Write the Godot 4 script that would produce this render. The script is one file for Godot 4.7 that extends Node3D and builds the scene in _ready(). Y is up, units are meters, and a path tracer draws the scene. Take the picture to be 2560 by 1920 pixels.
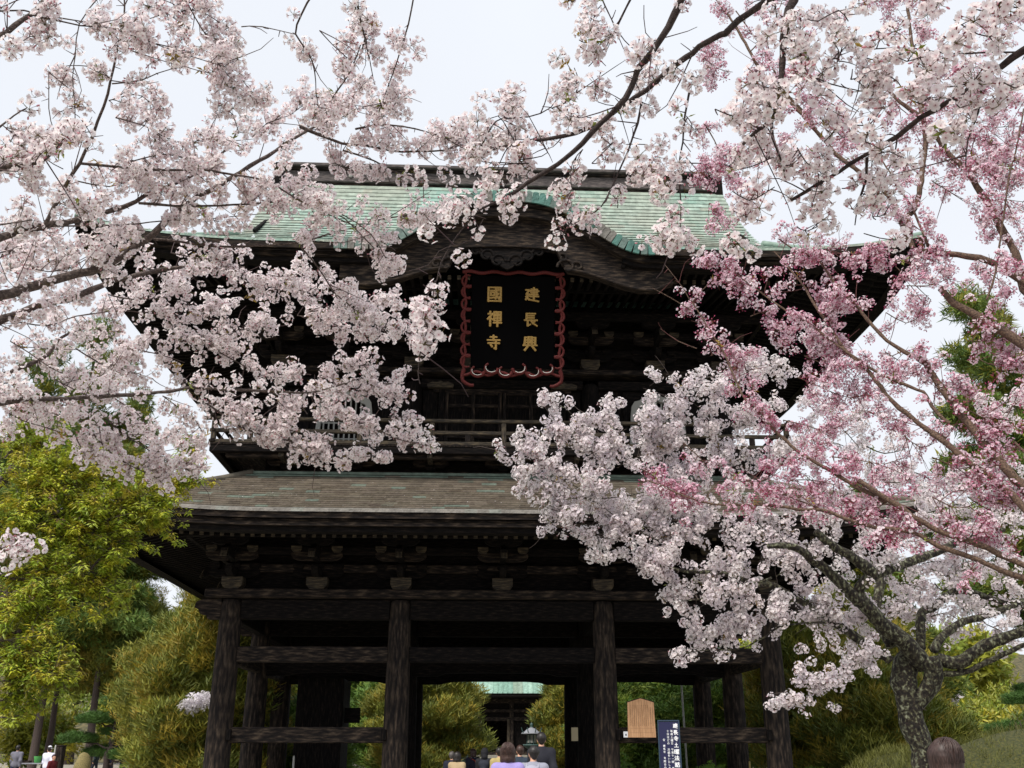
extends Node3D
# A two-storeyed temple gate seen through flowering cherry trees on an overcast spring day. Metres, y up, the camera at the origin looks towards -z.

const EYE := 1.6
var rng := RandomNumberGenerator.new()
var M := {}            # materials by name
var lib := {}          # shared meshes by name


func _ready():
	rng.seed = 20240405
	# ---- camera, sky, sun, exposure
	var cam := Camera3D.new()
	cam.name = "camera"
	cam.fov = 42.794
	cam.near = 0.1
	cam.far = 1500.0
	cam.position = Vector3(0, EYE, 0)
	cam.rotation_degrees = Vector3(20.335, 0, 0)
	add_child(cam)
	cam.current = true
	var sky_look := ProceduralSkyMaterial.new()
	sky_look.sky_top_color = Color(0.622, 0.635, 0.657)
	sky_look.sky_horizon_color = Color(0.638, 0.648, 0.667)
	sky_look.sky_curve = 0.22
	sky_look.ground_horizon_color = Color(0.45, 0.45, 0.43)
	sky_look.ground_bottom_color = Color(0.34, 0.33, 0.31)
	sky_look.sun_angle_max = 1.0
	sky_look.sky_cover = noise_picture(91, 0.006, 5, [[0.0, Color(1, 1, 1, 0.0)], [0.45, Color(1, 1, 1, 0.08)], [1.0, Color(1, 1, 1, 0.4)]], 1024, 512)
	sky_look.sky_cover_modulate = Color(0.66, 0.66, 0.67, 0.16)
	var sky := Sky.new()
	sky.sky_material = sky_look
	var env := Environment.new()
	env.background_mode = Environment.BG_SKY
	env.sky = sky
	env.tonemap_mode = Environment.TONE_MAPPER_LINEAR
	env.tonemap_exposure = 2.5
	env.sdfgi_enabled = true
	env.ssao_enabled = true
	env.ssil_enabled = true
	var around := WorldEnvironment.new()
	around.name = "environment"
	around.environment = env
	add_child(around)
	var sun := DirectionalLight3D.new()
	sun.name = "veiled_sun"
	sun.light_energy = 0.5
	sun.light_angular_distance = 14.0
	sun.light_color = Color(1.0, 0.97, 0.93)
	sun.shadow_enabled = true
	sun.rotation_degrees = Vector3(-52, -34, 0)
	add_child(sun)

	make_materials()
	make_library()
	# ---- setting and large structure
	setting()
	temple_gate()
	name_plaque()
	main_hall()
	# ---- trees
	far_trees()
	junipers()
	garden()
	cherry_trees()
	# ---- things and people
	signs()
	furniture()
	people()


# ------------------------------------------------------------------ mesh builder
class MB:
	var v := PackedVector3Array()
	var n := PackedVector3Array()
	var c := PackedColorArray()
	var ix := PackedInt32Array()
	var col := Color.WHITE

	func vert(p: Vector3, nn: Vector3) -> int:
		v.append(p)
		n.append(nn)
		c.append(col)
		return v.size() - 1

	func tri(a: Vector3, b: Vector3, d: Vector3, hint: Vector3) -> void:
		var g := (b - a).cross(d - a)
		if g.length_squared() < 1e-16:
			return
		var nn := g.normalized()
		var i := v.size()
		if nn.dot(hint) < 0.0:
			nn = -nn
			ix.append_array(PackedInt32Array([i, i + 1, i + 2]))
		else:
			ix.append_array(PackedInt32Array([i, i + 2, i + 1]))
		vert(a, nn)
		vert(b, nn)
		vert(d, nn)

	func quad(a: Vector3, b: Vector3, d: Vector3, e: Vector3, hint: Vector3) -> void:
		tri(a, b, d, hint)
		tri(a, d, e, hint)

	func box(centre: Vector3, size: Vector3, ch := 0.0, basis := Basis()) -> void:
		var h := size * 0.5
		ch = minf(ch, minf(h.x, minf(h.y, h.z)) * 0.6)
		for axis in 3:
			var u := (axis + 1) % 3
			var w := (axis + 2) % 3
			for s in [-1.0, 1.0]:
				var q := []
				for k in [[-1, -1], [1, -1], [1, 1], [-1, 1]]:
					var p := Vector3()
					p[axis] = s * h[axis]
					p[u] = k[0] * (h[u] - ch)
					p[w] = k[1] * (h[w] - ch)
					q.append(centre + basis * p)
				var d := Vector3()
				d[axis] = s
				quad(q[0], q[1], q[2], q[3], basis * d)
		if ch <= 0.0:
			return
		for axis in 3:
			var u := (axis + 1) % 3
			var w := (axis + 2) % 3
			for su in [-1.0, 1.0]:
				for sw in [-1.0, 1.0]:
					var q := []
					for k in [[-1, 0], [1, 0], [1, 1], [-1, 1]]:
						var p := Vector3()
						p[axis] = k[0] * (h[axis] - ch)
						p[u] = su * (h[u] - (ch if k[1] == 1 else 0.0))
						p[w] = sw * (h[w] - (0.0 if k[1] == 1 else ch))
						q.append(centre + basis * p)
					var d := Vector3()
					d[u] = su
					d[w] = sw
					quad(q[0], q[1], q[2], q[3], basis * d)

	func prism(poly: PackedVector2Array, depth: float, at := Transform3D()) -> void:
		var t := Geometry2D.triangulate_polygon(poly)
		var f := at.basis.z
		for i in range(0, t.size(), 3):
			for z in [depth * 0.5, -depth * 0.5]:
				var a := at * Vector3(poly[t[i]].x, poly[t[i]].y, z)
				var b := at * Vector3(poly[t[i + 1]].x, poly[t[i + 1]].y, z)
				var d := at * Vector3(poly[t[i + 2]].x, poly[t[i + 2]].y, z)
				tri(a, b, d, f * signf(z))
		var cw := Geometry2D.is_polygon_clockwise(poly)
		for i in poly.size():
			var p := poly[i]
			var q := poly[(i + 1) % poly.size()]
			var o := Vector2(q.y - p.y, p.x - q.x) * (-1.0 if cw else 1.0)
			quad(at * Vector3(p.x, p.y, -depth * 0.5), at * Vector3(q.x, q.y, -depth * 0.5), at * Vector3(q.x, q.y, depth * 0.5), at * Vector3(p.x, p.y, depth * 0.5), at.basis * Vector3(o.x, o.y, 0))

	func tube(pts: Array, rads: Array, sides: int, caps := true) -> void:
		var m := pts.size()
		if m < 2:
			return
		var up := Vector3(0.31, 0.9, 0.17)
		var rows := []
		var last_t := Vector3()
		for i in m:
			var t: Vector3 = (pts[mini(i + 1, m - 1)] - pts[maxi(i - 1, 0)]).normalized()
			var s := t.cross(up)
			if s.length_squared() < 1e-4:
				s = t.cross(Vector3(1, 0, 0))
			s = s.normalized()
			up = s.cross(t)
			var row := v.size()
			for k in sides:
				var a := TAU * k / sides
				var d := s * cos(a) + up * sin(a)
				vert(pts[i] + d * rads[i], d)
			rows.append(row)
			last_t = t
		for i in m - 1:
			for k in sides:
				var a: int = rows[i] + k
				var b: int = rows[i] + (k + 1) % sides
				var d: int = rows[i + 1] + (k + 1) % sides
				var e: int = rows[i + 1] + k
				ix.append_array(PackedInt32Array([a, b, d, a, d, e]))
		if caps:
			for end in [0, m - 1]:
				var o := last_t if end else ((pts[0] - pts[1]) as Vector3).normalized()
				var mid := vert(pts[end] + o * rads[end] * 0.35, o)
				for k in sides:
					var a: int = rows[end] + k
					var b: int = rows[end] + (k + 1) % sides
					ix.append_array(PackedInt32Array([a, b, mid] if end else [b, a, mid]))

	func lathe(profile: Array, sides: int, at := Transform3D()) -> void:
		var rows := []
		var m := profile.size()
		for i in m:
			var t: Vector2 = (profile[mini(i + 1, m - 1)] - profile[maxi(i - 1, 0)])
			var nn := Vector2(t.y, -t.x).normalized()
			rows.append(v.size())
			for k in sides:
				var a := TAU * k / sides
				vert(at * Vector3(cos(a) * profile[i].x, profile[i].y, sin(a) * profile[i].x), (at.basis * Vector3(cos(a) * nn.x, nn.y, sin(a) * nn.x)).normalized())
		for i in m - 1:
			for k in sides:
				var a: int = rows[i] + k
				var b: int = rows[i] + (k + 1) % sides
				var d: int = rows[i + 1] + (k + 1) % sides
				var e: int = rows[i + 1] + k
				ix.append_array(PackedInt32Array([a, b, d, a, d, e]))

	func ball(centre: Vector3, r: Vector3, rings := 6, sides := 10, basis := Basis()) -> void:
		var row := v.size()
		for i in rings + 1:
			var b := PI * i / rings
			for k in sides:
				var a := TAU * k / sides
				var d := Vector3(sin(b) * cos(a), cos(b), sin(b) * sin(a))
				vert(centre + basis * (d * r), (basis * (d / r)).normalized())
		for i in rings:
			for k in sides:
				var a := row + i * sides + k
				var b := row + i * sides + (k + 1) % sides
				ix.append_array(PackedInt32Array([a, b + sides, b, a, a + sides, b + sides]))

	func add(o: MB, at := Transform3D()) -> void:
		var base := v.size()
		for i in o.v.size():
			v.append(at * o.v[i])
			n.append((at.basis * o.n[i]).normalized())
			c.append(o.c[i] * col)
		for i in o.ix:
			ix.append(base + i)

	func mesh() -> ArrayMesh:
		var a := []
		a.resize(Mesh.ARRAY_MAX)
		a[Mesh.ARRAY_VERTEX] = v
		a[Mesh.ARRAY_NORMAL] = n
		a[Mesh.ARRAY_COLOR] = c
		a[Mesh.ARRAY_INDEX] = ix
		var m := ArrayMesh.new()
		m.add_surface_from_arrays(Mesh.PRIMITIVE_TRIANGLES, a)
		return m


func part(parent: Node, called: String, mesh: Mesh, m: Material, at := Transform3D()) -> MeshInstance3D:
	var o := MeshInstance3D.new()
	o.name = called
	o.mesh = mesh
	o.material_override = m
	o.transform = at
	parent.add_child(o, true)
	return o


func tag(o: Node, label: String, category: String, group := "") -> Node:
	o.set_meta("label", label)
	o.set_meta("category", category)
	if group:
		o.set_meta("group", group)
	return o


func thing(called: String, label: String, category: String, at := Vector3.ZERO, turn := 0.0, group := "") -> Node3D:
	var o := Node3D.new()
	o.name = called
	o.position = at
	o.rotation.y = turn
	add_child(o, true)
	tag(o, label, category, group)
	return o


func structure(called: String, mesh: Mesh, m: Material) -> MeshInstance3D:
	var o := part(self, called, mesh, m)
	o.set_meta("kind", "structure")
	return o


func holder(parent: Node, called: String, at := Transform3D()) -> Node3D:
	var o := Node3D.new()
	o.name = called
	o.transform = at
	parent.add_child(o, true)
	return o


func stuff(parent: Node, called: String, mesh: Mesh, m: Material, spots: Array, tints: Array) -> MultiMeshInstance3D:
	var mm := MultiMesh.new()
	mm.transform_format = MultiMesh.TRANSFORM_3D
	mm.use_colors = true
	mm.mesh = mesh
	mm.instance_count = spots.size()
	for i in spots.size():
		mm.set_instance_transform(i, spots[i])
		mm.set_instance_color(i, tints[i % tints.size()])
	var o := MultiMeshInstance3D.new()
	o.name = called
	o.multimesh = mm
	o.material_override = m
	o.set_meta("kind", "stuff")
	parent.add_child(o, true)
	return o


func rnd(a: float, b: float) -> float:
	return rng.randf_range(a, b)


func rdir() -> Vector3:
	var z := rnd(-1, 1)
	var a := rnd(0, TAU)
	var r := sqrt(1.0 - z * z)
	return Vector3(r * cos(a), z, r * sin(a))


func rbasis() -> Basis:
	return Basis(rdir(), rnd(0, TAU))


# ------------------------------------------------------------------ materials
func noise_picture(noise_seed: int, freq: float, octaves: int, stops: Array, w := 512, h := 512, cellular := false) -> NoiseTexture2D:
	var f := FastNoiseLite.new()
	f.seed = noise_seed
	f.noise_type = FastNoiseLite.TYPE_CELLULAR if cellular else FastNoiseLite.TYPE_SIMPLEX_SMOOTH
	f.frequency = freq
	f.fractal_octaves = octaves
	f.fractal_gain = 0.55
	var g := Gradient.new()
	var offs := PackedFloat32Array()
	var cols := PackedColorArray()
	for s in stops:
		offs.append(s[0])
		cols.append(s[1])
	g.offsets = offs
	g.colors = cols
	var t := NoiseTexture2D.new()
	t.width = w
	t.height = h
	t.noise = f
	t.seamless = true
	t.color_ramp = g
	return t


func noise_normal(noise_seed: int, freq: float, strength: float) -> NoiseTexture2D:
	var f := FastNoiseLite.new()
	f.seed = noise_seed
	f.noise_type = FastNoiseLite.TYPE_SIMPLEX_SMOOTH
	f.frequency = freq
	f.fractal_octaves = 4
	var t := NoiseTexture2D.new()
	t.width = 512
	t.height = 512
	t.noise = f
	t.seamless = true
	t.as_normal_map = true
	t.bump_strength = strength
	return t


func paint(called: String, color: Color, rough := 0.7) -> StandardMaterial3D:
	var m := StandardMaterial3D.new()
	m.resource_name = called
	m.albedo_color = color
	m.roughness = rough
	M[called] = m
	return m


func grained(called: String, picture: Texture2D, scale: Vector3, rough := 0.8, bumps: Texture2D = null, world := true) -> StandardMaterial3D:
	var m := paint(called, Color.WHITE, rough)
	m.albedo_texture = picture
	m.uv1_triplanar = true
	m.uv1_world_triplanar = world
	m.uv1_scale = scale
	if bumps:
		m.normal_enabled = true
		m.normal_texture = bumps
		m.normal_scale = 0.7
	return m


func tinted(called: String, rough: float, back := Color.BLACK) -> StandardMaterial3D:
	var m := paint(called, Color.WHITE, rough)
	m.vertex_color_use_as_albedo = true
	m.cull_mode = BaseMaterial3D.CULL_DISABLED
	if back != Color.BLACK:
		m.backlight_enabled = true
		m.backlight = back
	return m


func make_materials():
	var bumps := noise_normal(5, 0.03, 5.0)
	var shade_dark_wood := noise_picture(11, 0.012, 5, [[0.2, Color(0.043, 0.039, 0.042)], [0.5, Color(0.074, 0.065, 0.065)], [0.7, Color(0.11, 0.094, 0.088)], [0.9, Color(0.18, 0.15, 0.13)]])  # dark weathered timber, deepened further: under-eave shade is put into its colour
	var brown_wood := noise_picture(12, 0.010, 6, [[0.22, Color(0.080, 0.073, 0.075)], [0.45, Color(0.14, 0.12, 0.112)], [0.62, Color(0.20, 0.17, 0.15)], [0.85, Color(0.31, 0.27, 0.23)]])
	var bare_wood := noise_picture(13, 0.012, 5, [[0.2, Color(0.11, 0.096, 0.082)], [0.5, Color(0.22, 0.19, 0.148)], [0.8, Color(0.36, 0.315, 0.24)]])
	var along := {"x": Vector3(0.36, 2.0, 2.0), "y": Vector3(1.7, 0.30, 1.7), "z": Vector3(2.0, 2.0, 0.36)}
	for a in along:
		grained("black_" + a, shade_dark_wood, along[a], 0.9, bumps).metallic_specular = 0.25  # darker copy of the brown timber, with shade in its colour
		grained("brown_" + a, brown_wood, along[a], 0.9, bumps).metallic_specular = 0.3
		grained("bare_" + a, bare_wood, along[a], 0.85, bumps)
	M.shade_wood = M.black_x  # hollows and soffits use the same timber with shade painted in
	grained("ridge_grey", noise_picture(14, 0.012, 5, [[0.2, Color(0.20, 0.18, 0.185)], [0.5, Color(0.29, 0.265, 0.265)], [0.8, Color(0.38, 0.35, 0.34)]]), along.x, 0.8, bumps)
	# roofs: the colour of each sheet is a vertex colour, the stains are in the texture
	var stain := noise_picture(21, 0.010, 6, [[0.25, Color(0.82, 0.82, 0.82)], [0.5, Color(0.93, 0.93, 0.93)], [0.75, Color(1.0, 1.0, 1.0)]])
	var copper := grained("copper", stain, Vector3(0.5, 0.5, 0.5), 0.62, bumps)
	copper.vertex_color_use_as_albedo = true
	copper.metallic_specular = 0.4
	# lacquer and gilding
	grained("red_lacquer", noise_picture(31, 0.03, 4, [[0.2, Color(0.17, 0.03, 0.035)], [0.5, Color(0.33, 0.05, 0.045)], [0.8, Color(0.47, 0.10, 0.075)]]), Vector3(2.5, 2.5, 2.5), 0.75)
	paint("black_lacquer", Color(0.02, 0.018, 0.022), 0.9).metallic_specular = 0.15
	grained("old_gold", noise_picture(32, 0.04, 4, [[0.25, Color(0.30, 0.22, 0.12)], [0.45, Color(0.58, 0.45, 0.22)], [0.6, Color(0.72, 0.58, 0.29)], [0.9, Color(0.82, 0.70, 0.42)]]), Vector3(3, 3, 3), 0.45)
	paint("chalk_white", Color(0.86, 0.86, 0.84), 0.7)
	paint("lattice_grey", Color(0.60, 0.60, 0.58), 0.8)
	# bark
	var bark_bumps := noise_normal(41, 0.05, 9.0)
	grained("bark", noise_picture(42, 0.03, 5, [[0.2, Color(0.16, 0.13, 0.125)], [0.5, Color(0.28, 0.235, 0.22)], [0.75, Color(0.42, 0.37, 0.35)], [0.92, Color(0.55, 0.52, 0.48)]]), Vector3(3, 3, 3), 0.9, bark_bumps)
	grained("dark_bark", noise_picture(43, 0.03, 5, [[0.2, Color(0.12, 0.09, 0.09)], [0.55, Color(0.21, 0.165, 0.16)], [0.85, Color(0.34, 0.29, 0.27)]]), Vector3(3, 3, 3), 0.9, bark_bumps)
	grained("pink_bark", noise_picture(44, 0.03, 5, [[0.2, Color(0.20, 0.145, 0.13)], [0.5, Color(0.36, 0.28, 0.23)], [0.85, Color(0.52, 0.44, 0.36)]]), Vector3(3, 3, 3), 0.85, bark_bumps)
	grained("lichen_bark", noise_picture(45, 0.045, 5, [[0.2, Color(0.06, 0.05, 0.047)], [0.52, Color(0.145, 0.12, 0.10)], [0.60, Color(0.23, 0.205, 0.15)], [0.68, Color(0.40, 0.41, 0.31)], [0.85, Color(0.60, 0.62, 0.54)]]), Vector3(0.8, 0.6, 0.8), 0.95, bark_bumps)
	tinted("twig", 0.85)
	# flowers and leaves: colours come with the vertices, a little light passes through them
	tinted("petal", 0.65, Color(1.0, 1.0, 1.0))
	tinted("leaf", 0.5, Color(0.7, 0.7, 0.7))
	tinted("needle", 0.7, Color(0.6, 0.6, 0.6))
	# ground
	grained("gravel", noise_picture(51, 0.08, 5, [[0.2, Color(0.44, 0.42, 0.38)], [0.5, Color(0.56, 0.54, 0.49)], [0.8, Color(0.66, 0.63, 0.58)]]), Vector3(0.5, 0.5, 0.5), 0.95)
	grained("turf", noise_picture(52, 0.05, 5, [[0.2, Color(0.15, 0.17, 0.06)], [0.5, Color(0.24, 0.26, 0.09)], [0.8, Color(0.36, 0.33, 0.15)]]), Vector3(0.35, 0.35, 0.35), 0.95, bumps)
	grained("forest_floor", noise_picture(53, 0.04, 5, [[0.2, Color(0.16, 0.18, 0.09)], [0.5, Color(0.30, 0.28, 0.16)], [0.8, Color(0.44, 0.39, 0.26)]]), Vector3(0.05, 0.05, 0.05), 0.95)
	grained("stone", noise_picture(54, 0.05, 5, [[0.2, Color(0.36, 0.35, 0.32)], [0.5, Color(0.52, 0.51, 0.47)], [0.8, Color(0.66, 0.65, 0.60)]]), Vector3(1, 1, 1), 0.9, bumps)
	grained("mossy_stone", noise_picture(55, 0.05, 5, [[0.2, Color(0.25, 0.24, 0.16)], [0.5, Color(0.50, 0.46, 0.30)], [0.8, Color(0.68, 0.62, 0.42)]]), Vector3(1.4, 1.4, 1.4), 0.95, bumps)
	grained("bronze", noise_picture(56, 0.05, 4, [[0.2, Color(0.10, 0.17, 0.17)], [0.55, Color(0.20, 0.31, 0.30)], [0.85, Color(0.36, 0.48, 0.45)]]), Vector3(2, 2, 2), 0.6)
	paint("lead_grey", Color(0.52, 0.53, 0.56), 0.6)
	grained("new_board", noise_picture(57, 0.012, 4, [[0.2, Color(0.70, 0.53, 0.38)], [0.6, Color(0.79, 0.61, 0.45)], [0.9, Color(0.84, 0.67, 0.51)]]), Vector3(3, 0.4, 3), 0.7)
	paint("ink_brown", Color(0.40, 0.28, 0.20), 0.8)
	paint("navy_board", Color(0.09, 0.10, 0.27), 0.6)
	paint("navy_edge", Color(0.13, 0.22, 0.30), 0.6)
	paint("white_paint", Color(0.90, 0.91, 0.93), 0.6)
	paint("pole_grey", Color(0.68, 0.68, 0.66), 0.5)
	paint("iron", Color(0.12, 0.13, 0.13), 0.5)
	paint("plaster", Color(0.78, 0.73, 0.60), 0.9)
	paint("bamboo", Color(0.62, 0.55, 0.32), 0.6)
	paint("green_cloth", Color(0.35, 0.68, 0.36), 0.7)
	paint("table_grey", Color(0.55, 0.56, 0.60), 0.6)
	paint("skin", Color(0.78, 0.60, 0.50), 0.6)
	var pane := paint("lamp_glass", Color(0.9, 0.92, 0.92, 0.25), 0.1)
	pane.transparency = BaseMaterial3D.TRANSPARENCY_ALPHA


func hair(c: Color) -> StandardMaterial3D:
	var key := "hair_" + c.to_html()
	if not M.has(key):
		grained(key, noise_picture(61, 0.03, 4, [[0.2, c.darkened(0.45)], [0.5, c], [0.8, c.lightened(0.16)]], 256, 256), Vector3(14, 1.2, 14), 0.5)
	return M[key]


func cloth(c: Color) -> StandardMaterial3D:
	var key := "cloth_" + c.to_html()
	if not M.has(key):
		paint(key, c, 0.85)
	return M[key]


# ------------------------------------------------------------------ shared meshes
func petal_into(b: MB, base: Vector3, out: Vector3, up: Vector3, length: float, width: float, inner: Color, outer: Color):
	var side := out.cross(up).normalized() * width * 0.5
	var cup := up * length * 0.14
	var p := [base, base + out * length * 0.45 + side * 0.8 + cup * 0.5, base + out * length * 0.85 + side * 0.85 + cup * 1.6, base + out * length * 0.93 + cup * 1.5, base + out * length * 0.85 - side * 0.85 + cup * 1.6, base + out * length * 0.45 - side * 0.8 + cup * 0.5, base + out * length * 0.5]
	var ids := []
	for i in 7:
		b.col = inner if i == 0 else outer
		var lean: Vector3 = (up + (0.0 if i in [0, 3, 6] else (-0.35 if i < 3 else 0.35)) * side.normalized() - out * 0.15).normalized()
		ids.append(b.vert(p[i], lean))
	for t in [[0, 1, 6], [1, 2, 6], [2, 3, 6], [3, 4, 6], [4, 5, 6], [5, 0, 6]]:
		b.ix.append_array(PackedInt32Array([ids[t[0]], ids[t[2]], ids[t[1]]]))


func flower_into(b: MB, at: Vector3, up: Vector3, size: float, inner: Color, outer: Color, heart: Color, open := 1.0):
	var s := up.cross(Vector3(0.3, 0.5, 0.8)).normalized()
	var q := s.cross(up)
	var turn := rnd(0, TAU)
	for k in 5:
		var a := turn + TAU * k / 5.0
		var d := (s * cos(a) + q * sin(a)) * open + up * (1.0 - open)
		var shade := rnd(0.93, 1.0)
		petal_into(b, at, d.normalized(), (up * open - (s * cos(a) + q * sin(a)) * (1.0 - open)).normalized(), size * 0.5, size * 0.46, inner, Color(outer.r * shade, outer.g * shade, outer.b * shade))
	b.col = heart
	for k in 5:      # the small star of stamens and calyx in the middle
		var a := turn + TAU * (k + 0.5) / 5.0
		var d := s * cos(a) + q * sin(a)
		b.tri(at + up * 0.004, at + up * 0.006 + d.rotated(up, 0.35) * size * 0.05, at + up * 0.010 + d * size * 0.15, up)


# a ball of flowers on thin stalks that leave one spur
func cluster(many: int, radius: float, size: float, inner: Color, outer: Color, heart: Color, stalk: Color, spread: float, buds := 0, bud_color := Color.WHITE, open := 1.0) -> ArrayMesh:
	var b := MB.new()
	for i in many + buds:
		var z := 1.0 - 2.0 * (i + 0.5) / (many + buds) * spread
		var a := i * 2.39996
		var r := sqrt(maxf(0.0, 1.0 - z * z))
		var d := (Vector3(r * cos(a), z, r * sin(a)) + rdir() * 0.22).normalized()
		var reach := radius * rnd(0.72, 1.12)
		var mid := d * reach * 0.5 + rdir() * 0.006 - Vector3(0, 0.002, 0)
		b.col = stalk
		b.tube([Vector3.ZERO, mid, d * reach], [0.0011, 0.0009, 0.0012], 3, false)
		if i < many:
			b.col = heart
			b.ball(d * (reach - 0.003), Vector3(0.0028, 0.006, 0.0028), 3, 4, Basis(Quaternion(Vector3.UP, d)))
			flower_into(b, d * reach, (d + rdir() * 0.3).normalized(), size * rnd(0.88, 1.1), inner, outer, heart, open * rnd(0.86, 1.0))
		else:
			b.col = bud_color
			b.ball(d * (reach + 0.004), Vector3(0.0042, 0.0085, 0.0042), 4, 5, Basis(Quaternion(Vector3.UP, d)))
	return b.mesh()


func leaf_into(b: MB, at: Vector3, out: Vector3, length: float, width: float, color: Color):
	var side := out.cross(Vector3.UP)
	if side.length() < 0.1:
		side = out.cross(Vector3.RIGHT)
	side = side.normalized() * width * 0.5
	var up := side.cross(out).normalized()
	var sag := Vector3(0, -length * 0.18, 0)
	var a := at + out * length * 0.4 + up * length * 0.06
	b.col = color
	var tip := at + out * length + sag
	for s in [1.0, -1.0]:
		var e: Vector3 = at + out * length * 0.42 + side * s + sag * 0.3
		b.tri(at, a, e, up)
		b.tri(a, tip, e, up)


func leaf_cluster(many: int, length: float, color: Color, droop: float) -> ArrayMesh:
	var b := MB.new()
	for i in many:
		var a := i * 2.39996 + rnd(-0.3, 0.3)
		var d := Vector3(cos(a), rnd(-0.5, 0.45) - droop, sin(a)).normalized()
		var k := rnd(0.75, 1.2)
		var foot := d * 0.012 + rdir() * rnd(0.01, 0.05)
		b.col = Color(0.16, 0.14, 0.05)
		b.tri(Vector3.ZERO, foot, foot + Vector3(0.003, 0.003, 0), Vector3.UP)
		leaf_into(b, foot, d, length * rnd(0.7, 1.15), length * rnd(0.28, 0.38), Color(color.r * k, color.g * k, color.b * k))
	return b.mesh()


# blades that stand like small flames, as on old junipers; or a burst of needles
func tuft(many: int, length: float, width: float, color: Color, tip: Color, rise: float, jitter: float) -> ArrayMesh:
	var b := MB.new()
	for i in many:
		var a := i * 2.39996
		var d := Vector3(cos(a), rnd(rise - 0.5, rise + 0.5), sin(a)).normalized()
		var at := rdir() * length * jitter
		var side := d.cross(rdir()).normalized() * width * rnd(0.7, 1.2)
		var l := length * rnd(0.6, 1.2)
		var mid := at + d * l * 0.45 + rdir() * l * 0.06
		var end := at + d * l + Vector3(0, l * 0.1, 0)
		var nn := side.cross(d)
		b.col = color
		var i0 := b.vert(at, nn)
		var i1 := b.vert(mid + side, nn)
		var i2 := b.vert(mid - side, nn)
		b.col = tip
		var i3 := b.vert(end, nn)
		b.ix.append_array(PackedInt32Array([i0, i2, i1, i1, i2, i3]))
	return b.mesh()


func make_library():
	var white := Color(0.955, 0.913, 0.92)
	var warm := Color(0.86, 0.68, 0.71)
	var heart := Color(0.33, 0.09, 0.10)
	var stalk := Color(0.20, 0.17, 0.05)
	lib.blossom = [
		cluster(10, 0.043, 0.037, warm, white, heart, stalk, 0.85),
		cluster(16, 0.052, 0.037, warm, white, heart, stalk, 0.95),
		cluster(7, 0.040, 0.038, warm, white, heart, stalk, 0.60, 2, Color(0.74, 0.42, 0.48)),
		cluster(4, 0.036, 0.038, warm, white, heart, stalk, 0.5, 1, Color(0.74, 0.42, 0.48)),
		cluster(20, 0.056, 0.036, warm, white, heart, stalk, 0.90),
	]
	var cool := Color(0.957, 0.932, 0.94)
	var cool_warm := Color(0.89, 0.77, 0.80)
	var cool_heart := Color(0.30, 0.12, 0.11)
	var cool_stalk := Color(0.22, 0.15, 0.06)
	lib.blossom_small = [
		cluster(12, 0.047, 0.037, cool_warm, cool, cool_heart, cool_stalk, 0.88),
		cluster(18, 0.055, 0.037, cool_warm, cool, cool_heart, cool_stalk, 0.95),
		cluster(7, 0.042, 0.037, cool_warm, cool, cool_heart, cool_stalk, 0.65, 2, Color(0.80, 0.55, 0.60)),
		cluster(4, 0.036, 0.037, cool_warm, cool, cool_heart, cool_stalk, 0.5, 1, Color(0.80, 0.55, 0.60)),
	]
	lib.pink = [
		cluster(11, 0.048, 0.033, Color(0.80, 0.46, 0.58), Color(0.94, 0.80, 0.87), Color(0.40, 0.05, 0.10), Color(0.28, 0.08, 0.07), 0.75, 5, Color(0.64, 0.17, 0.33), 0.9),
		cluster(8, 0.044, 0.031, Color(0.72, 0.30, 0.45), Color(0.91, 0.69, 0.79), Color(0.40, 0.05, 0.10), Color(0.30, 0.10, 0.07), 0.8, 8, Color(0.58, 0.12, 0.27), 0.75),
	]
	lib.bud = [cluster(0, 0.026, 0.03, white, white, heart, Color(0.16, 0.10, 0.06), 0.7, 6, Color(0.62, 0.33, 0.38))]
	lib.young_leaf = [leaf_cluster(6, 0.05, Color(0.22, 0.26, 0.04), -0.2)]
	lib.leaves = [
		leaf_cluster(20, 0.056, Color(0.36, 0.43, 0.035), 0.25),
		leaf_cluster(16, 0.062, Color(0.30, 0.38, 0.03), 0.3),
	]
	lib.flame = tuft(60, 0.34, 0.022, Color(0.225, 0.225, 0.033), Color(0.225, 0.225, 0.033), 0.9, 0.95)
	lib.dark_flame = tuft(60, 0.34, 0.024, Color(0.14, 0.19, 0.03), Color(0.14, 0.19, 0.03), 0.6, 0.95)
	lib.needles = tuft(40, 0.30, 0.012, Color(0.06, 0.13, 0.025), Color(0.06, 0.13, 0.025), 0.5, 0.6)
	lib.far_leaf = tuft(34, 0.75, 0.10, Color(0.19, 0.24, 0.045), Color(0.19, 0.24, 0.045), 0.4, 0.9)
	lib.far_blossom = tuft(40, 0.35, 0.09, Color(0.88, 0.84, 0.86), Color(0.88, 0.84, 0.86), 0.3, 1.0)
	lib.grass = tuft(22, 0.16, 0.006, Color(0.11, 0.125, 0.03), Color(0.11, 0.125, 0.03), 1.6, 1.2)


# ------------------------------------------------------------------ the gate
func beam(parent: Node, called: String, centre: Vector3, size: Vector3, m: Material, ch := 0.02, basis := Basis()) -> MeshInstance3D:
	var b := MB.new()
	b.box(Vector3.ZERO, size, ch)
	return part(parent, called, b.mesh(), m, Transform3D(basis, centre))


func between(parent: Node, called: String, a: Vector3, z: Vector3, w: float, h: float, m: Material, ch := 0.01) -> MeshInstance3D:
	var d := z - a
	var basis := Basis.looking_at(d.normalized(), Vector3.UP if absf(d.normalized().y) < 0.95 else Vector3.RIGHT)
	return beam(parent, called, (a + z) * 0.5, Vector3(w, h, d.length()), m, ch, basis)


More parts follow.
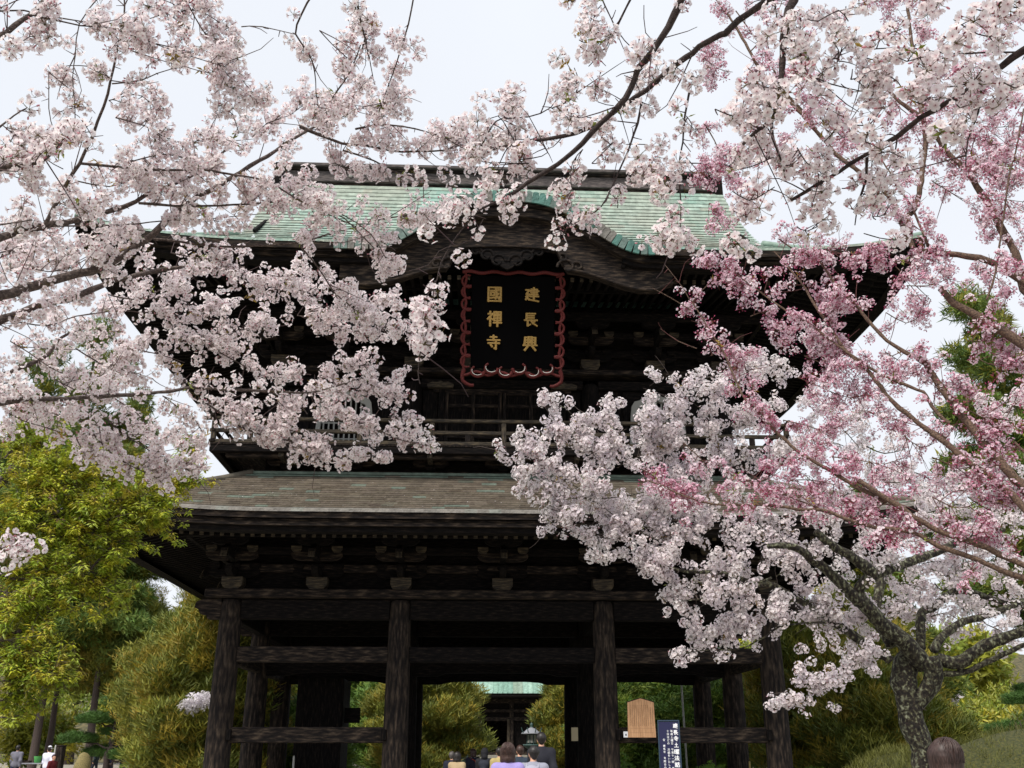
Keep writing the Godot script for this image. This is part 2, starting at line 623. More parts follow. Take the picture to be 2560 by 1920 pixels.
const COL_X := [-8.05, -3.05, 3.05, 8.05]
const COL_Z := [4.65, 0.0, -4.65]
const UP_X := [-7.35, -2.95, 2.95, 7.35]
const LOW_HX := 11.75       # lower eave, half width
const EAVE_Z := 8.65
const TOP_HX := 12.8        # upper eave, half width
const VERGE := 9.0
const RISE_A := 0.36
const RISE_B := 0.06
const KARA_W := 4.15
const KARA_H := 1.72


func lift(u: float, high: float) -> float:
	return high * pow(maxf(0.0, (absf(u) - 0.5) / 0.5), 2.4)


func kara(x: float) -> float:
	if absf(x) >= KARA_W:
		return 0.0
	var t := absf(x) / KARA_W
	return KARA_H * (0.5 + 0.5 * cos(PI * pow(t, 1.4)))


func upper_rise(d: float) -> float:
	return RISE_A * d + RISE_B * d * d


func upper_eave_y(x: float) -> float:
	return 15.43 + lift(x / TOP_HX, 0.62)


func temple_gate():
	var g := thing("temple_gate", "huge two-storeyed dark wooden temple gate with green copper upper roof", "temple gate", Vector3(-0.5, 0.19, -34.65), deg_to_rad(2.5))
	# podium and columns of the open ground floor
	var pod := MB.new()
	pod.box(Vector3(0, -0.1, 0), Vector3(21, 0.2, 14), 0.03)
	part(g, "stone_podium", pod.mesh(), M.stone)
	var profile := []
	for k in [[0.30, 0.0], [0.36, 0.02], [0.362, 1.2], [0.35, 3.0], [0.325, 4.8], [0.305, 5.4], [0.26, 5.53], [0.0, 5.56]]:
		profile.append(Vector2(k[0], k[1]))
	var cb := MB.new()
	cb.lathe(profile, 20)
	var col_mesh := cb.mesh()
	var base := MB.new()
	base.lathe([Vector2(0.0, 0.0), Vector2(0.6, 0.0), Vector2(0.6, 0.12), Vector2(0.46, 0.22), Vector2(0.40, 0.26), Vector2(0, 0.26)], 16)
	var base_mesh := base.mesh()
	for z in COL_Z:
		for x in COL_X:
			var c := part(g, "column", col_mesh, M.brown_y if z > 4 or absf(x) > 4 else M.black_y, Transform3D(Basis(), Vector3(x, 0.0, z)))  # inner columns take the wood whose colour already holds the shade
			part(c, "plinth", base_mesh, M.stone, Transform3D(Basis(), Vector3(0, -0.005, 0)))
	# ground floor frame
	for z in COL_Z:
		var front: bool = z > 4
		for i in 3:
			var x0: float = COL_X[i] + 0.30
			var x1: float = COL_X[i + 1] - 0.30
			var cx := (x0 + x1) * 0.5
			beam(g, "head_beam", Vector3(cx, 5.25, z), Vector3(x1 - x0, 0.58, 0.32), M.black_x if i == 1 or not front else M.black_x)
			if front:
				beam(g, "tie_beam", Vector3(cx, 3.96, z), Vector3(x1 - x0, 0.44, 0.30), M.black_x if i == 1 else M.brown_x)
				if i != 1:
					beam(g, "fence_rail", Vector3(cx, 1.735, z), Vector3(x1 - x0, 0.43, 0.22), M.brown_x, 0.03)
					for s in [x0 + 0.02, x1 - 0.02]:
						beam(g, "rail_wedge", Vector3(s, 1.735, z + 0.27), Vector3(0.16, 0.30, 0.12), M.black_y, 0.02)
			else:
				# the rows behind have arched tie beams
				var poly := PackedVector2Array()
				var half := (x1 - x0) * 0.5
				poly.append(Vector2(-half, 0.22))
				poly.append(Vector2(half, 0.22))
				poly.append(Vector2(half, -0.30))
				poly.append(Vector2(half - 0.7, -0.30))
				poly.append(Vector2(half - 1.0, -0.22))
				poly.append(Vector2(half - 1.5, -0.19))
				poly.append(Vector2(-half + 1.5, -0.19))
				poly.append(Vector2(-half + 1.0, -0.22))
				poly.append(Vector2(-half + 0.7, -0.30))
				poly.append(Vector2(-half, -0.30))
				var ab := MB.new()
				ab.prism(poly, 0.3)
				part(g, "tie_beam", ab.mesh(), M.black_x, Transform3D(Basis(), Vector3(cx, 3.96, z)))
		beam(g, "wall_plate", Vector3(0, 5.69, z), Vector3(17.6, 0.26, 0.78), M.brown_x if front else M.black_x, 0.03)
		for s in [-1.0, 1.0]:
			# the carved nose of the head beam beyond each corner column
			var nose := PackedVector2Array([Vector2(0, 0.29), Vector2(0.55, 0.29), Vector2(0.74, 0.20), Vector2(0.78, 0.04), Vector2(0.66, -0.02), Vector2(0.60, -0.14), Vector2(0.42, -0.17), Vector2(0.36, -0.29), Vector2(0, -0.29)])
			var nb := MB.new()
			nb.prism(nose, 0.30)
			part(g, "beam_nose", nb.mesh(), M.brown_x, Transform3D(Basis().rotated(Vector3.UP, 0.0 if s > 0 else PI), Vector3(s * 8.33, 5.25, z)))
	for x in COL_X:
		for k in 2:
			var z0: float = COL_Z[k + 1] + 0.3
			var z1: float = COL_Z[k] - 0.3
			beam(g, "side_beam", Vector3(x, 5.25, (z0 + z1) * 0.5), Vector3(0.30, 0.56, z1 - z0), M.black_z)
			if absf(x) > 4.0:
				beam(g, "side_tie_beam", Vector3(x, 3.95, (z0 + z1) * 0.5), Vector3(0.28, 0.42, z1 - z0), M.brown_z)
	for x in [-8.05, 8.05]:
		beam(g, "side_wall_plate", Vector3(x, 5.687, 0), Vector3(0.76, 0.25, 8.52), M.black_z, 0.03)
	# ceiling boards over the passage
	for i in 22:
		beam(g, "ceiling_board", Vector3(-7.7 + i * 0.733, 5.56, 0), Vector3(0.72, 0.04, 8.5), M.black_z, 0.006)
	# the boxed-in stair of the left bay
	for k in 5:
		beam(g, "stair_wall_board", Vector3(-6.72 + k * 0.31, 1.83, -1.2), Vector3(0.308, 3.66, 0.06), M.black_y, 0.008)
	beam(g, "stair_lining", Vector3(-6.1, 1.83, -1.26), Vector3(1.5, 3.6, 0.05), M.shade_wood)
	for s in [-6.87, -5.33]:
		beam(g, "stair_side_wall", Vector3(s, 1.83, -2.3), Vector3(0.06, 3.66, 2.14), M.black_y)
	beam(g, "stair_signboard", Vector3(-5.0, 2.45, -1.6), Vector3(0.55, 0.5, 0.05), M.black_x)

	# brackets of the lower eaves
	var kit := bracket_kit()
	for x in [-8.05, -5.55, -3.05, 0.0, 3.05, 5.55, 8.05]:
		bracket(g, kit, Transform3D(Basis(), Vector3(x, 5.82, 4.65)), absf(x) < 8.0 or true)
	for s in [-1.0, 1.0]:
		for z in [2.3, 0.0, -2.3, -4.65]:
			bracket(g, kit, Transform3D(Basis().rotated(Vector3.UP, s * PI / 2), Vector3(s * 8.05, 5.82, z)), true)
	for y in [[6.48, 0.0, 0.24], [6.92, 0.55, 0.22], [7.32, 1.22, 0.26]]:
		beam(g, "bracket_tie", Vector3(0, y[0], 4.65 + y[1]), Vector3(16.1 + 2 * y[1], y[2], 0.17), M.brown_x if y[1] == 0.0 else M.black_x)
		for s in [-1.0, 1.0]:
			beam(g, "bracket_tie", Vector3(s * (8.05 + y[1]), y[0] - 0.004, 0), Vector3(0.17, y[2], 9.0 + 2 * y[1]), M.black_z)
	# dark boards behind the brackets close the roof space
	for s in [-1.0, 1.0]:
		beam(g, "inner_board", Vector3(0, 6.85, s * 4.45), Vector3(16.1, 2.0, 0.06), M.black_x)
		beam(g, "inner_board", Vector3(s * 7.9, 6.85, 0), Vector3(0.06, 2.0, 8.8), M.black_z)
	eaves(g, LOW_HX, EAVE_Z, 7.33, 8.05, 4.65, 7.42, 0.24, 0.42, 0.28, false)
	lower_roof(g)
	upper_storey(g, kit)
	eaves(g, TOP_HX, EAVE_Z, 15.43, 7.35, 3.95, 15.35, 0.20, 0.62, 0.29, true)
	upper_roof(g)


func bracket_kit() -> Dictionary:
	var k := {}
	var big := MB.new()
	big.prism(PackedVector2Array([Vector2(-0.31, 0.36), Vector2(0.31, 0.36), Vector2(0.31, 0.15), Vector2(0.26, 0.07), Vector2(0.20, 0.0), Vector2(-0.20, 0.0), Vector2(-0.26, 0.07), Vector2(-0.31, 0.15)]), 0.6)
	k.big = big.mesh()
	var small := MB.new()
	small.prism(PackedVector2Array([Vector2(-0.16, 0.18), Vector2(0.16, 0.18), Vector2(0.16, 0.08), Vector2(0.10, 0.0), Vector2(-0.10, 0.0), Vector2(-0.16, 0.08)]), 0.32)
	k.small = small.mesh()
	for a in [["arm", 0.76], ["short_arm", 0.56]]:
		var h: float = a[1]
		var pts := PackedVector2Array([Vector2(-h, 0.24), Vector2(h, 0.24), Vector2(h, 0.14), Vector2(h - 0.06, 0.07), Vector2(h - 0.18, 0.015), Vector2(h - 0.3, 0.0), Vector2(-h + 0.3, 0.0), Vector2(-h + 0.18, 0.015), Vector2(-h + 0.06, 0.07), Vector2(-h, 0.14)])
		var b := MB.new()
		b.prism(pts, 0.19)
		k[a[0]] = b.mesh()
	return k


func bracket(g: Node, kit: Dictionary, at: Transform3D, tail: bool):
	var o := holder(g, "bracket_set", at)
	var fwd := Basis().rotated(Vector3.UP, -PI / 2)
	part(o, "bearing_block", kit.big, M.bare_x)
	var tier := [[0.36, 0.0, "arm"], [0.80, 0.55, "arm"], [1.16, 1.10, "short_arm"]]
	for t in tier:
		part(o, "bracket_arm", kit[t[2]], M.brown_x if t[1] == 0.55 else M.black_x, Transform3D(Basis(), Vector3(0, t[0], t[1])))
		for x in [-0.6, 0.0, 0.6]:
			if t[2] == "short_arm":
				x *= 0.7
			part(o, "small_block", kit.small, M.bare_x if t[1] == 0.55 and x != 0.0 else M.black_x, Transform3D(Basis(), Vector3(x, t[0] + 0.24, t[1] + 0.002)))
	for f in [[0.362, 0.15], [0.80, 0.72]]:
		part(o, "forward_arm", kit.arm, M.black_z, Transform3D(fwd, Vector3(0.0, f[0] - 0.002, f[1])))
	if tail:
		between(o, "tail_rafter", Vector3(0, 1.62, -0.2), Vector3(0, 0.86, 1.58), 0.17, 0.26, M.black_z)
		beam(o, "rafter_end", Vector3(0, 0.854, 1.594), Vector3(0.19, 0.28, 0.03), M.bare_y, 0.008, Basis(Vector3.RIGHT, -0.40))


# rafters, boards under the roof and the layered edge boards of one storey
func eaves(g: Node, hx: float, hz: float, edge_y: float, wall_x: float, wall_z: float, high: float, fall: float, corner: float, step: float, upper: bool):
	var drop := 0.42 if not upper else 0.5
	if not lib.has("end_cap"):
		var cap := MB.new()
		cap.box(Vector3.ZERO, Vector3(0.112, 0.137, 0.02), 0.006)
		lib.end_cap = cap.mesh()
	var rest := MB.new()
	# for each side: rafters run outwards from the wall (or from the hip) to the eave
	for side in 4:
		var front := side % 2 == 0
		var half := hx if front else hz
		var reach := hz if front else hx
		var wall := wall_z if front else wall_x
		var wall_half := wall_x if front else wall_z
		var turn := Basis().rotated(Vector3.UP, side * PI / 2)
		var many := int(2.0 * (half - 0.25) / step)
		for i in many + 1:
			var x := -half + 0.25 + i * (2.0 * (half - 0.25) / many)
			var u := x / half
			var k := kara(x) if upper and side == 0 else 0.0
			var start := maxf(wall - 0.3, wall + absf(x) - wall_half)
			var up := lift(u, corner)
			for layer in 2:
				var z0 := start if layer == 0 else maxf(start, reach - 1.75)
				var z1 := reach - 1.2 if layer == 0 else reach - 0.32
				if z1 - z0 < 0.25 or (k > 0.25 and layer == 1):
					continue
				var y1 := edge_y - drop + (0.03 if layer == 0 else 0.1) + up * (0.75 if layer == 0 else 0.95)
				var slope := fall if layer == 0 else fall * 0.5
				var y0 := y1 + slope * (z1 - z0) - up * 0.6 * (z1 - z0) / 3.0
				var a := turn * Vector3(x, y0, z0)
				var b := turn * Vector3(x, y1, z1)
				var d := b - a
				var basis := Basis.looking_at(d.normalized())
				if side == 0 or (side == 3 and not upper and layer == 0):
					var rb := "rafter_mesh_%d" % int(round(d.length() * 20.0))
					if not lib.has(rb):
						var box := MB.new()
						box.box(Vector3.ZERO, Vector3(0.105, 0.13, d.length()), 0.008)
						lib[rb] = box.mesh()
					var r := part(g, "rafter", lib[rb], M.black_z if front else M.black_x, Transform3D(basis, (a + b) * 0.5))
					if side == 0 and layer == 0:
						part(r, "end_cap", lib.end_cap, M.bare_x, Transform3D(Basis(), Vector3(0, 0, -d.length() * 0.5 - 0.008)))
				else:
					rest.box((a + b) * 0.5, Vector3(0.105, 0.13, d.length()), 0.0, basis)
		# boards above the rafters
		var soffit := MB.new()
		var m := 24
		for j in m:
			var xa := -half + 2.0 * half * j / m
			var xb := -half + 2.0 * half * (j + 1) / m
			var outer := reach - 0.05
			if upper and side == 0 and absf((xa + xb) * 0.5) < KARA_W - 0.4:
				outer = reach - 2.25
			var q := []
			for x in [xa, xb]:
				var up := lift(x / half, corner)
				var start := maxf(wall - 0.3, wall + absf(x) - wall_half)
				start = minf(start, reach - 0.15)
				var ye := edge_y - drop + 0.19 + up
				q.append([turn * Vector3(x, ye + fall * 0.9 * (reach - start), start), turn * Vector3(x, ye + fall * 0.9 * (reach - 0.05 - outer), outer)])
			soffit.quad(q[0][0], q[1][0], q[1][1], q[0][1], Vector3.DOWN)
			var lid := Vector3(0, 0.05, 0)
			soffit.quad(q[0][0] + lid, q[1][0] + lid, q[1][1] + lid, q[0][1] + lid, Vector3.UP)
		part(g, "soffit_board", soffit.mesh(), M.shade_wood)
		# three layers of edge boards, each set back under the one above
		for layer in 3:
			var band := MB.new()
			var n := 96 if front else 40
			var prev = null
			var wood: Material = (M.brown_x if layer < 2 else M.black_x) if front else M.black_z
			for j in n + 1:
				var x := -half + 2.0 * half * j / n
				var up := lift(x / half, corner)
				var k := kara(x) if upper and side == 0 else 0.0
				var fat := 1.0 + 0.75 * k / KARA_H if upper else 1.0
				var y: float = edge_y + up + k - [0.0, 0.19, 0.36][layer] * fat
				var h: float = [0.17, 0.16, 0.13][layer] * fat
				var zo: float = reach - [0.0, 0.10, 0.24][layer]
				if layer == 2 and k > 0.3:
					prev = null
					if band.v.size():
						part(g, "eave_board", band.mesh(), wood)
						band = MB.new()
					continue
				var now := [turn * Vector3(x * (zo / reach if absf(x) > half - 0.5 else 1.0), y, zo), turn * Vector3(x * (zo / reach if absf(x) > half - 0.5 else 1.0), y - h, zo - 0.015), turn * Vector3(x, y - h, zo - 0.4), turn * Vector3(x, y - 0.01, zo - 0.4)]
				if prev != null:
					band.quad(prev[0], now[0], now[1], prev[1], turn * Vector3(0, 0, 1))
					band.quad(prev[1], now[1], now[2], prev[2], Vector3.DOWN)
					band.quad(prev[0], now[0], now[3], prev[3], Vector3.UP)
				prev = now
			part(g, "eave_board", band.mesh(), wood)
	var o := part(g, "rafters", rest.mesh(), M.black_z)
	o.set_meta("kind", "stuff")
	for sx in [-1.0, 1.0]:
		for sz in [-1.0, 1.0]:
			var a := Vector3(sx * wall_x, edge_y + 0.55, sz * wall_z)
			var b := Vector3(sx * (hx - 0.35), edge_y + corner - 0.42, sz * (hz - 0.35))
			between(g, "hip_rafter", a, b, 0.24, 0.34, M.black_z)


func sheet_color(kind: int, at := Vector3.ZERO) -> Color:
	if kind == 0:      # weathered brown copper of the lower roof
		var t := rng.randf()
		var c := Color(0.105, 0.085, 0.062).lerp(Color(0.165, 0.138, 0.105), t)
		if rng.randf() < 0.05:
			c = c.lerp(Color(0.20, 0.30, 0.25), 0.5)
		return c
	var t := rng.randf()
	var c := Color(0.25, 0.37, 0.31).lerp(Color(0.40, 0.52, 0.45), t)
	if rng.randf() < 0.10:
		c = c.lerp(Color(0.33, 0.33, 0.27), 0.6)
	if lib.has("patina"):
		# older sheets have gone grey-brown in runs down the slope
		var p: float = (lib.patina as FastNoiseLite).get_noise_3d(at.x, at.y * 0.35, at.z * 0.35)
		c = c.lerp(Color(0.36, 0.37, 0.31) if p > 0.0 else Color(0.22, 0.42, 0.38), clampf(absf(p) * 1.5, 0.0, 0.65))
	return c


func lower_roof(g: Node):
	var flat := FastNoiseLite.new()
	flat.seed = 7
	flat.frequency = 0.35
	var depth := 3.95
	var rows := 16
	for side in 4:
		var front := side % 2 == 0
		var half := LOW_HX if front else EAVE_Z
		var reach := EAVE_Z if front else LOW_HX
		var turn := Basis().rotated(Vector3.UP, side * PI / 2)
		var all := MB.new()
		for r in rows:
			var d0 := depth * r / rows - (0.02 if r else 0.06)
			var d1 := minf(depth, depth * (r + 1) / rows + 0.12)
			var wide := half - d0
			var many := int(2.0 * wide / 0.33)
			var shift := 0.5 if r % 2 else 0.0
			for j in many + 1:
				var xa := clampf((-half + 2.0 * half * (j - shift) / many), -wide, wide)
				var xb := clampf((-half + 2.0 * half * (j + 1 - shift) / many), -wide, wide)
				if xb - xa < 0.02:
					continue
				var q := []
				for e in [[xa, d0, 0.062], [xb, d0, 0.062], [xb, d1, 0.0], [xa, d1, 0.0]]:
					var v: float = e[1] / depth
					var y: float = 7.36 + 2.04 * (v * 0.86 + v * v * 0.14) + lift(e[0] / maxf(0.1, half - e[1]), 0.42) * pow(1.0 - clampf(v, 0, 1), 2.0)
					q.append(turn * Vector3(clampf(e[0], -(half - e[1]), half - e[1]), y + e[2] + rnd(-0.002, 0.002), reach - e[1]))
				var b := all
				var single: bool = side == 0 and r < 3 and absf(xa) < 13.0
				if single:
					b = MB.new()
				var c := sheet_color(0)
				var patch := flat.get_noise_3d(q[0].x, q[0].z * 2.0, side * 9.0)
				if patch > 0.42 and r > 1:
					c = c.lerp(Color(0.20, 0.36, 0.29), clampf((patch - 0.42) * 2.5 * rng.randf(), 0.0, 0.5))
				if r == rows - 1 and rng.randf() < 0.75:
					c = Color(0.19, 0.26, 0.21)
				if r == 0:
					c = c.lerp(Color(0.34, 0.33, 0.31), 0.6)
				b.col = c
				var drop: Vector3 = Vector3(0, -0.03 if r else -0.08, 0)
				b.quad(q[0], q[1], q[2], q[3], Vector3.UP)
				b.quad(q[0], q[1], q[1] + drop, q[0] + drop, turn * Vector3(0, 0, 1))
				b.quad(q[0], q[0] + drop, q[3] + drop, q[3], turn * Vector3(-1, 0, 0))
				if single:
					part(g, "roof_sheet", b.mesh(), M.copper)
		var o := part(g, "roof_sheets", all.mesh(), M.copper)
		o.set_meta("kind", "stuff")
		# a solid board just under the sheets
		var under := MB.new()
		under.quad(turn * Vector3(-half, 7.30, reach - 0.06), turn * Vector3(half, 7.30, reach - 0.06), turn * Vector3(half - depth, 9.33, reach - depth), turn * Vector3(-half + depth, 9.33, reach - depth), Vector3.UP)
		part(g, "roof_board", under.mesh(), M.shade_wood)
	for sx in [-1.0, 1.0]:
		for sz in [-1.0, 1.0]:
			var pts := []
			for k in 7:
				var v := k / 6.0
				pts.append(Vector3(sx * (LOW_HX - depth * v), 7.42 + 2.04 * (v * 0.86 + v * v * 0.14) + 0.42 * pow(1.0 - v, 2.0), sz * (EAVE_Z - depth * v)))
			var hip := MB.new()
			hip.tube(pts, [0.09, 0.1, 0.1, 0.1, 0.1, 0.1, 0.1], 6)
			hip.col = Color(0.17, 0.15, 0.12)
			for i in hip.c.size():
				hip.c[i] = hip.col
			part(g, "hip_ridge", hip.mesh(), M.copper)
	var flash := MB.new()
	flash.col = Color(0.20, 0.27, 0.225)
	flash.box(Vector3(0, 9.43, 4.72), Vector3(15.7, 0.09, 0.14), 0.01)
	part(g, "copper_flashing", flash.mesh(), M.copper)


func upper_storey(g: Node, kit: Dictionary):
	var w := 7.35
	var d := 3.95
	# skirt under the balcony
	beam(g, "skirt_beam", Vector3(0, 9.42, 4.55), Vector3(15.2, 0.26, 0.22), M.brown_x)
	beam(g, "skirt_board", Vector3(0, 9.66, 4.36), Vector3(15.0, 0.6, 0.06), M.black_x)
	for s in [-1.0, 1.0]:
		beam(g, "skirt_beam", Vector3(s * 7.55, 9.42, 0), Vector3(0.22, 0.25, 8.86), M.black_z)
		beam(g, "skirt_board", Vector3(s * 7.4, 9.66, 0), Vector3(0.06, 0.6, 8.6), M.black_z)
	var xs := [-6.8, -4.55, -2.27, 0.0, 2.27, 4.55, 6.8]
	for x in xs:
		var o := holder(g, "balcony_bracket", Transform3D(Basis(), Vector3(x, 9.55, 4.66)))
		part(o, "bearing_block", kit.small, M.black_x)
		part(o, "bracket_arm", kit.short_arm, M.brown_x, Transform3D(Basis().scaled(Vector3(1, 0.8, 1)), Vector3(0, 0.1, 0.05)))
		for k in [-0.42, 0.0, 0.42]:
			part(o, "small_block", kit.small, M.brown_x, Transform3D(Basis().scaled(Vector3(0.8, 0.7, 0.8)), Vector3(k, 0.29, 0.06)))
		beam(o, "bracket_nose", Vector3(0, 0.25, 0.5), Vector3(0.16, 0.18, 0.9), M.bare_z)
	# balcony: floor, edge beams and railing on all sides
	var bx := 9.0
	var bz := 5.75
	for i in 40:
		beam(g, "balcony_board", Vector3(-bx + 0.225 + i * 0.45, 10.08, 0), Vector3(0.44, 0.05, bz * 2 - 0.04), M.brown_z, 0.006)
	for s in [-1.0, 1.0]:
		beam(g, "balcony_edge_beam", Vector3(0, 9.94, s * (bz - 0.16)), Vector3(2 * bx - 0.1, 0.22, 0.24), M.black_x)
		beam(g, "balcony_edge_beam", Vector3(s * (bx - 0.18), 9.935, 0), Vector3(0.24, 0.2, 2 * bz - 0.6), M.black_z)
		beam(g, "balcony_sill", Vector3(0, 9.79, s * (bz - 0.34)), Vector3(2 * bx - 1.0, 0.14, 0.2), M.brown_x)
		for r in [[10.17, 0.12, 0.13], [10.52, 0.12, 0.10], [10.91, 0.11, 0.11]]:
			beam(g, "balcony_rail", Vector3(0, r[0], s * (bz - 0.12)), Vector3(2 * bx + (0.5 if r[0] > 10.9 else 0.0), r[1], r[2]), M.bare_x if s > 0 else M.black_x, 0.02)
			beam(g, "balcony_rail", Vector3(s * (bx - 0.12), r[0] + 0.012, 0), Vector3(r[2], r[1], 2 * bz + (0.5 if r[0] > 10.9 else 0.0)), M.brown_z, 0.02)
		for k in 9:
			var x := -bx + 0.12 + k * (2 * bx - 0.24) / 8.0
			beam(g, "balcony_post", Vector3(x, 10.53, s * (bz - 0.12)), Vector3(0.15, 0.62, 0.14), M.bare_y, 0.02)
			if k < 8:
				beam(g, "balcony_strut", Vector3(x + (bx - 0.12) / 8.0, 10.35, s * (bz - 0.12)), Vector3(0.17, 0.24, 0.09), M.brown_y, 0.015)
	# columns and frame
	var cb := MB.new()
	cb.lathe([Vector2(0.30, 0.0), Vector2(0.30, 2.2), Vector2(0.27, 2.62), Vector2(0.2, 2.70), Vector2(0, 2.72)], 18)
	var cm := cb.mesh()
	for x in UP_X:
		for z in [d, 0.0, -d]:
			part(g, "upper_column", cm, M.black_y, Transform3D(Basis(), Vector3(x, 10.08, z)))
	for s in [-1.0, 1.0]:
		for i in 3:
			var cx: float = (UP_X[i] + UP_X[i + 1]) * 0.5
			var span: float = UP_X[i + 1] - UP_X[i] - 0.5
			beam(g, "upper_head_beam", Vector3(cx, 12.74, s * d), Vector3(span, 0.32, 0.26), M.black_x)
			if i != 1:
				for k in int(span / 0.42):
					var bw := span / int(span / 0.42)
					var x := cx - span * 0.5 + (k + 0.5) * bw
					if s > 0 and absf(x - cx) < 1.05:
						continue
					beam(g, "wall_board", Vector3(x, 11.33, s * (d - 0.06)), Vector3(bw - 0.012, 2.5, 0.06), M.black_y, 0.006)
		beam(g, "upper_wall_plate", Vector3(0, 13.15, s * d), Vector3(15.5, 0.18, 0.6), M.brown_x if s > 0 else M.black_x)
		beam(g, "side_wall_board", Vector3(s * w, 11.5, 0), Vector3(0.08, 3.0, 7.5), M.black_y)
		beam(g, "upper_side_plate", Vector3(s * w, 13.147, 0), Vector3(0.58, 0.17, 7.3), M.black_z)
	beam(g, "inner_wall", Vector3(0, 11.5, d - 1.2), Vector3(14.4, 3.4, 0.1), M.shade_wood)
	doors(g, d)
	for s in [-1.0, 1.0]:
		bell_window(g, Vector3(s * 5.15, 10.14, d))
	# brackets of the upper eaves
	for x in [-7.35, -5.15, -2.95, -1.0, 1.0, 2.95, 5.15, 7.35]:
		bracket(g, kit, Transform3D(Basis(), Vector3(x, 13.24, d)), true)
	for s in [-1.0, 1.0]:
		for z in [1.97, 0.0, -1.97, -d]:
			bracket(g, kit, Transform3D(Basis().rotated(Vector3.UP, s * PI / 2), Vector3(s * w, 13.24, z)), true)
	for y in [[13.9, 0.0, 0.24], [14.34, 0.55, 0.22], [14.74, 1.22, 0.26]]:
		beam(g, "bracket_tie", Vector3(0, y[0], d + y[1]), Vector3(14.7 + 2 * y[1], y[2], 0.17), M.black_x)
		for s in [-1.0, 1.0]:
			beam(g, "bracket_tie", Vector3(s * (w + y[1]), y[0] - 0.004, 0), Vector3(0.17, y[2], 7.7 + 2 * y[1]), M.black_z)
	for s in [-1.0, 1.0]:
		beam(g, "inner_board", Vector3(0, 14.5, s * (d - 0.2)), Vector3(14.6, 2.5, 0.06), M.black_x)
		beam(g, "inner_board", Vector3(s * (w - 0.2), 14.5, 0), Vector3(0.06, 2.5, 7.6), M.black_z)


func doors(g: Node, d: float):
	var z := d - 0.02
	for s in [-1.0, 1.0]:
		beam(g, "door_post", Vector3(s * 2.0, 11.33, z), Vector3(0.22, 2.45, 0.2), M.black_y)
		beam(g, "door_side_board", Vector3(s * 2.38, 11.33, z - 0.05), Vector3(0.5, 2.45, 0.06), M.black_y)
		var leaf := holder(g, "door_leaf", Transform3D(Basis(), Vector3(s * 0.955, 10.14, z)))
		beam(leaf, "door_panel", Vector3(0, 1.18, -0.03), Vector3(1.84, 2.3, 0.04), M.black_y)
		for x in [-0.88, 0.0, 0.88]:
			beam(leaf, "door_stile", Vector3(x, 1.18, 0.02), Vector3(0.12, 2.36, 0.08), M.brown_y, 0.015)
		for y in [0.06, 0.78, 1.34, 1.86, 2.30]:
			beam(leaf, "door_crosspiece", Vector3(0, y, 0.016), Vector3(1.64, 0.11, 0.075), M.brown_x, 0.015)
		for x in [-0.66, -0.44, -0.22, 0.22, 0.44, 0.66]:
			beam(leaf, "door_batten", Vector3(x, 1.6, 0.0), Vector3(0.035, 0.5, 0.05), M.black_y, 0.006)
		# small carved brackets at the head of the door
		var poly := PackedVector2Array([Vector2(-0.42, 0), Vector2(0.42, 0), Vector2(0.44, 0.12), Vector2(0.26, 0.20), Vector2(0.1, 0.19), Vector2(0, 0.24), Vector2(-0.1, 0.19), Vector2(-0.26, 0.20), Vector2(-0.44, 0.12)])
		var b := MB.new()
		b.prism(poly, 0.16)
		part(g, "carved_block", b.mesh(), M.bare_x, Transform3D(Basis(), Vector3(s * 2.05, 12.56, z + 0.16)))
	beam(g, "door_lintel", Vector3(0, 12.52, z), Vector3(4.6, 0.12, 0.18), M.brown_x)
	beam(g, "door_sill", Vector3(0, 10.135, z), Vector3(4.6, 0.07, 0.18), M.brown_x)


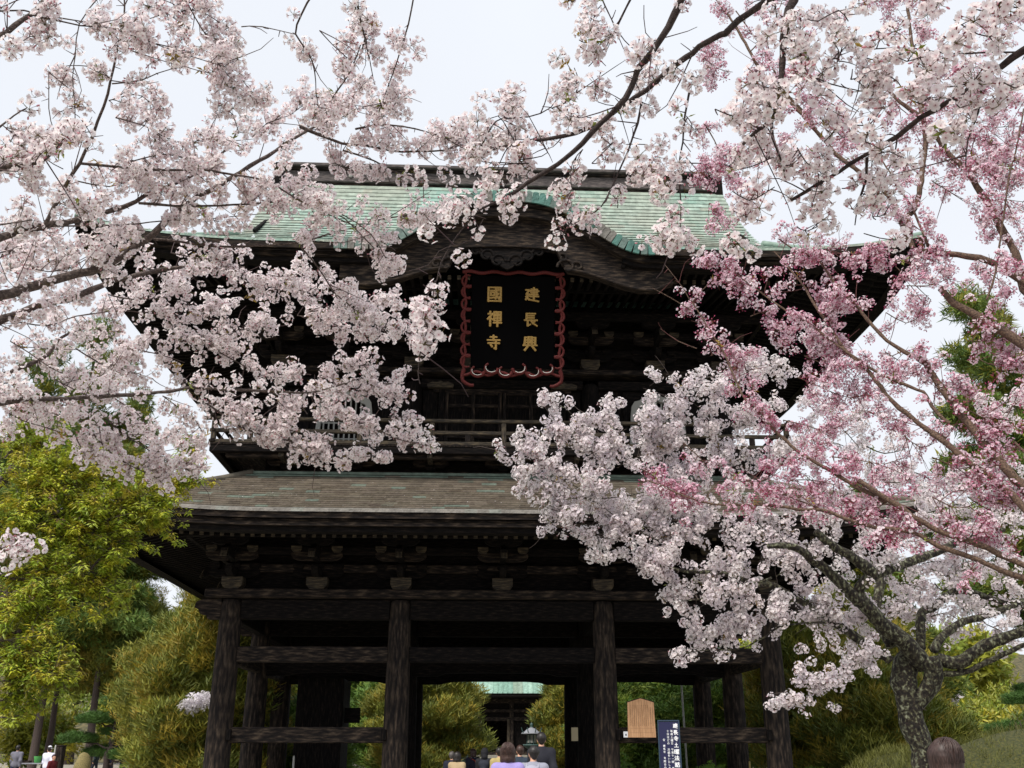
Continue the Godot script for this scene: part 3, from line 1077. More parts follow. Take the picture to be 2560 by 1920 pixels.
func bell_window(g: Node, at: Vector3):
	var o := holder(g, "bell_window", Transform3D(Basis(), at))
	# outline of the bell: pointed in the middle, lobed shoulders, sides that flare a little at the foot
	var right := []
	for p in [[0.0, 2.36], [0.10, 2.27], [0.28, 2.21], [0.46, 2.21], [0.58, 2.10], [0.74, 2.06], [0.84, 1.90], [0.88, 1.6], [0.90, 1.2], [0.93, 0.8], [0.98, 0.35], [1.04, 0.05]]:
		right.append(Vector2(p[0], p[1]))
	var inner := []
	for p in [[0.0, 2.12], [0.12, 2.05], [0.30, 2.01], [0.42, 1.99], [0.52, 1.88], [0.64, 1.83], [0.71, 1.70], [0.74, 1.5], [0.76, 1.2], [0.79, 0.8], [0.83, 0.35], [0.88, 0.05]]:
		inner.append(Vector2(p[0], p[1]))
	var b := MB.new()
	for s in [-1.0, 1.0]:
		for i in right.size() - 1:
			var a: Vector2 = right[i]
			var c: Vector2 = right[i + 1]
			var e: Vector2 = inner[i + 1]
			var f: Vector2 = inner[i]
			b.quad(Vector3(a.x * s, a.y, 0.1), Vector3(c.x * s, c.y, 0.1), Vector3(e.x * s, e.y, 0.1), Vector3(f.x * s, f.y, 0.1), Vector3(0, 0, 1))
			b.quad(Vector3(a.x * s, a.y, 0.1), Vector3(c.x * s, c.y, 0.1), Vector3(c.x * s, c.y, -0.06), Vector3(a.x * s, a.y, -0.06), Vector3(s, 0.4, 0))
			b.quad(Vector3(f.x * s, f.y, 0.1), Vector3(e.x * s, e.y, 0.1), Vector3(e.x * s, e.y, -0.06), Vector3(f.x * s, f.y, -0.06), Vector3(-s, -0.4, 0))
	part(o, "window_frame", b.mesh(), M.lattice_grey)
	beam(o, "window_sill", Vector3(0, 0.03, 0.03), Vector3(2.3, 0.09, 0.24), M.brown_x)
	for k in 9:
		var x := -0.68 + k * 0.17
		var top := 1.2
		for i in inner.size() - 1:
			if absf(x) >= inner[i].x and absf(x) <= inner[i + 1].x:
				top = lerpf(inner[i].y, inner[i + 1].y, (absf(x) - inner[i].x) / maxf(0.001, inner[i + 1].x - inner[i].x))
				break
		beam(o, "window_bar", Vector3(x, top * 0.5 + 0.03, 0.0), Vector3(0.05, top, 0.045), M.lattice_grey, 0.006)
	for y in [0.36, 0.66, 1.2, 1.42]:
		beam(o, "window_crossbar", Vector3(0, y, 0.003), Vector3(1.5, 0.045, 0.03), M.lattice_grey, 0.005)
	beam(o, "window_backing", Vector3(0, 1.1, -0.35), Vector3(2.1, 2.3, 0.04), M.shade_wood)
	# dark boards that fill the bay round the bell
	for s in [-1.0, 1.0]:
		beam(o, "window_side_board", Vector3(s * 1.06, 1.19, -0.045), Vector3(0.26, 2.5, 0.03), M.black_y)
		var corner := PackedVector2Array([Vector2(s * 0.0, 2.44), Vector2(s * 0.0, 2.30), Vector2(s * 0.30, 2.16), Vector2(s * 0.55, 2.06), Vector2(s * 0.80, 1.90), Vector2(s * 0.86, 1.55), Vector2(s * 0.95, 1.5), Vector2(s * 0.95, 2.44)])
		var cb := MB.new()
		cb.prism(corner, 0.02)
		part(o, "window_head_board", cb.mesh(), M.black_x, Transform3D(Basis(), Vector3(0, 0, -0.042)))


func upper_roof(g: Node):
	var patina := FastNoiseLite.new()
	patina.seed = 17
	patina.frequency = 0.22
	patina.fractal_octaves = 4
	lib.patina = patina
	var rows := 33
	var deep := 8.2
	for side in 4:
		var front := side % 2 == 0
		var turn := Basis().rotated(Vector3.UP, side * PI / 2)
		var all := MB.new()
		var half := TOP_HX if front else EAVE_Z
		var reach := EAVE_Z if front else TOP_HX
		var last := deep if front else TOP_HX - VERGE
		var step := deep / rows
		for r in int(ceil(last / step)):
			var d0 := maxf(0.0, step * r - 0.02) if r else -0.06
			var d1 := minf(last, step * (r + 1) + 0.08)
			var wide := half - d0
			if front and d0 > TOP_HX - VERGE:
				wide = VERGE
			var many := int(2.0 * half / 0.36)
			var shift := 0.5 if r % 2 else 0.0
			for j in many + 1:
				var xa := clampf(-half + 2.0 * half * (j - shift) / many, -wide, wide)
				var xb := clampf(-half + 2.0 * half * (j + 1 - shift) / many, -wide, wide)
				if xb - xa < 0.02:
					continue
				var cut := 0.0
				if side == 0:
					var k := kara((xa + xb) * 0.5)
					if k > 0.02:
						# where the curved gable takes over the sheets stop
						cut = (-RISE_A + sqrt(RISE_A * RISE_A + 4.0 * RISE_B * k)) / (2.0 * RISE_B)
						if d1 < cut:
							continue
				var q := []
				for e in [[xa, maxf(d0, cut), 0.075], [xb, maxf(d0, cut), 0.075], [xb, d1, 0.0], [xa, d1, 0.0]]:
					var y: float = 15.46 + upper_rise(maxf(0.0, e[1])) + lift(e[0] / maxf(0.1, half - e[1]), 0.62) * pow(maxf(0.0, 1.0 - e[1] / 4.0), 2.0)
					var lim: float = half - e[1] if not (front and e[1] > TOP_HX - VERGE) else VERGE
					q.append(turn * Vector3(clampf(e[0], -lim, lim), y + e[2] + rnd(-0.002, 0.002), reach - e[1]))
				all.col = sheet_color(1, q[0])
				var drop := Vector3(0, -0.025 if r else -0.07, 0)
				all.quad(q[0], q[1], q[2], q[3], Vector3.UP)
				all.quad(q[0], q[1], q[1] + drop, q[0] + drop, turn * Vector3(0, 0, 1))
		var o := part(g, "roof_sheets", all.mesh(), M.copper)
		o.set_meta("kind", "stuff")
	# barrel of the curved gable, running back into the slope
	var barrel := MB.new()
	var n := 56
	for j in n:
		var xa := -KARA_W + 2.0 * KARA_W * j / n
		var xb := -KARA_W + 2.0 * KARA_W * (j + 1) / n
		var k := kara((xa + xb) * 0.5)
		var cut := (-RISE_A + sqrt(RISE_A * RISE_A + 4.0 * RISE_B * k)) / (2.0 * RISE_B)
		var steps := maxi(1, int(cut / 0.25))
		for s in steps:
			var za := EAVE_Z - (cut + 0.12) * s / steps
			var zb := EAVE_Z - (cut + 0.12) * (s + 1) / steps
			barrel.col = sheet_color(1)
			barrel.quad(Vector3(xa, 15.47 + kara(xa), za), Vector3(xb, 15.47 + kara(xb), za), Vector3(xb, 15.45 + kara(xb), zb), Vector3(xa, 15.45 + kara(xa), zb), Vector3.UP)
	part(g, "curved_gable_sheets", barrel.mesh(), M.copper)
	# ribbed copper edge that follows the curve
	var ribs := []
	for v in 3:
		var b := MB.new()
		b.col = [Color(0.36, 0.44, 0.42), Color(0.28, 0.44, 0.41), Color(0.42, 0.41, 0.39)][v]
		b.prism(PackedVector2Array([Vector2(-0.098, -0.04), Vector2(0.098, -0.04), Vector2(0.098, 0.04), Vector2(0.07, 0.085), Vector2(0.0, 0.105), Vector2(-0.07, 0.085), Vector2(-0.098, 0.04)]), 0.62)
		var front := MB.new()
		front.col = b.col
		front.prism(PackedVector2Array([Vector2(-0.094, -0.30), Vector2(0.094, -0.30), Vector2(0.094, 0.03), Vector2(0.06, 0.07), Vector2(0.0, 0.085), Vector2(-0.06, 0.07), Vector2(-0.094, 0.03)]), 0.06, Transform3D(Basis(), Vector3(0, 0, 0.33)))
		b.add(front)
		ribs.append(b.mesh())
	var x := -KARA_W - 0.9
	while x < KARA_W + 0.9:
		var y := upper_eave_y(x) + kara(x)
		var slope := (kara(x + 0.05) - kara(x - 0.05)) / 0.1
		part(g, "copper_rib", ribs[rng.randi() % 3], M.copper, Transform3D(Basis(Vector3.BACK, atan(slope)), Vector3(x, y + 0.07, EAVE_Z - 0.24)))
		x += 0.205 / sqrt(1.0 + slope * slope)
	gable_boards(g)
	for sx in [-1.0, 1.0]:
		for sz in [-1.0, 1.0]:
			var pts := []
			for k in 7:
				var dd := (TOP_HX - VERGE) * k / 6.0
				pts.append(Vector3(sx * (TOP_HX - dd), 15.56 + upper_rise(dd) + 0.62 * pow(maxf(0.0, 1.0 - dd / 4.0), 2.0), sz * (EAVE_Z - dd)))
			var hip := MB.new()
			hip.tube(pts, [0.10, 0.11, 0.11, 0.11, 0.11, 0.11, 0.11], 7)
			for i in hip.c.size():
				hip.c[i] = Color(0.24, 0.34, 0.29)
			part(g, "hip_ridge", hip.mesh(), M.copper)
	# verges and gables at both ends
	for s in [-1.0, 1.0]:
		var verge := MB.new()
		var tri := PackedVector2Array()
		for sz in [1.0, -1.0]:
			var pts := []
			for k in 13:
				var dd := lerpf(TOP_HX - VERGE - 0.25, deep, k / 12.0)
				pts.append(Vector3(s * VERGE, 15.43 + upper_rise(dd), sz * (EAVE_Z - dd)))
			for k in 12:
				var down := Vector3(0, -0.42, 0)
				verge.quad(pts[k], pts[k + 1], pts[k + 1] + down, pts[k] + down, Vector3(s, 0, 0))
				verge.quad(pts[k] + down, pts[k + 1] + down, pts[k + 1] + down - Vector3(s * 0.14, 0, 0), pts[k] + down - Vector3(s * 0.14, 0, 0), Vector3.DOWN)
		part(g, "verge_board", verge.mesh(), M.black_z)
		var wall := MB.new()
		wall.prism(PackedVector2Array([Vector2(-4.9, 17.9), Vector2(4.9, 17.9), Vector2(2.4, 19.9), Vector2(0.4, 22.2), Vector2(-0.4, 22.2), Vector2(-2.4, 19.9)]), 0.1, Transform3D(Basis(Vector3.UP, PI / 2), Vector3(s * (VERGE - 0.5), 0, 0)))
		part(g, "gable_wall", wall.mesh(), M.black_y)
	# main ridge
	var rx := 8.75
	for l in [[22.42, 0.24, 0.62, 0.0, "brown_x"], [22.60, 0.10, 0.74, 0.05, "ridge_grey"], [22.90, 0.50, 0.5, 0.0, "ridge_grey"], [23.20, 0.10, 0.62, 0.06, "brown_x"], [23.33, 0.14, 0.78, 0.12, "ridge_grey"]]:
		beam(g, "ridge_course", Vector3(0, l[0], 0), Vector3(2 * (rx + l[3]), l[1], l[2] * 2.0 * 0.75), M[l[4]], 0.02)
	for s in [-1.0, 1.0]:
		beam(g, "ridge_end_block", Vector3(s * (rx + 0.12), 22.85, 0), Vector3(0.34, 1.15, 1.1), M.black_y, 0.06)
	var crest := MB.new()
	crest.lathe([Vector2(0.0, 0.0), Vector2(0.32, 0.0), Vector2(0.34, 0.05), Vector2(0.25, 0.09), Vector2(0.0, 0.1)], 16, Transform3D(Basis(Vector3.RIGHT, PI / 2), Vector3(0, 22.92, 0.37)))
	part(g, "ridge_crest", crest.mesh(), M.brown_x)
	for k in [-6.0, -3.0, 3.0, 6.0]:
		var stud := MB.new()
		stud.lathe([Vector2(0, 0), Vector2(0.09, 0), Vector2(0.08, 0.05), Vector2(0, 0.06)], 10, Transform3D(Basis(Vector3.RIGHT, PI / 2), Vector3(k, 22.92, 0.37)))
		part(g, "ridge_crest", stud.mesh(), M.lattice_grey)


func gable_boards(g: Node):
	# the thick curved board under the edge boards; its lower edge ends in scrolls beside the name plaque
	var z := EAVE_Z - 0.42
	for s in [-1.0, 1.0]:
		var top := PackedVector2Array()
		var low := PackedVector2Array()
		var n := 30
		for j in n + 1:
			var x := 5.0 * j / n
			var k := kara(x)
			var fat := 1.0 + 0.75 * k / KARA_H
			var upper := 15.45 + k - 0.36 * fat
			var under := 0.0
			if x < 1.55:
				under = 15.66 - 0.10 * pow(x / 1.55, 2.0)
			elif x < 1.75:
				under = lerpf(15.4, 14.95, (x - 1.55) / 0.2)
			else:
				under = 14.86 - 0.62 * smoothstep(1.75, 4.2, x) + 0.25 * smoothstep(4.4, 5.0, x)
			top.append(Vector2(s * x, maxf(upper, under + 0.12)))
			low.append(Vector2(s * x, under))
		var b := MB.new()
		for j in n:
			b.quad(Vector3(top[j].x, top[j].y, z), Vector3(top[j + 1].x, top[j + 1].y, z), Vector3(low[j + 1].x, low[j + 1].y, z), Vector3(low[j].x, low[j].y, z), Vector3(0, 0, 1))
			b.quad(Vector3(low[j].x, low[j].y, z), Vector3(low[j + 1].x, low[j + 1].y, z), Vector3(low[j + 1].x, low[j + 1].y, z - 0.22), Vector3(low[j].x, low[j].y, z - 0.22), Vector3(0, -1, 0))
			b.quad(Vector3(top[j].x, top[j].y, z - 0.22), Vector3(top[j + 1].x, top[j + 1].y, z - 0.22), Vector3(low[j + 1].x, low[j + 1].y, z - 0.22), Vector3(low[j].x, low[j].y, z - 0.22), Vector3(0, 0, -1))
		part(g, "curved_gable_board", b.mesh(), M.brown_x)
		# moulding along the lower edge and the scroll at its inner end
		var line := []
		var rads := []
		for j in range(11, n + 1):
			line.append(Vector3(low[j].x, low[j].y + 0.04, z + 0.02))
			rads.append(0.05)
		var mo := MB.new()
		mo.tube(line, rads, 6)
		for j in 3:
			var curl := []
			var cr := []
			for q in 15:
				var a: float = q * 0.42 + 0.6 * j
				var r: float = (0.30 - 0.017 * q) * [1.0, 0.6, 0.5][j]
				curl.append(Vector3(s * (1.70 + [0.10, 0.42, -0.02][j] - r * cos(a)), [14.98, 15.0, 15.28][j] + r * sin(a), z + 0.03))
				cr.append(0.045)
			mo.tube(curl, cr, 6)
		part(g, "scroll_moulding", mo.mesh(), M.brown_x)
	# boards that close the hollow behind
	var back := MB.new()
	back.box(Vector3(0, 15.9, z - 1.9), Vector3(7.6, 1.7, 0.06))
	part(g, "hollow_back_board", back.mesh(), M.shade_wood)
	var roof := MB.new()
	for j in 24:
		var xa := -3.9 + 7.8 * j / 24.0
		var xb := -3.9 + 7.8 * (j + 1) / 24.0
		roof.quad(Vector3(xa, 14.95 + kara(xa), z - 0.1), Vector3(xb, 14.95 + kara(xb), z - 0.1), Vector3(xb, 14.95 + kara(xb), z - 1.9), Vector3(xa, 14.95 + kara(xa), z - 1.9), Vector3.DOWN)
	part(g, "hollow_ceiling_board", roof.mesh(), M.shade_wood)
	# carved cloud pendant in the opening
	var o := holder(g, "carved_pendant", Transform3D(Basis(), Vector3(0, 15.62, z - 0.12)))
	for s in [-1.0, 1.0]:
		for c in [[0.28, -0.42, 0.24], [0.62, -0.24, 0.22], [0.95, -0.10, 0.18], [1.22, 0.0, 0.13]]:
			var curl := []
			var cr := []
			for q in 12:
				var a: float = q * 0.55
				var r: float = c[2] * (1.0 - q * 0.055)
				curl.append(Vector3(s * (c[0] - r * cos(a)), c[1] + r * sin(a), 0.03))
				cr.append(0.055 - 0.002 * q)
			var b := MB.new()
			b.tube(curl, cr, 6)
			part(o, "cloud_scroll", b.mesh(), M.black_x)
	var body := MB.new()
	body.prism(PackedVector2Array([Vector2(-1.3, 0.1), Vector2(1.3, 0.1), Vector2(1.15, -0.06), Vector2(0.9, -0.14), Vector2(0.6, -0.32), Vector2(0.3, -0.46), Vector2(0.16, -0.62), Vector2(0, -0.70), Vector2(-0.16, -0.62), Vector2(-0.3, -0.46), Vector2(-0.6, -0.32), Vector2(-0.9, -0.14), Vector2(-1.15, -0.06)]), 0.08)
	part(o, "pendant_board", body.mesh(), M.black_x)


# ------------------------------------------------------------------ lettering
func strokes_of(sign_name: String) -> Array:
	var s := {
		"ken": "42,14 82,14 82,36|34,25 94,25|42,36 82,36|38,48 88,48|34,60 94,60|62,4 62,76|8,18 30,18 14,46 30,46 10,80|12,60 30,80 94,92",
		"cho": "22,12 80,12|22,12 22,55|22,26 72,26|22,40 72,40|8,55 92,55|30,55 30,92 48,82|50,55 66,76 92,92|78,62 60,74",
		"ko": "18,10 14,56|18,12 32,10|18,28 32,28|16,44 32,44|68,12 84,12 84,56|68,28 84,28|68,44 84,44|38,8 62,8 62,58|38,8 38,58|44,22 56,22|44,32 56,32 56,46 44,46 44,32|4,62 96,62|36,68 16,94|64,68 86,94",
		"koku": "10,6 90,6 90,96|10,6 10,96|10,94 90,94|22,26 78,26|26,38 50,38 50,58|26,38 26,58|26,58 50,58|20,76 56,70|58,14 66,62 80,80 84,68|74,44 56,80|70,14 78,20",
		"zen": "10,18 40,18 8,52|24,4 24,14|24,40 24,96|28,46 40,56|50,6 66,6 66,22 50,22 50,6|74,6 92,6 92,22 74,22 74,6|50,30 92,30 92,62 50,62 50,30|50,46 92,46|71,30 71,98|44,76 98,76",
		"ji": "28,12 72,12|50,2 50,34|10,32 92,32|14,52 90,52|66,40 66,90 54,84|32,62 42,74",
		"do": "24,38 76,38|50,10 50,88|8,88 92,88",
		"yo": "8,16 36,16 36,84 8,84 8,16|8,50 36,50|46,10 66,10 66,32 46,32|46,21 66,21|74,10 94,10 94,32 74,32|74,21 94,21|56,36 44,58|52,48 52,96|52,50 94,50|52,64 92,64|52,78 92,78|52,94 96,94|74,38 74,94",
		"ho": "12,10 24,20|6,38 18,46|6,92 24,62|38,24 86,24|62,6 62,50|30,50 96,50|58,50 40,88 84,84|74,66 92,94",
		"wa": "20,4 28,12|4,24 44,24|8,38 40,38|8,51 40,51|10,64 38,64 38,92 10,92 10,64|54,14 90,8|48,34 98,34|73,12 73,58|54,58 92,58 92,94 54,94 54,58",
		"nichi": "24,8 76,8 76,92 24,92 24,8|24,50 76,50", "ju": "8,42 92,42|50,6 50,94", "ichi": "8,50 92,50",
		"mai": "30,4 16,22|24,14 84,14|26,28 80,28 74,78|26,28 20,78|8,52 94,52|18,78 78,78 72,96 62,92|50,28 46,78",
		"shu": "10,14 20,24|8,44 24,44 14,70 26,84 94,92|36,10 90,10 88,76|36,10 32,78|48,24 78,24|62,14 62,38|46,38 80,38|52,50 74,50 74,66 52,66 52,50",
		"go": "30,6 14,36|24,22 82,22|8,50 94,50|52,22 52,96", "zen_front": "30,4 38,16|70,4 62,16|8,20 92,20|20,34 46,34 46,92|20,34 20,92|20,52 46,52|20,68 46,68|62,38 62,76|82,32 82,94 70,90",
		"toki": "8,14 34,14 34,82 8,82 8,14|8,48 34,48|46,20 92,20|68,4 68,38|40,38 96,38|42,56 96,56|80,44 80,94 68,90|52,66 60,78",
		"bun": "38,6 8,48|62,6 94,48|24,50 74,50 70,92 56,88|46,50 18,94", "ho_kana": "20,10 16,90|40,18 90,18|40,42 90,42|66,18 66,84 44,86 50,68 90,82", "do_kana": "30,10 40,44|80,32 24,60 30,90 84,88|74,6 80,16|88,2 94,12", "no_kana": "52,16 40,78 14,74 16,40 50,14 86,36 84,70 60,90",
		"wo_kana": "14,22 84,22|46,6 20,60 44,46 54,66|88,40 40,66 40,90 84,90", "i_kana": "18,22 20,66 34,82|72,30 86,64", "ta_kana": "8,26 62,26|36,6 14,92|52,48 88,46|50,70 58,86 92,86", "shi_kana": "30,8 28,74 46,90 82,72", "ma_kana": "16,24 86,24|20,46 82,46|52,6 52,80 28,86 30,70 84,90", "su_kana": "8,26 92,26|58,6 58,54 40,62 44,44 58,50 48,92",
		"gyo": "10,14 42,14 42,90|12,30 40,30|12,50 40,50|12,14 12,90|56,14 92,14|74,14 74,90|52,52 96,52", "in": "10,8 10,94|10,10 34,12 22,42 34,60 12,64|64,4 64,14|42,16 42,26|42,16 94,16 92,26|50,34 86,34|42,50 94,50|58,50 44,94|74,50 76,90 96,88", "kai": "50,6 8,44|50,6 94,44|32,40 68,40|18,58 84,58|44,58 24,88 78,84|64,72 82,94", "no_stop": "40,60 60,60",
	}
	var out := []
	for st in (s[sign_name] as String).split("|"):
		var pts := []
		for p in st.split(" "):
			var xy := p.split(",")
			pts.append(Vector2(float(xy[0]), float(xy[1])))
		out.append(pts)
	return out


# one character, centred on the origin of the xy plane, standing proud of it
func letter_into(b: MB, sign_name: String, size: float, weight: float, proud: float, at: Vector3):
	var i := 0
	for st in strokes_of(sign_name):
		for k in st.size() - 1:
			var p := Vector3((st[k].x - 50.0) / 100.0 * size, (50.0 - st[k].y) / 100.0 * size, 0)
			var q := Vector3((st[k + 1].x - 50.0) / 100.0 * size, (50.0 - st[k + 1].y) / 100.0 * size, 0)
			var d := q - p
			var long := d.length()
			var w := weight * size * (0.85 if absf(d.x) > absf(d.y) else 1.1)
			b.box(at + (p + q) * 0.5 + Vector3(0, 0, proud * 0.5 + 0.0005 * (i % 7)), Vector3(long + w * 0.75, w, proud), minf(w, proud) * 0.3, Basis(Vector3.BACK, atan2(d.y, d.x)))
			i += 1


func name_plaque():
	var g := deg_to_rad(2.5)
	var o := thing("name_plaque", "black plaque with six gold characters in a red scroll frame, hung under the curved gable", "plaque", Vector3(-0.5, 0.19, -34.65) + Basis(Vector3.UP, g) * Vector3(0.22, 12.35, 6.5), g)
	# it leans forward: the top hangs further out than the foot
	var tilt := Transform3D(Basis(Vector3.RIGHT, 0.36), Vector3.ZERO)
	var w := 2.56
	var h := 2.85
	beam(o, "plaque_board", tilt * Vector3(0, h * 0.5, 0), Vector3(w, h, 0.08), M.black_lacquer, 0.01, tilt.basis)
	var chars := [["ken", 0.225, 0.80], ["cho", 0.215, 0.535], ["ko", 0.21, 0.275], ["koku", -0.225, 0.80], ["zen", -0.225, 0.535], ["ji", -0.23, 0.275]]
	for c in chars:
		var b := MB.new()
		letter_into(b, c[0], 0.47, 0.135, 0.035, Vector3.ZERO)
		part(o, "gilded_character", b.mesh(), M.old_gold, tilt * Transform3D(Basis(), Vector3(c[1] * w, c[2] * h, 0.045)))
	# frame of red scrolls with curls turned inwards
	var frame := holder(o, "scroll_frame", tilt)
	var curl_mesh := {}
	for flip in [-1.0, 1.0]:
		var b := MB.new()
		var pts := []
		var rads := []
		for q in 10:
			var a := -2.0 + q * 0.44
			var r := 0.20 - 0.0095 * maxf(0, q - 5)
			pts.append(Vector3(flip * (r * cos(a)), r * sin(a), 0.0))
			rads.append(0.046 - 0.002 * q)
		b.tube(pts, rads, 7)
		curl_mesh[flip] = b.mesh()
	for s in [-1.0, 1.0]:
		for k in 8:
			part(frame, "red_scroll", curl_mesh[s], M.red_lacquer, Transform3D(Basis().scaled(Vector3(1, 1.0 if k % 2 else -1.0, 1)), Vector3(s * (w * 0.5 + 0.10), 0.20 + k * 0.355, 0.05)))
		var bar := []
		for k in 17:
			bar.append(Vector3(s * (w * 0.5 + 0.20 + 0.035 * sin(k * 1.57)), -0.06 + k * (h + 0.16) / 16.0, 0.03))
		var bb := MB.new()
		var br := []
		for k in 17:
			br.append(0.046)
		bb.tube(bar, br, 7)
		part(frame, "frame_side", bb.mesh(), M.red_lacquer)
		var leg := []
		var lr := []
		for k in 8:
			leg.append(Vector3(s * (w * 0.5 + 0.2 + 0.05 * sin(k * 0.6) - (0.0 if k < 5 else 0.085 * (k - 4))), -0.05 - 0.085 * minf(k, 5.6), 0.03))
			lr.append(0.07 - 0.003 * k)
		var lb := MB.new()
		lb.tube(leg, lr, 7)
		part(frame, "frame_leg", lb.mesh(), M.red_lacquer)
	var top := []
	var tr := []
	for k in 25:
		top.append(Vector3(-w * 0.5 - 0.28 + k * (w + 0.56) / 24.0, h + 0.10 + 0.03 * sin(k * 1.05), 0.04))
		tr.append(0.058)
	var tb := MB.new()
	tb.tube(top, tr, 7)
	part(frame, "frame_top", tb.mesh(), M.red_lacquer)
	for k in 6:
		var s := -1.0 if k < 3 else 1.0
		var b := MB.new()
		var pts := []
		var rads := []
		var edge := []
		for q in 11:
			var a := -0.1 - q * 0.40
			var r := 0.21 - 0.007 * maxf(0, q - 6)
			var p := Vector3(-s * r * cos(a), r * sin(a) * 0.85, 0.0)
			pts.append(p)
			if q > 1 and q < 9:
				edge.append(p * 0.9 + Vector3(0, 0.03, 0.05))
			rads.append(0.054 - 0.002 * q)
		b.tube(pts, rads, 7)
		var at := Transform3D(Basis(), Vector3(-w * 0.5 + 0.22 + k * (w - 0.44) / 5.0, -0.03 + 0.05 * (1 if k % 2 else -1), 0.07))
		part(frame, "bottom_scroll", b.mesh(), M.red_lacquer, at)
		var eb := MB.new()
		var er := []
		for q in edge.size():
			er.append(0.009)
		eb.tube(edge, er, 5)
		part(frame, "white_edge", eb.mesh(), M.chalk_white, at)
	var low := []
	var lr2 := []
	for k in 25:
		low.append(Vector3(-w * 0.5 - 0.2 + k * (w + 0.4) / 24.0, -0.16 - 0.06 * cos(k * 1.0472), 0.05))
		lr2.append(0.045)
	var lb2 := MB.new()
	lb2.tube(low, lr2, 7)
	part(frame, "frame_bottom", lb2.mesh(), M.red_lacquer)


# ------------------------------------------------------------------ setting
func setting():
	var b := MB.new()
	var n := 40
	for i in n:
		for j in n:
			var q := []
			for k in [[0, 0], [1, 0], [1, 1], [0, 1]]:
				q.append(Vector3(-400.0 + 800.0 * (i + k[0]) / n, 0.0, 60.0 - 660.0 * (j + k[1]) / n))
			b.quad(q[0], q[1], q[2], q[3], Vector3.UP)
	structure("ground", b.mesh(), M.gravel)
	var path := MB.new()
	path.box(Vector3(-0.4, 0.02, -50), Vector3(5.0, 0.06, 100), 0.01)
	structure("path", path.mesh(), M.stone)
	# wooded hills behind the temple
	var h := MB.new()
	var f := FastNoiseLite.new()
	f.seed = 3
	f.frequency = 0.012
	var cols := 60
	var rows := 14
	var ids := []
	for j in rows + 1:
		for i in cols + 1:
			var x := -260.0 + 520.0 * i / cols
			var z := -105.0 - 150.0 * j / rows
			var up := hill_height(x, z, f)
			var nn := Vector3(hill_height(x - 2, z, f) - hill_height(x + 2, z, f), 4.0, hill_height(x, z - 2, f) - hill_height(x, z + 2, f)).normalized()
			ids.append(h.vert(Vector3(x, up, z), nn))
	for j in rows:
		for i in cols:
			var a := j * (cols + 1) + i
			h.ix.append_array(PackedInt32Array([a, a + cols + 2, a + 1, a, a + cols + 1, a + cols + 2]))
	structure("hills", h.mesh(), M.forest_floor)
	# the low grassy mound of the garden on the right
	var mound := MB.new()
	for m in [[15.2, -29.5, 6.6, 5.0, 2.15], [10.4, -28.2, 2.6, 2.4, 1.5], [19.0, -34.0, 7.0, 5.0, 2.3]]:
		var rr := 10
		var ss := 28
		var first := mound.v.size()
		for r in rr + 1:
			var t := float(r) / rr
			for k in ss:
				var a := TAU * k / ss
				var y: float = m[4] * pow(cos(t * PI * 0.5), 1.4) - 0.02
				mound.vert(Vector3(m[0] + cos(a) * m[2] * t, y, m[1] + sin(a) * m[3] * t), Vector3(cos(a) * t * m[4] / m[2] * 1.4, 1.0, sin(a) * t * m[4] / m[3] * 1.4).normalized())
		for r in rr:
			for k in ss:
				var a0 := first + r * ss + k
				var b0 := first + r * ss + (k + 1) % ss
				mound.ix.append_array(PackedInt32Array([a0, b0 + ss, b0, a0, a0 + ss, b0 + ss]))
	structure("grass_mound", mound.mesh(), M.turf)
	var spots := []
	var tints := []
	for i in 5200:
		var m: Array = [[15.2, -29.5, 6.6, 5.0, 2.15], [10.4, -28.2, 2.6, 2.4, 1.5], [19.0, -34.0, 7.0, 5.0, 2.3]][rng.randi() % 3]
		var t := sqrt(rng.randf())
		var a := rnd(0, TAU)
		spots.append(Transform3D(Basis(Vector3.UP, rnd(0, TAU)).scaled(Vector3.ONE * rnd(0.6, 1.2)), Vector3(m[0] + cos(a) * m[2] * t, m[4] * pow(cos(t * PI * 0.5), 1.4) - 0.03, m[1] + sin(a) * m[3] * t)))
		var k := rnd(0.7, 1.25)
		tints.append(Color(k * 1.05, k, k * 0.7))
	var gr := stuff(self, "grass", lib.grass, M.needle, spots, tints)
	tag(gr, "short yellow-green grass on the garden mound at lower right", "grass")


func hill_height(x: float, z: float, f: FastNoiseLite) -> float:
	var back := smoothstep(-105.0, -190.0, z)
	var open := 1.0 - 0.75 * exp(-pow((x + 4.0) / 46.0, 2.0))
	return (back * (19.0 + 9.0 * f.get_noise_2d(x, z)) * open) - 0.4


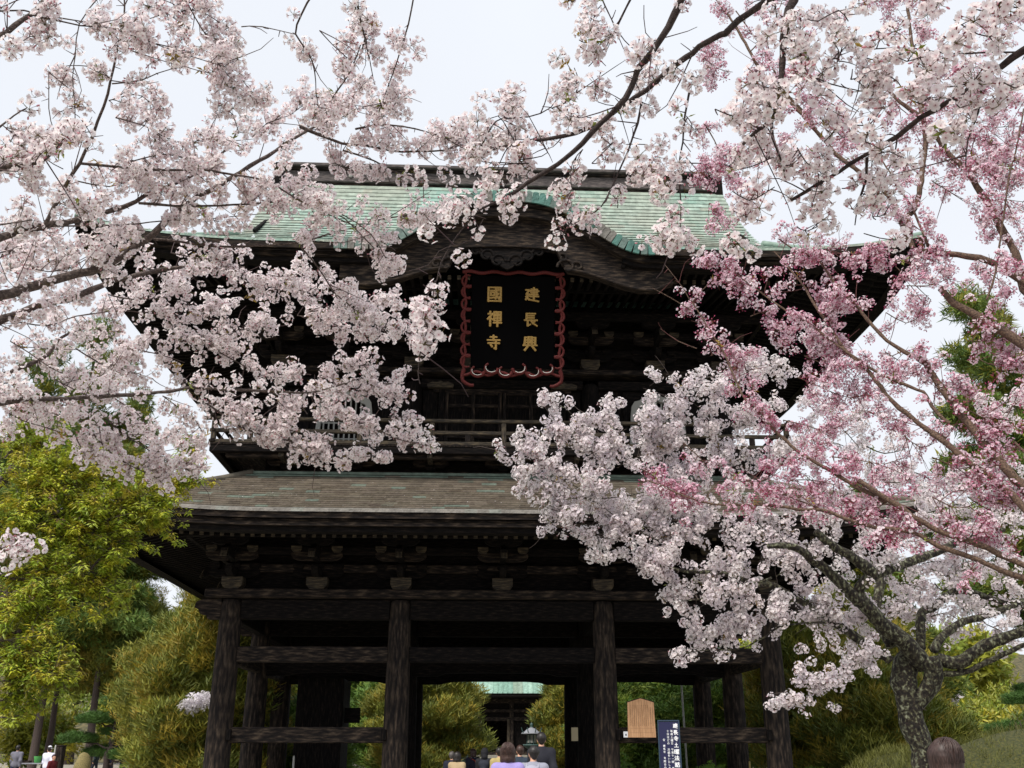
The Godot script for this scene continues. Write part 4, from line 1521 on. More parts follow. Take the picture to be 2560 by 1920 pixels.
func main_hall():
	var o := thing("main_hall", "dark wooden temple hall with green roof and open doorway seen through the gate", "temple hall", Vector3(-1.45, 0.3, -100), deg_to_rad(1.0))
	var w := 8.5
	for x in [-8.5, -5.2, -1.9, 1.4, 5.0, 8.5]:
		beam(o, "column", Vector3(x, 2.9, 0), Vector3(0.4, 5.8, 0.4), M.brown_y, 0.08)
	beam(o, "stone_base", Vector3(0, 0.3, 0.4), Vector3(20, 0.6, 3.2), M.stone)
	for y in [[1.1, 0.3], [3.85, 0.35], [4.6, 0.26], [5.5, 0.4]]:
		beam(o, "wall_beam", Vector3(0, y[0] if y[0] > 1.2 else 0.75, 0.1), Vector3(17.2, y[1], 0.3), M.brown_x)
	for i in 10:
		var x := -7.7 + i * 1.65
		if absf(x + 0.25) < 1.3:
			continue
		beam(o, "wall_board", Vector3(x, 2.8, -0.05), Vector3(1.6, 5.2, 0.1), M.black_y)
	beam(o, "upper_board", Vector3(-0.25, 4.9, -0.06), Vector3(3.3, 2.0, 0.1), M.black_x)
	for s in [-1.45, 1.25]:
		beam(o, "door_post", Vector3(s - 0.15, 2.2, 0.25), Vector3(0.26, 3.2, 0.2), M.bare_y)
		beam(o, "door_leaf", Vector3(s - 0.15 + signf(s) * 0.32, 2.2, 0.45), Vector3(0.28, 3.1, 0.12), M.brown_y)
	beam(o, "inner_wall", Vector3(0, 2.9, -5.0), Vector3(16.8, 5.8, 0.2), M.brown_x)
	for s in [-1.0, 1.0]:
		beam(o, "inner_side_wall", Vector3(s * 8.4, 2.9, -2.5), Vector3(0.2, 5.8, 5.0), M.brown_x)
	beam(o, "ceiling", Vector3(0, 5.75, -2.4), Vector3(17, 0.1, 5.2), M.brown_x)
	# green copper roof with raised seams
	var eave := MB.new()
	eave.box(Vector3(0, 5.95, 2.3), Vector3(22.5, 0.35, 0.3), 0.05)
	eave.box(Vector3(0, 5.8, 1.2), Vector3(21.5, 0.1, 2.4), 0.02)
	part(o, "eave_board", eave.mesh(), M.black_x)
	for i in 46:
		var x := -11.0 + i * 0.48
		var r := MB.new()
		r.col = sheet_color(1) * Color(0.8, 0.95, 0.9)
		var q := []
		for k in 7:
			var t := k / 6.0
			q.append(Vector2(2.55 - 7.0 * t, 6.1 + 4.6 * t * (0.6 + 0.4 * t)))
		for k in 6:
			r.quad(Vector3(x, q[k].y, q[k].x), Vector3(x + 0.46, q[k].y, q[k].x), Vector3(x + 0.46, q[k + 1].y, q[k + 1].x), Vector3(x, q[k + 1].y, q[k + 1].x), Vector3(0, 1, 0.5))
			r.box(Vector3(x + 0.47, (q[k].y + q[k + 1].y) * 0.5 + 0.05, (q[k].x + q[k + 1].x) * 0.5), Vector3(0.07, 0.08, q[k].distance_to(q[k + 1])), 0.0, Basis.looking_at(Vector3(0, q[k + 1].y - q[k].y, q[k + 1].x - q[k].x).normalized()))
		part(o, "roof_sheet", r.mesh(), M.copper)
	beam(o, "ridge", Vector3(0, 10.9, -4.5), Vector3(16, 0.8, 0.7), M.black_x)
	beam(o, "roof_back_board", Vector3(0, 8.2, -4.7), Vector3(22, 5.0, 0.2), M.black_x)

	var side := thing("side_building", "pale-walled building with a light green eave right of the far hall", "building", Vector3(6.6, 0.3, -92), deg_to_rad(-4))
	beam(side, "wall", Vector3(0, 1.4, -1.5), Vector3(7.0, 2.8, 0.3), M.black_y)
	for x in [-3.2, -1.6, 0.0, 1.6]:
		beam(side, "post", Vector3(x, 1.45, 0), Vector3(0.2, 2.9, 0.2), M.brown_y, 0.03)
	var ev := MB.new()
	ev.col = Color(0.42, 0.58, 0.45)
	ev.box(Vector3(0, 3.35, 0.3), Vector3(8.2, 0.85, 0.9), 0.04)
	part(side, "eave", ev.mesh(), M.copper)
	beam(side, "eave_edge", Vector3(0, 3.81, 0.32), Vector3(8.3, 0.08, 1.0), M.plaster)
	var gable := MB.new()
	gable.prism(PackedVector2Array([Vector2(-3.3, 3.9), Vector2(3.3, 3.9), Vector2(1.6, 5.1), Vector2(0, 5.7), Vector2(-1.6, 5.1)]), 0.3)
	part(side, "gable", gable.mesh(), M.plaster, Transform3D(Basis(), Vector3(0, 0, -0.6)))


# ------------------------------------------------------------------ trees in the distance
func trunk_into(b: MB, from: Vector3, to: Vector3, r0: float, r1: float, wobble: float, sides := 8):
	var pts := []
	var rads := []
	var n := 7
	for k in n + 1:
		var t := float(k) / n
		pts.append(from.lerp(to, t) + (rdir() * wobble if k > 0 and k < n else Vector3.ZERO))
		rads.append(lerpf(r0, r1, t) * (1.0 + 0.35 * pow(1.0 - t, 6.0)))
	b.tube(pts, rads, sides)


# lumps: [offset from the foot, radii]; tufts sit on and in the lumps, limbs run to them
func crowned_tree(called: String, label: String, category: String, group: String, at: Vector3, top: float, trunk_r: float, lumps: Array, mesh: Mesh, m: Material, many: int, size: Vector2, colors: Array, bark: String, out_turn := 0.5) -> Node3D:
	var o := thing(called, label, category, at, 0.0, group)
	var tb := MB.new()
	trunk_into(tb, Vector3(0, -0.1, 0), Vector3(rnd(-0.3, 0.3), top, rnd(-0.3, 0.3)), trunk_r, trunk_r * 0.25, trunk_r * 0.5)
	part(o, "trunk", tb.mesh(), M[bark])
	var lb := MB.new()
	for l in lumps:
		var c: Vector3 = l[0]
		trunk_into(lb, Vector3(0, clampf(c.y - absf(c.x) * 0.5 - 0.4, 0.4, top * 0.95), 0), c, trunk_r * 0.32, trunk_r * 0.08, 0.12, 5)
	part(o, "limbs", lb.mesh(), M[bark]).set_meta("kind", "stuff")
	var spots := []
	var tints := []
	var total := 0.0
	for l in lumps:
		total += l[1].x * l[1].y + l[1].x * l[1].z
	for l in lumps:
		var c: Vector3 = l[0]
		var r: Vector3 = l[1]
		var n := int(many * (r.x * r.y + r.x * r.z) / total)
		for i in n:
			var d := rdir()
			var k := pow(rng.randf(), 0.28) * rnd(0.85, 1.12)
			var p := c + d * r * k
			var up := Vector3.UP.lerp((d * Vector3(1, 0.6, 1)).normalized(), out_turn).normalized()
			var basis := Basis(Quaternion(Vector3.UP, up)) * Basis(Vector3.UP, rnd(0, TAU))
			spots.append(Transform3D(basis.scaled(Vector3.ONE * rnd(size.x, size.y)), p))
			var col: Color = colors[rng.randi() % colors.size()]
			var b := rnd(0.75, 1.25)
			tints.append(Color(col.r * b, col.g * b, col.b * b))
	stuff(o, "crown", mesh, m, spots, tints)
	return o


func far_trees():
	var f := FastNoiseLite.new()
	f.seed = 3
	f.frequency = 0.012
	var kinds := [[Color(1.0, 1.0, 0.8), "mid green broad tree"], [Color(1.5, 1.25, 0.7), "yellow-green spring tree"], [Color(0.6, 0.75, 0.7), "dark evergreen tree"], [Color(1.9, 1.45, 1.1), "beige half-bare tree"]]
	# [x, z, height, kind, where]
	var spots := [
		[-34.0, -112.0, 14.0, 1, "leftmost on the hillside"], [-28.0, -118.0, 15.0, 0, "on the hillside behind the tall junipers"], [-39.0, -108.0, 13.0, 2, "at the left edge of the hillside"],
		[-22.0, -114.0, 13.0, 1, "on the hillside just left of the gate"], [-17.0, -108.0, 11.0, 2, "behind the left corner column"], [-20.0, -84.0, 13.5, 0, "beside the white gap of sky under the left eave"], [-26.0, -86.0, 15.0, 1, "behind the pair of bare trunks"], [-25.0, -100.0, 8.0, 3, "low on the slope behind the lamp post"], [-20.5, -97.0, 7.0, 3, "on the slope left of the corner column"],
		[-31.0, -98.0, 8.0, 1, "behind the left garden path"], [-44.0, -104.0, 16.0, 0, "beyond the left edge of the view"],
		[-12.0, -112.0, 9.0, 2, "left of the far hall"], [13.0, -108.0, 10.0, 2, "behind the right bay of the gate"], [19.0, -112.0, 12.0, 0, "right of the gate behind the junipers"],
		[25.0, -108.0, 12.0, 3, "on the right slope behind the lichened trunk"], [30.0, -118.0, 15.0, 1, "on the right hillside beside a gap of sky"], [36.0, -112.0, 15.0, 0, "on the right hillside above the mound"], [42.0, -116.0, 17.0, 2, "at the right edge of the hillside"], [48.0, -110.0, 15.0, 1, "far right on the hillside"],
		[31.0, -96.0, 8.0, 3, "low on the right slope above the bamboo stakes"], [38.0, -94.0, 7.0, 3, "at the right edge low on the slope"], [23.0, -92.0, 7.0, 1, "low behind the right garden"],
	]
	var low := [
		[-33.0, -72.0, 4.2, 1], [-29.0, -78.0, 5.0, 3], [-25.5, -74.0, 3.6, 1], [-22.0, -80.0, 5.2, 3], [-19.5, -72.0, 3.4, 1], [-31.0, -84.0, 6.5, 0], [-36.5, -80.0, 6.0, 3], [-27.0, -88.0, 7.0, 1], [-20.0, -90.0, 7.5, 0],
		[19.5, -66.0, 4.2, 1], [24.0, -72.0, 5.0, 3], [28.0, -68.0, 4.4, 0], [32.0, -76.0, 6.0, 1], [26.5, -82.0, 6.5, 0], [36.0, -74.0, 5.4, 3], [40.0, -84.0, 7.0, 1], [21.5, -84.0, 6.2, 1], [31.0, -62.0, 3.6, 1],
	]
	var sides := ["by the left garden path", "in the right garden"]
	var ranks := ["first", "second", "third", "fourth", "fifth", "sixth", "seventh", "eighth", "ninth"]
	for i in low.size():
		var s: Array = low[i]
		var h: float = s[2]
		var c: Color = kinds[s[3]][0]
		var lumps := []
		for k in 6:
			var a := k * 2.4
			lumps.append([Vector3(cos(a) * h * 0.26, h * rnd(0.25, 0.8), sin(a) * h * 0.26), Vector3(h * 0.26, h * 0.17, h * 0.24)])
		crowned_tree("garden_shrub", "%s %s, counted from the gate" % [["green shrub", "yellow-green shrub", "dark shrub", "beige half-bare shrub"][s[3]] + " " + sides[0 if i < 9 else 1], ranks[i % 9]], "shrub", "shrubs of the slopes", Vector3(s[0], 0, s[1]), h * 0.7, 0.08, lumps, lib.far_leaf, M.leaf, 170 if s[3] != 3 else 90, Vector2(0.5, 0.95), [c, c * Color(1.2, 1.1, 0.8), c * Color(0.7, 0.85, 0.9)], "bark", 0.6)
	for s in spots:
		var y := maxf(0.0, hill_height(s[0], s[1], f) - 0.3)
		var h: float = s[2]
		var k: Array = kinds[s[3]]
		var lumps := []
		for i in 7:
			var a := i * 2.4
			lumps.append([Vector3(cos(a) * h * 0.2 * rnd(0.4, 1.1), h * rnd(0.42, 0.86), sin(a) * h * 0.2), Vector3(h * rnd(0.16, 0.25), h * rnd(0.12, 0.18), h * 0.18)])
		var c: Color = k[0]
		crowned_tree("hillside_tree", k[1] + " " + s[4], "tree", "trees on the hillside", Vector3(s[0], y, s[1]), h * 0.8, h * 0.028, lumps, lib.far_leaf, M.leaf, 380 if s[3] != 3 else 170, Vector2(0.9, 1.7), [c, c * Color(1.2, 1.1, 0.8), c * Color(0.7, 0.85, 0.9)], "bark", 0.6)
	# tall conifers that stand above the hills at both sides
	for s in [
		[-27.4, -60.0, 28.0, 3.6, "tall brown-green conifer behind the blossom at the left edge"], [-24.6, -61.0, 23.0, 2.0, "slender conifer right of the tall one at the left edge"], [-31.5, -62.0, 27.0, 3.4, "conifer partly cut by the left edge"],
		[25.8, -50.0, 25.5, 3.0, "tall dark conifer behind the pink cherry at right"], [29.5, -55.0, 27.0, 3.2, "tallest conifer at the right edge"], [21.8, -60.0, 16.5, 2.4, "lower conifer behind the pink cherry beside the sky gap"],
	]:
		var lumps := []
		var h: float = s[2]
		for i in 16:
			var t := 0.30 + 0.70 * i / 15.0
			var a := i * 2.4
			var r: float = s[3] * (1.15 - t) * 1.35
			lumps.append([Vector3(cos(a) * r * 0.75, h * t, sin(a) * r * 0.75), Vector3(r * 0.75 + 0.25, 0.55, r * 0.75 + 0.25)])
		crowned_tree("conifer", s[4], "tree", "tall conifers at the sides", Vector3(s[0], 0, s[1]), h, 0.2, lumps, lib.dark_flame, M.needle, 1600, Vector2(0.9, 1.6), [Color(1, 1, 1), Color(1.7, 1.2, 0.8), Color(0.6, 0.8, 0.8)], "bark", 0.75)
	# blossom far behind the left corner column
	var lumps2 := [[Vector3(0.75, 3.2, 3.3), Vector3(0.5, 0.2, 0.4)], [Vector3(0.3, 3.0, 3.3), Vector3(0.3, 0.14, 0.3)]]
	crowned_tree("distant_cherry", "small white cherry showing beside the left corner column", "tree", "", Vector3(-11.9, 0, -40.4), 2.8, 0.12, lumps2, lib.far_blossom, M.petal, 45, Vector2(0.3, 0.45), [Color(1, 1, 1), Color(0.95, 0.97, 1.0)], "bark", 0.5)
	crowned_tree("distant_cherry", "pale cherry far off between lichened trunk and right edge", "tree", "", Vector3(24.5, 0, -62), 4.6, 0.14, [[Vector3(0, 4.6, 0), Vector3(2.4, 0.9, 1.6)], [Vector3(-1.5, 3.9, 0), Vector3(1.2, 0.6, 1)]], lib.far_blossom, M.petal, 260, Vector2(0.5, 0.9), [Color(1, 1, 1)], "bark", 0.5)


func junipers():
	var olive := [Color(1.0, 1.0, 0.8), Color(1.35, 1.05, 0.7), Color(0.75, 0.85, 0.8), Color(0.5, 0.65, 0.6)]
	var dark := [Color(0.7, 1.0, 0.8), Color(1.2, 1.2, 0.9), Color(0.5, 0.7, 0.7)]
	# [x, z, height, radius, golden?, label]
	for s in [
		[-11.6, -40.0, 7.4, 2.5, true, "big golden-olive juniper just left of the gate's corner column", 0.12],
		[-29.8, -67.0, 19.0, 5.0, true, "tall olive juniper behind the green tree at left", 0.40],
		[-34.0, -65.0, 21.0, 5.5, true, "tallest olive juniper at the left edge behind the green tree", 0.40],
		[-15.2, -52.0, 10.4, 4.2, true, "yellow-green juniper behind the left corner, touching the eave", 0.25],
		[-9.2, -44.0, 3.0, 1.9, false, "low dark green juniper at the foot of the left corner column", 0.12],
		[-4.7, -56.0, 6.8, 2.9, true, "old olive juniper left of the passage behind the gate", 0.12],
		[-7.3, -60.0, 5.6, 2.6, false, "dark juniper behind the left bay", 0.12],
		[3.7, -62.0, 7.0, 1.9, true, "juniper with a bent limb right of the passage", 0.12],
		[6.2, -54.0, 5.6, 2.6, false, "dark green juniper behind the notice board", 0.12],
		[9.6, -52.0, 6.4, 2.7, false, "dark juniper behind the right bay", 0.12],
		[-24.5, -64.0, 11.5, 5.0, true, "broad juniper far behind the lamp post", 0.5],
		[19.0, -58.0, 10.5, 4.6, true, "broad olive juniper far behind the right garden", 0.12],
		[12.4, -43.0, 7.0, 2.6, true, "yellow-green juniper right of the gate's right corner column", 0.12],
		[13.8, -39.0, 4.2, 2.6, true, "low olive juniper behind the lichened trunk", 0.12],
		[16.4, -44.0, 6.0, 2.3, true, "yellow-green juniper behind the lichened cherry trunk", 0.12],
	]:
		var h: float = s[2]
		var r: float = s[3]
		var lumps := []
		for i in 13:
			var t: float = s[6] + (1.0 - s[6]) * i / 12.0
			var a: float = i * 2.4 + s[0]
			var w := r * (0.45 + 0.55 * sin(PI * minf(1.0, 0.25 + t * 0.72)))
			if t > 0.75:
				w *= 1.0 - (t - 0.75) * 2.6
			lumps.append([Vector3(cos(a) * w * 0.55, h * t * 0.97, sin(a) * w * 0.55), Vector3(w * 0.62 + 0.2, h * 0.09 + 0.2, w * 0.62 + 0.2)])
		crowned_tree("juniper", s[5], "tree", "junipers round the gate", Vector3(s[0], 0, s[1]), h * 0.9, 0.2, lumps, lib.flame if s[4] else lib.dark_flame, M.needle, 2300, Vector2(0.7, 1.25), olive if s[4] else dark, "bark", 0.35)


func garden():
	# clipped pines: flat pads of needles on bent limbs
	for s in [
		[-21.6, -56.0, 4.3, [[-1.7, 1.9], [0.2, 2.3], [1.5, 1.9], [-0.6, 1.2], [1.1, 1.1], [2.2, 1.35], [0.6, 3.1], [1.8, 2.9], [-0.9, 2.9], [1.6, 3.9], [0.5, 3.8]], "clipped garden pine with cloud-like pads beside the left path"],
		[27.6, -50.0, 5.2, [[-1.7, 3.0], [0.2, 3.6], [1.6, 3.2], [-0.6, 4.6], [1.0, 5.0], [2.0, 4.4], [-2.2, 4.1]], "tall garden pine behind the grass mound at the right edge"],
		[23.2, -46.0, 3.6, [[-1.2, 2.2], [0.6, 2.8], [1.4, 2.2], [0.0, 3.5]], "small green pine above the bamboo stakes"],
	]:
		var o := thing("garden_pine", s[4], "pine tree", Vector3(s[0], 0, s[1]), 0.0, "pines of the garden")
		var tb := MB.new()
		trunk_into(tb, Vector3.ZERO, Vector3(0.3, s[2], 0), 0.17, 0.05, 0.16)
		part(o, "trunk", tb.mesh(), M.dark_bark)
		for p in s[3]:
			var c := Vector3(p[0], p[1], rnd(-0.8, 0.8))
			var lb := MB.new()
			trunk_into(lb, Vector3(0.1, maxf(0.4, c.y - 0.35), 0), c, 0.06, 0.025, 0.08, 5)
			part(o, "limb", lb.mesh(), M.dark_bark)
			var spots := []
			var tints := []
			for i in 150:
				var a := rnd(0, TAU)
				var q := sqrt(rng.randf())
				spots.append(Transform3D(Basis(Vector3.UP, rnd(0, TAU)).scaled(Vector3.ONE * rnd(0.7, 1.2)), c + Vector3(cos(a) * q * 0.95, 0.06 + 0.28 * (1.0 - q * q) * rng.randf(), sin(a) * q * 0.8)))
				var k := rnd(0.7, 1.4)
				tints.append(Color(k, k, k * 0.9))
			stuff(o, "needle_pad", lib.needles, M.needle, spots, tints)
	# bushes
	for s in [[-17.2, -50.0, 1.55, 1.5, "round clipped bright green bush left of the gate"], [4.4, -45.0, 1.5, 1.0, "yellow-green bush right of the passage behind the gate"], [6.4, -33.6, 1.15, 0.8, "low green bush behind the fence rail below the notice board"], [9.8, -34.0, 1.0, 0.9, "low dark bush at the foot of the right corner column"]]:
		var o := thing("clipped_bush", s[4], "bush", Vector3(s[0], 0, s[1]), 0.0, "bushes")
		var tb := MB.new()
		for k in 5:
			trunk_into(tb, Vector3(rnd(-0.1, 0.1), 0, rnd(-0.1, 0.1)), Vector3(rnd(-0.5, 0.5), s[2] * 0.7, rnd(-0.4, 0.4)), 0.03, 0.012, 0.04, 5)
		part(o, "stems", tb.mesh(), M.dark_bark)
		var spots := []
		var tints := []
		for i in 520:
			var d := rdir()
			d.y = absf(d.y)
			var k := pow(rng.randf(), 0.25)
			spots.append(Transform3D(rbasis().scaled(Vector3.ONE * rnd(0.8, 1.3)), Vector3(d.x * s[3] * k, 0.1 + d.y * (s[2] - 0.1) * k, d.z * s[3] * k)))
			var b := rnd(0.7, 1.2)
			tints.append(Color(b * 0.45, b * 0.75, b * 0.6))
		stuff(o, "foliage", lib.leaves[0], M.leaf, spots, tints)
	# bare shrubs in the right garden and on the left slope
	for s in [[21.0, -42.0, 2.6, "bare brown shrub left of the small pine in the right garden"], [25.6, -41.0, 2.2, "bare shrub above the grass mound at right"], [-19.5, -62.0, 4.6, "bare pale tree behind the lamp post"], [17.6, -46.0, 3.2, "bare beige shrub right of the lichened trunk"]]:
		var o := thing("bare_shrub", s[3], "shrub", Vector3(s[0], 0, s[1]), 0.0, "bare shrubs")
		for k in 9:
			var b := MB.new()
			var end := Vector3(rnd(-0.9, 0.9), s[2] * rnd(0.7, 1.0), rnd(-0.6, 0.6))
			trunk_into(b, Vector3(rnd(-0.1, 0.1), 0, 0), end, 0.04, 0.01, 0.12, 5)
			for j in 7:
				var from := end * rnd(0.45, 0.95)
				trunk_into(b, from, from + rdir() * 0.5 + Vector3(0, 0.35, 0), 0.014, 0.004, 0.05, 4)
			part(o, "stem", b.mesh(), M.bark)
	# bamboo stakes of the low fence
	for i in 9:
		var b := MB.new()
		b.lathe([Vector2(0.0, 0.0), Vector2(0.03, 0.0), Vector2(0.03, 0.6), Vector2(0.036, 0.61), Vector2(0.03, 0.62), Vector2(0.028, 1.25), Vector2(0.0, 1.27)], 8)
		var x := 16.9 + i * 0.95 + rnd(-0.2, 0.2)
		var o := part(self, "bamboo_stake", b.mesh(), M.bamboo, Transform3D(Basis(Vector3.BACK, rnd(-0.06, 0.06)), Vector3(x, 0.6, -36.0)))
		tag(o, "thin yellow bamboo stake in the row behind the grass mound", "stake", "bamboo stakes behind the mound")
	for s in [[4.85, -31.6, "short bamboo stake under the notice board"], [7.1, -31.4, "short bamboo stake right of the navy signboard"]]:
		var b := MB.new()
		b.lathe([Vector2(0.0, 0.0), Vector2(0.028, 0.0), Vector2(0.028, 1.2), Vector2(0.0, 1.21)], 8)
		tag(part(self, "bamboo_stake", b.mesh(), M.bamboo, Transform3D(Basis(), Vector3(s[0], 0, s[1]))), s[2], "stake")


# ------------------------------------------------------------------ flowering trees
func new_tree(o: Node3D, bark: String, flowers: Array, petals: Material, lush: float, twig_color: Color, droop: float, single: int) -> Dictionary:
	var t := {"node": o, "bark": bark, "flowers": flowers, "petals": petals, "lush": lush, "twigs": MB.new(), "spots": [], "droop": droop, "single": single, "scale": Vector2(0.65, 1.2), "tint": [Color(1, 1, 1), Color(0.97, 0.95, 0.96), Color(1.0, 0.97, 0.985)], "buds": [], "young": []}
	t.twigs.col = twig_color
	return t


# a bough: flat is a list of points in centimetres, radii in millimetres, flowers per metre, how far they stand off in metres
func limb(t: Dictionary, flat: Array, r0: float, r1: float, dens: float, spread: float):
	var raw := []
	for i in range(0, flat.size(), 3):
		raw.append(Vector3(flat[i], flat[i + 1], flat[i + 2]) * 0.01)
	var pts := []
	for i in raw.size() - 1:
		var a: Vector3 = raw[maxi(i - 1, 0)]
		var b: Vector3 = raw[i]
		var c: Vector3 = raw[i + 1]
		var d: Vector3 = raw[mini(i + 2, raw.size() - 1)]
		var steps := clampi(int(b.distance_to(c) / 0.07), 2, 12)
		for k in steps:
			pts.append(b.cubic_interpolate(c, a, d, float(k) / steps))
	pts.append(raw[-1])
	var rads := []
	var n := pts.size()
	var acc := [0.0]
	for i in range(1, n):
		acc.append(acc[-1] + pts[i].distance_to(pts[i - 1]))
	var long: float = acc[-1]
	for i in n:
		var r := lerpf(r0, r1, acc[i] / long) * 0.001
		rads.append(r * rnd(0.9, 1.12))
		if i > 0 and i < n - 1:
			pts[i] += rdir() * minf(0.006, r * 0.35)
	if not t.has("roots"):
		t.roots = []
	t.roots.append([flat[0], flat[1], flat[2], r0])
	var b := MB.new()
	b.tube(pts, rads, 10 if r0 > 20.0 else (7 if r0 > 8.0 else 5))
	part(t.node, "branch", b.mesh(), M[t.bark])
	# bare spurs
	for k in int(long * 7.0):
		var i := rng.randi() % (n - 1)
		var d := rdir()
		var tw: MB = t.twigs
		tw.tube([pts[i], pts[i] + d * (rads[i] + 0.012), pts[i] + d * (rads[i] + rnd(0.02, 0.06)) + rdir() * 0.006], [0.0028, 0.0024, 0.0016], 4)
	# bare twigs between the flowers
	if dens > 0.0:
		for k in int(long * 4.0):
			var i := rng.randi() % (n - 1)
			var d: Vector3 = (rdir() + (pts[i + 1] - pts[i]).normalized() * 0.8 + Vector3(0, 0.2 - t.droop, 0)).normalized()
			var l := rnd(0.10, 0.34)
			var side := rdir() * l * 0.18
			(t.twigs as MB).tube([pts[i], pts[i] + d * l * 0.35 + side * 0.6, pts[i] + d * l * 0.7 + side, pts[i] + d * l + side * 0.6], [0.0032, 0.0027, 0.0021, 0.0014], 4)
	var clusters := int(round(long * dens * t.lush))
	while clusters > 0:
		var i := rng.randi() % (n - 1)
		var along: Vector3 = (pts[i + 1] - pts[i]).normalized()
		var d := rdir()
		d = (d - along * d.dot(along) * 0.7 + along * 0.45).normalized()
		d.y += 0.12 - t.droop
		d = d.normalized()
		var reach := spread * rnd(0.3, 1.45)
		if spread < 0.06:
			reach = spread * rnd(0.5, 1.0)
		var from: Vector3 = pts[i].lerp(pts[i + 1], rng.randf())
		var bend := rdir() * reach * 0.25 - Vector3(0, reach * t.droop * 0.5, 0)
		var line := []
		for k in 5:
			var s := k / 4.0
			line.append(from + d * reach * s + bend * s * s)
		var rr := 0.0022 + reach * 0.006
		(t.twigs as MB).tube(line, [rr, rr * 0.85, rr * 0.7, rr * 0.55, rr * 0.4], 4)
		var put := mini(clusters, rng.randi_range(1, 1 + int(reach / 0.055)))
		for k in put:
			var s := 1.0 - float(k) / maxf(1.0, put) * 0.9
			var p: Vector3 = from + d * reach * s + bend * s * s + rdir() * rnd(0.008, 0.034)
			if t.has("hang"):
				p.y -= t.hang
			t.spots.append(p)
		if rng.randf() < 0.16:
			t.buds.append(line[4] + rdir() * 0.01)
		if rng.randf() < 0.11:
			t.young.append(line[rng.randi() % 4])
		clusters -= put


# carry the first point of a bough back to the trunk, outside the picture
func join(t: Dictionary, index: int, flat: Array, r: float):
	var to: Array = t.roots[index]
	limb(t, flat + [to[0], to[1], to[2]], maxf(r, to[3] * 1.3), to[3], 0, 0.1)


func finish_tree(t: Dictionary):
	var o: Node3D = t.node
	var eye := Vector3(0, EYE, 0)
	var order: Array = t.spots
	order.sort_custom(func(a, b): return a.distance_squared_to(eye) < b.distance_squared_to(eye))
	# colours of petals differ a little from spur to spur
	var skins := []
	for c in t.tint:
		var m: StandardMaterial3D = (t.petals as StandardMaterial3D).duplicate()
		m.albedo_color = (c as Color).linear_to_srgb()
		skins.append(m)
	var rest := []
	for i in order.size():
		var basis := rbasis()
		if t.has("upright"):
			basis = Basis(Vector3.UP, rnd(0, TAU)) * Basis(Vector3.RIGHT, rnd(-0.5, 0.5))
		var at := Transform3D(basis.scaled(Vector3.ONE * rnd(t.scale.x, t.scale.y)), order[i])
		if i < t.single:
			part(o, t.get("piece", "blossom_cluster"), t.flowers[rng.randi() % t.flowers.size()], skins[rng.randi() % skins.size()], at)
		else:
			rest.append(at)
	if rest:
		stuff(o, t.get("mass", "blossoms"), t.flowers[0], t.petals, rest, t.tint)
	if t.buds:
		var bs := []
		for p in t.buds:
			bs.append(Transform3D(rbasis(), p))
		stuff(o, "buds", lib.bud[0], M.petal, bs, [Color(1, 1, 1)])
	# single flowers and pairs among the clusters
	if t.get("mass", "blossoms") == "blossoms":
		var lone := []
		for i in range(0, order.size(), 3):
			lone.append(Transform3D(rbasis().scaled(Vector3.ONE * rnd(0.8, 1.1)), order[i] + rdir() * rnd(0.03, 0.075)))
		stuff(o, "single_flowers", t.flowers[-1] if t.flowers.size() < 5 else t.flowers[3], t.petals, lone, t.tint)
	if t.young:
		var ys := []
		for p in t.young:
			ys.append(Transform3D(rbasis().scaled(Vector3.ONE * rnd(0.5, 1.0)), p))
		stuff(o, "young_leaves", lib.young_leaf[0], M.leaf, ys, [Color(1, 1, 1), Color(1.4, 0.8, 0.6)])
	part(o, "twigs", (t.twigs as MB).mesh(), M.twig).set_meta("kind", "stuff")


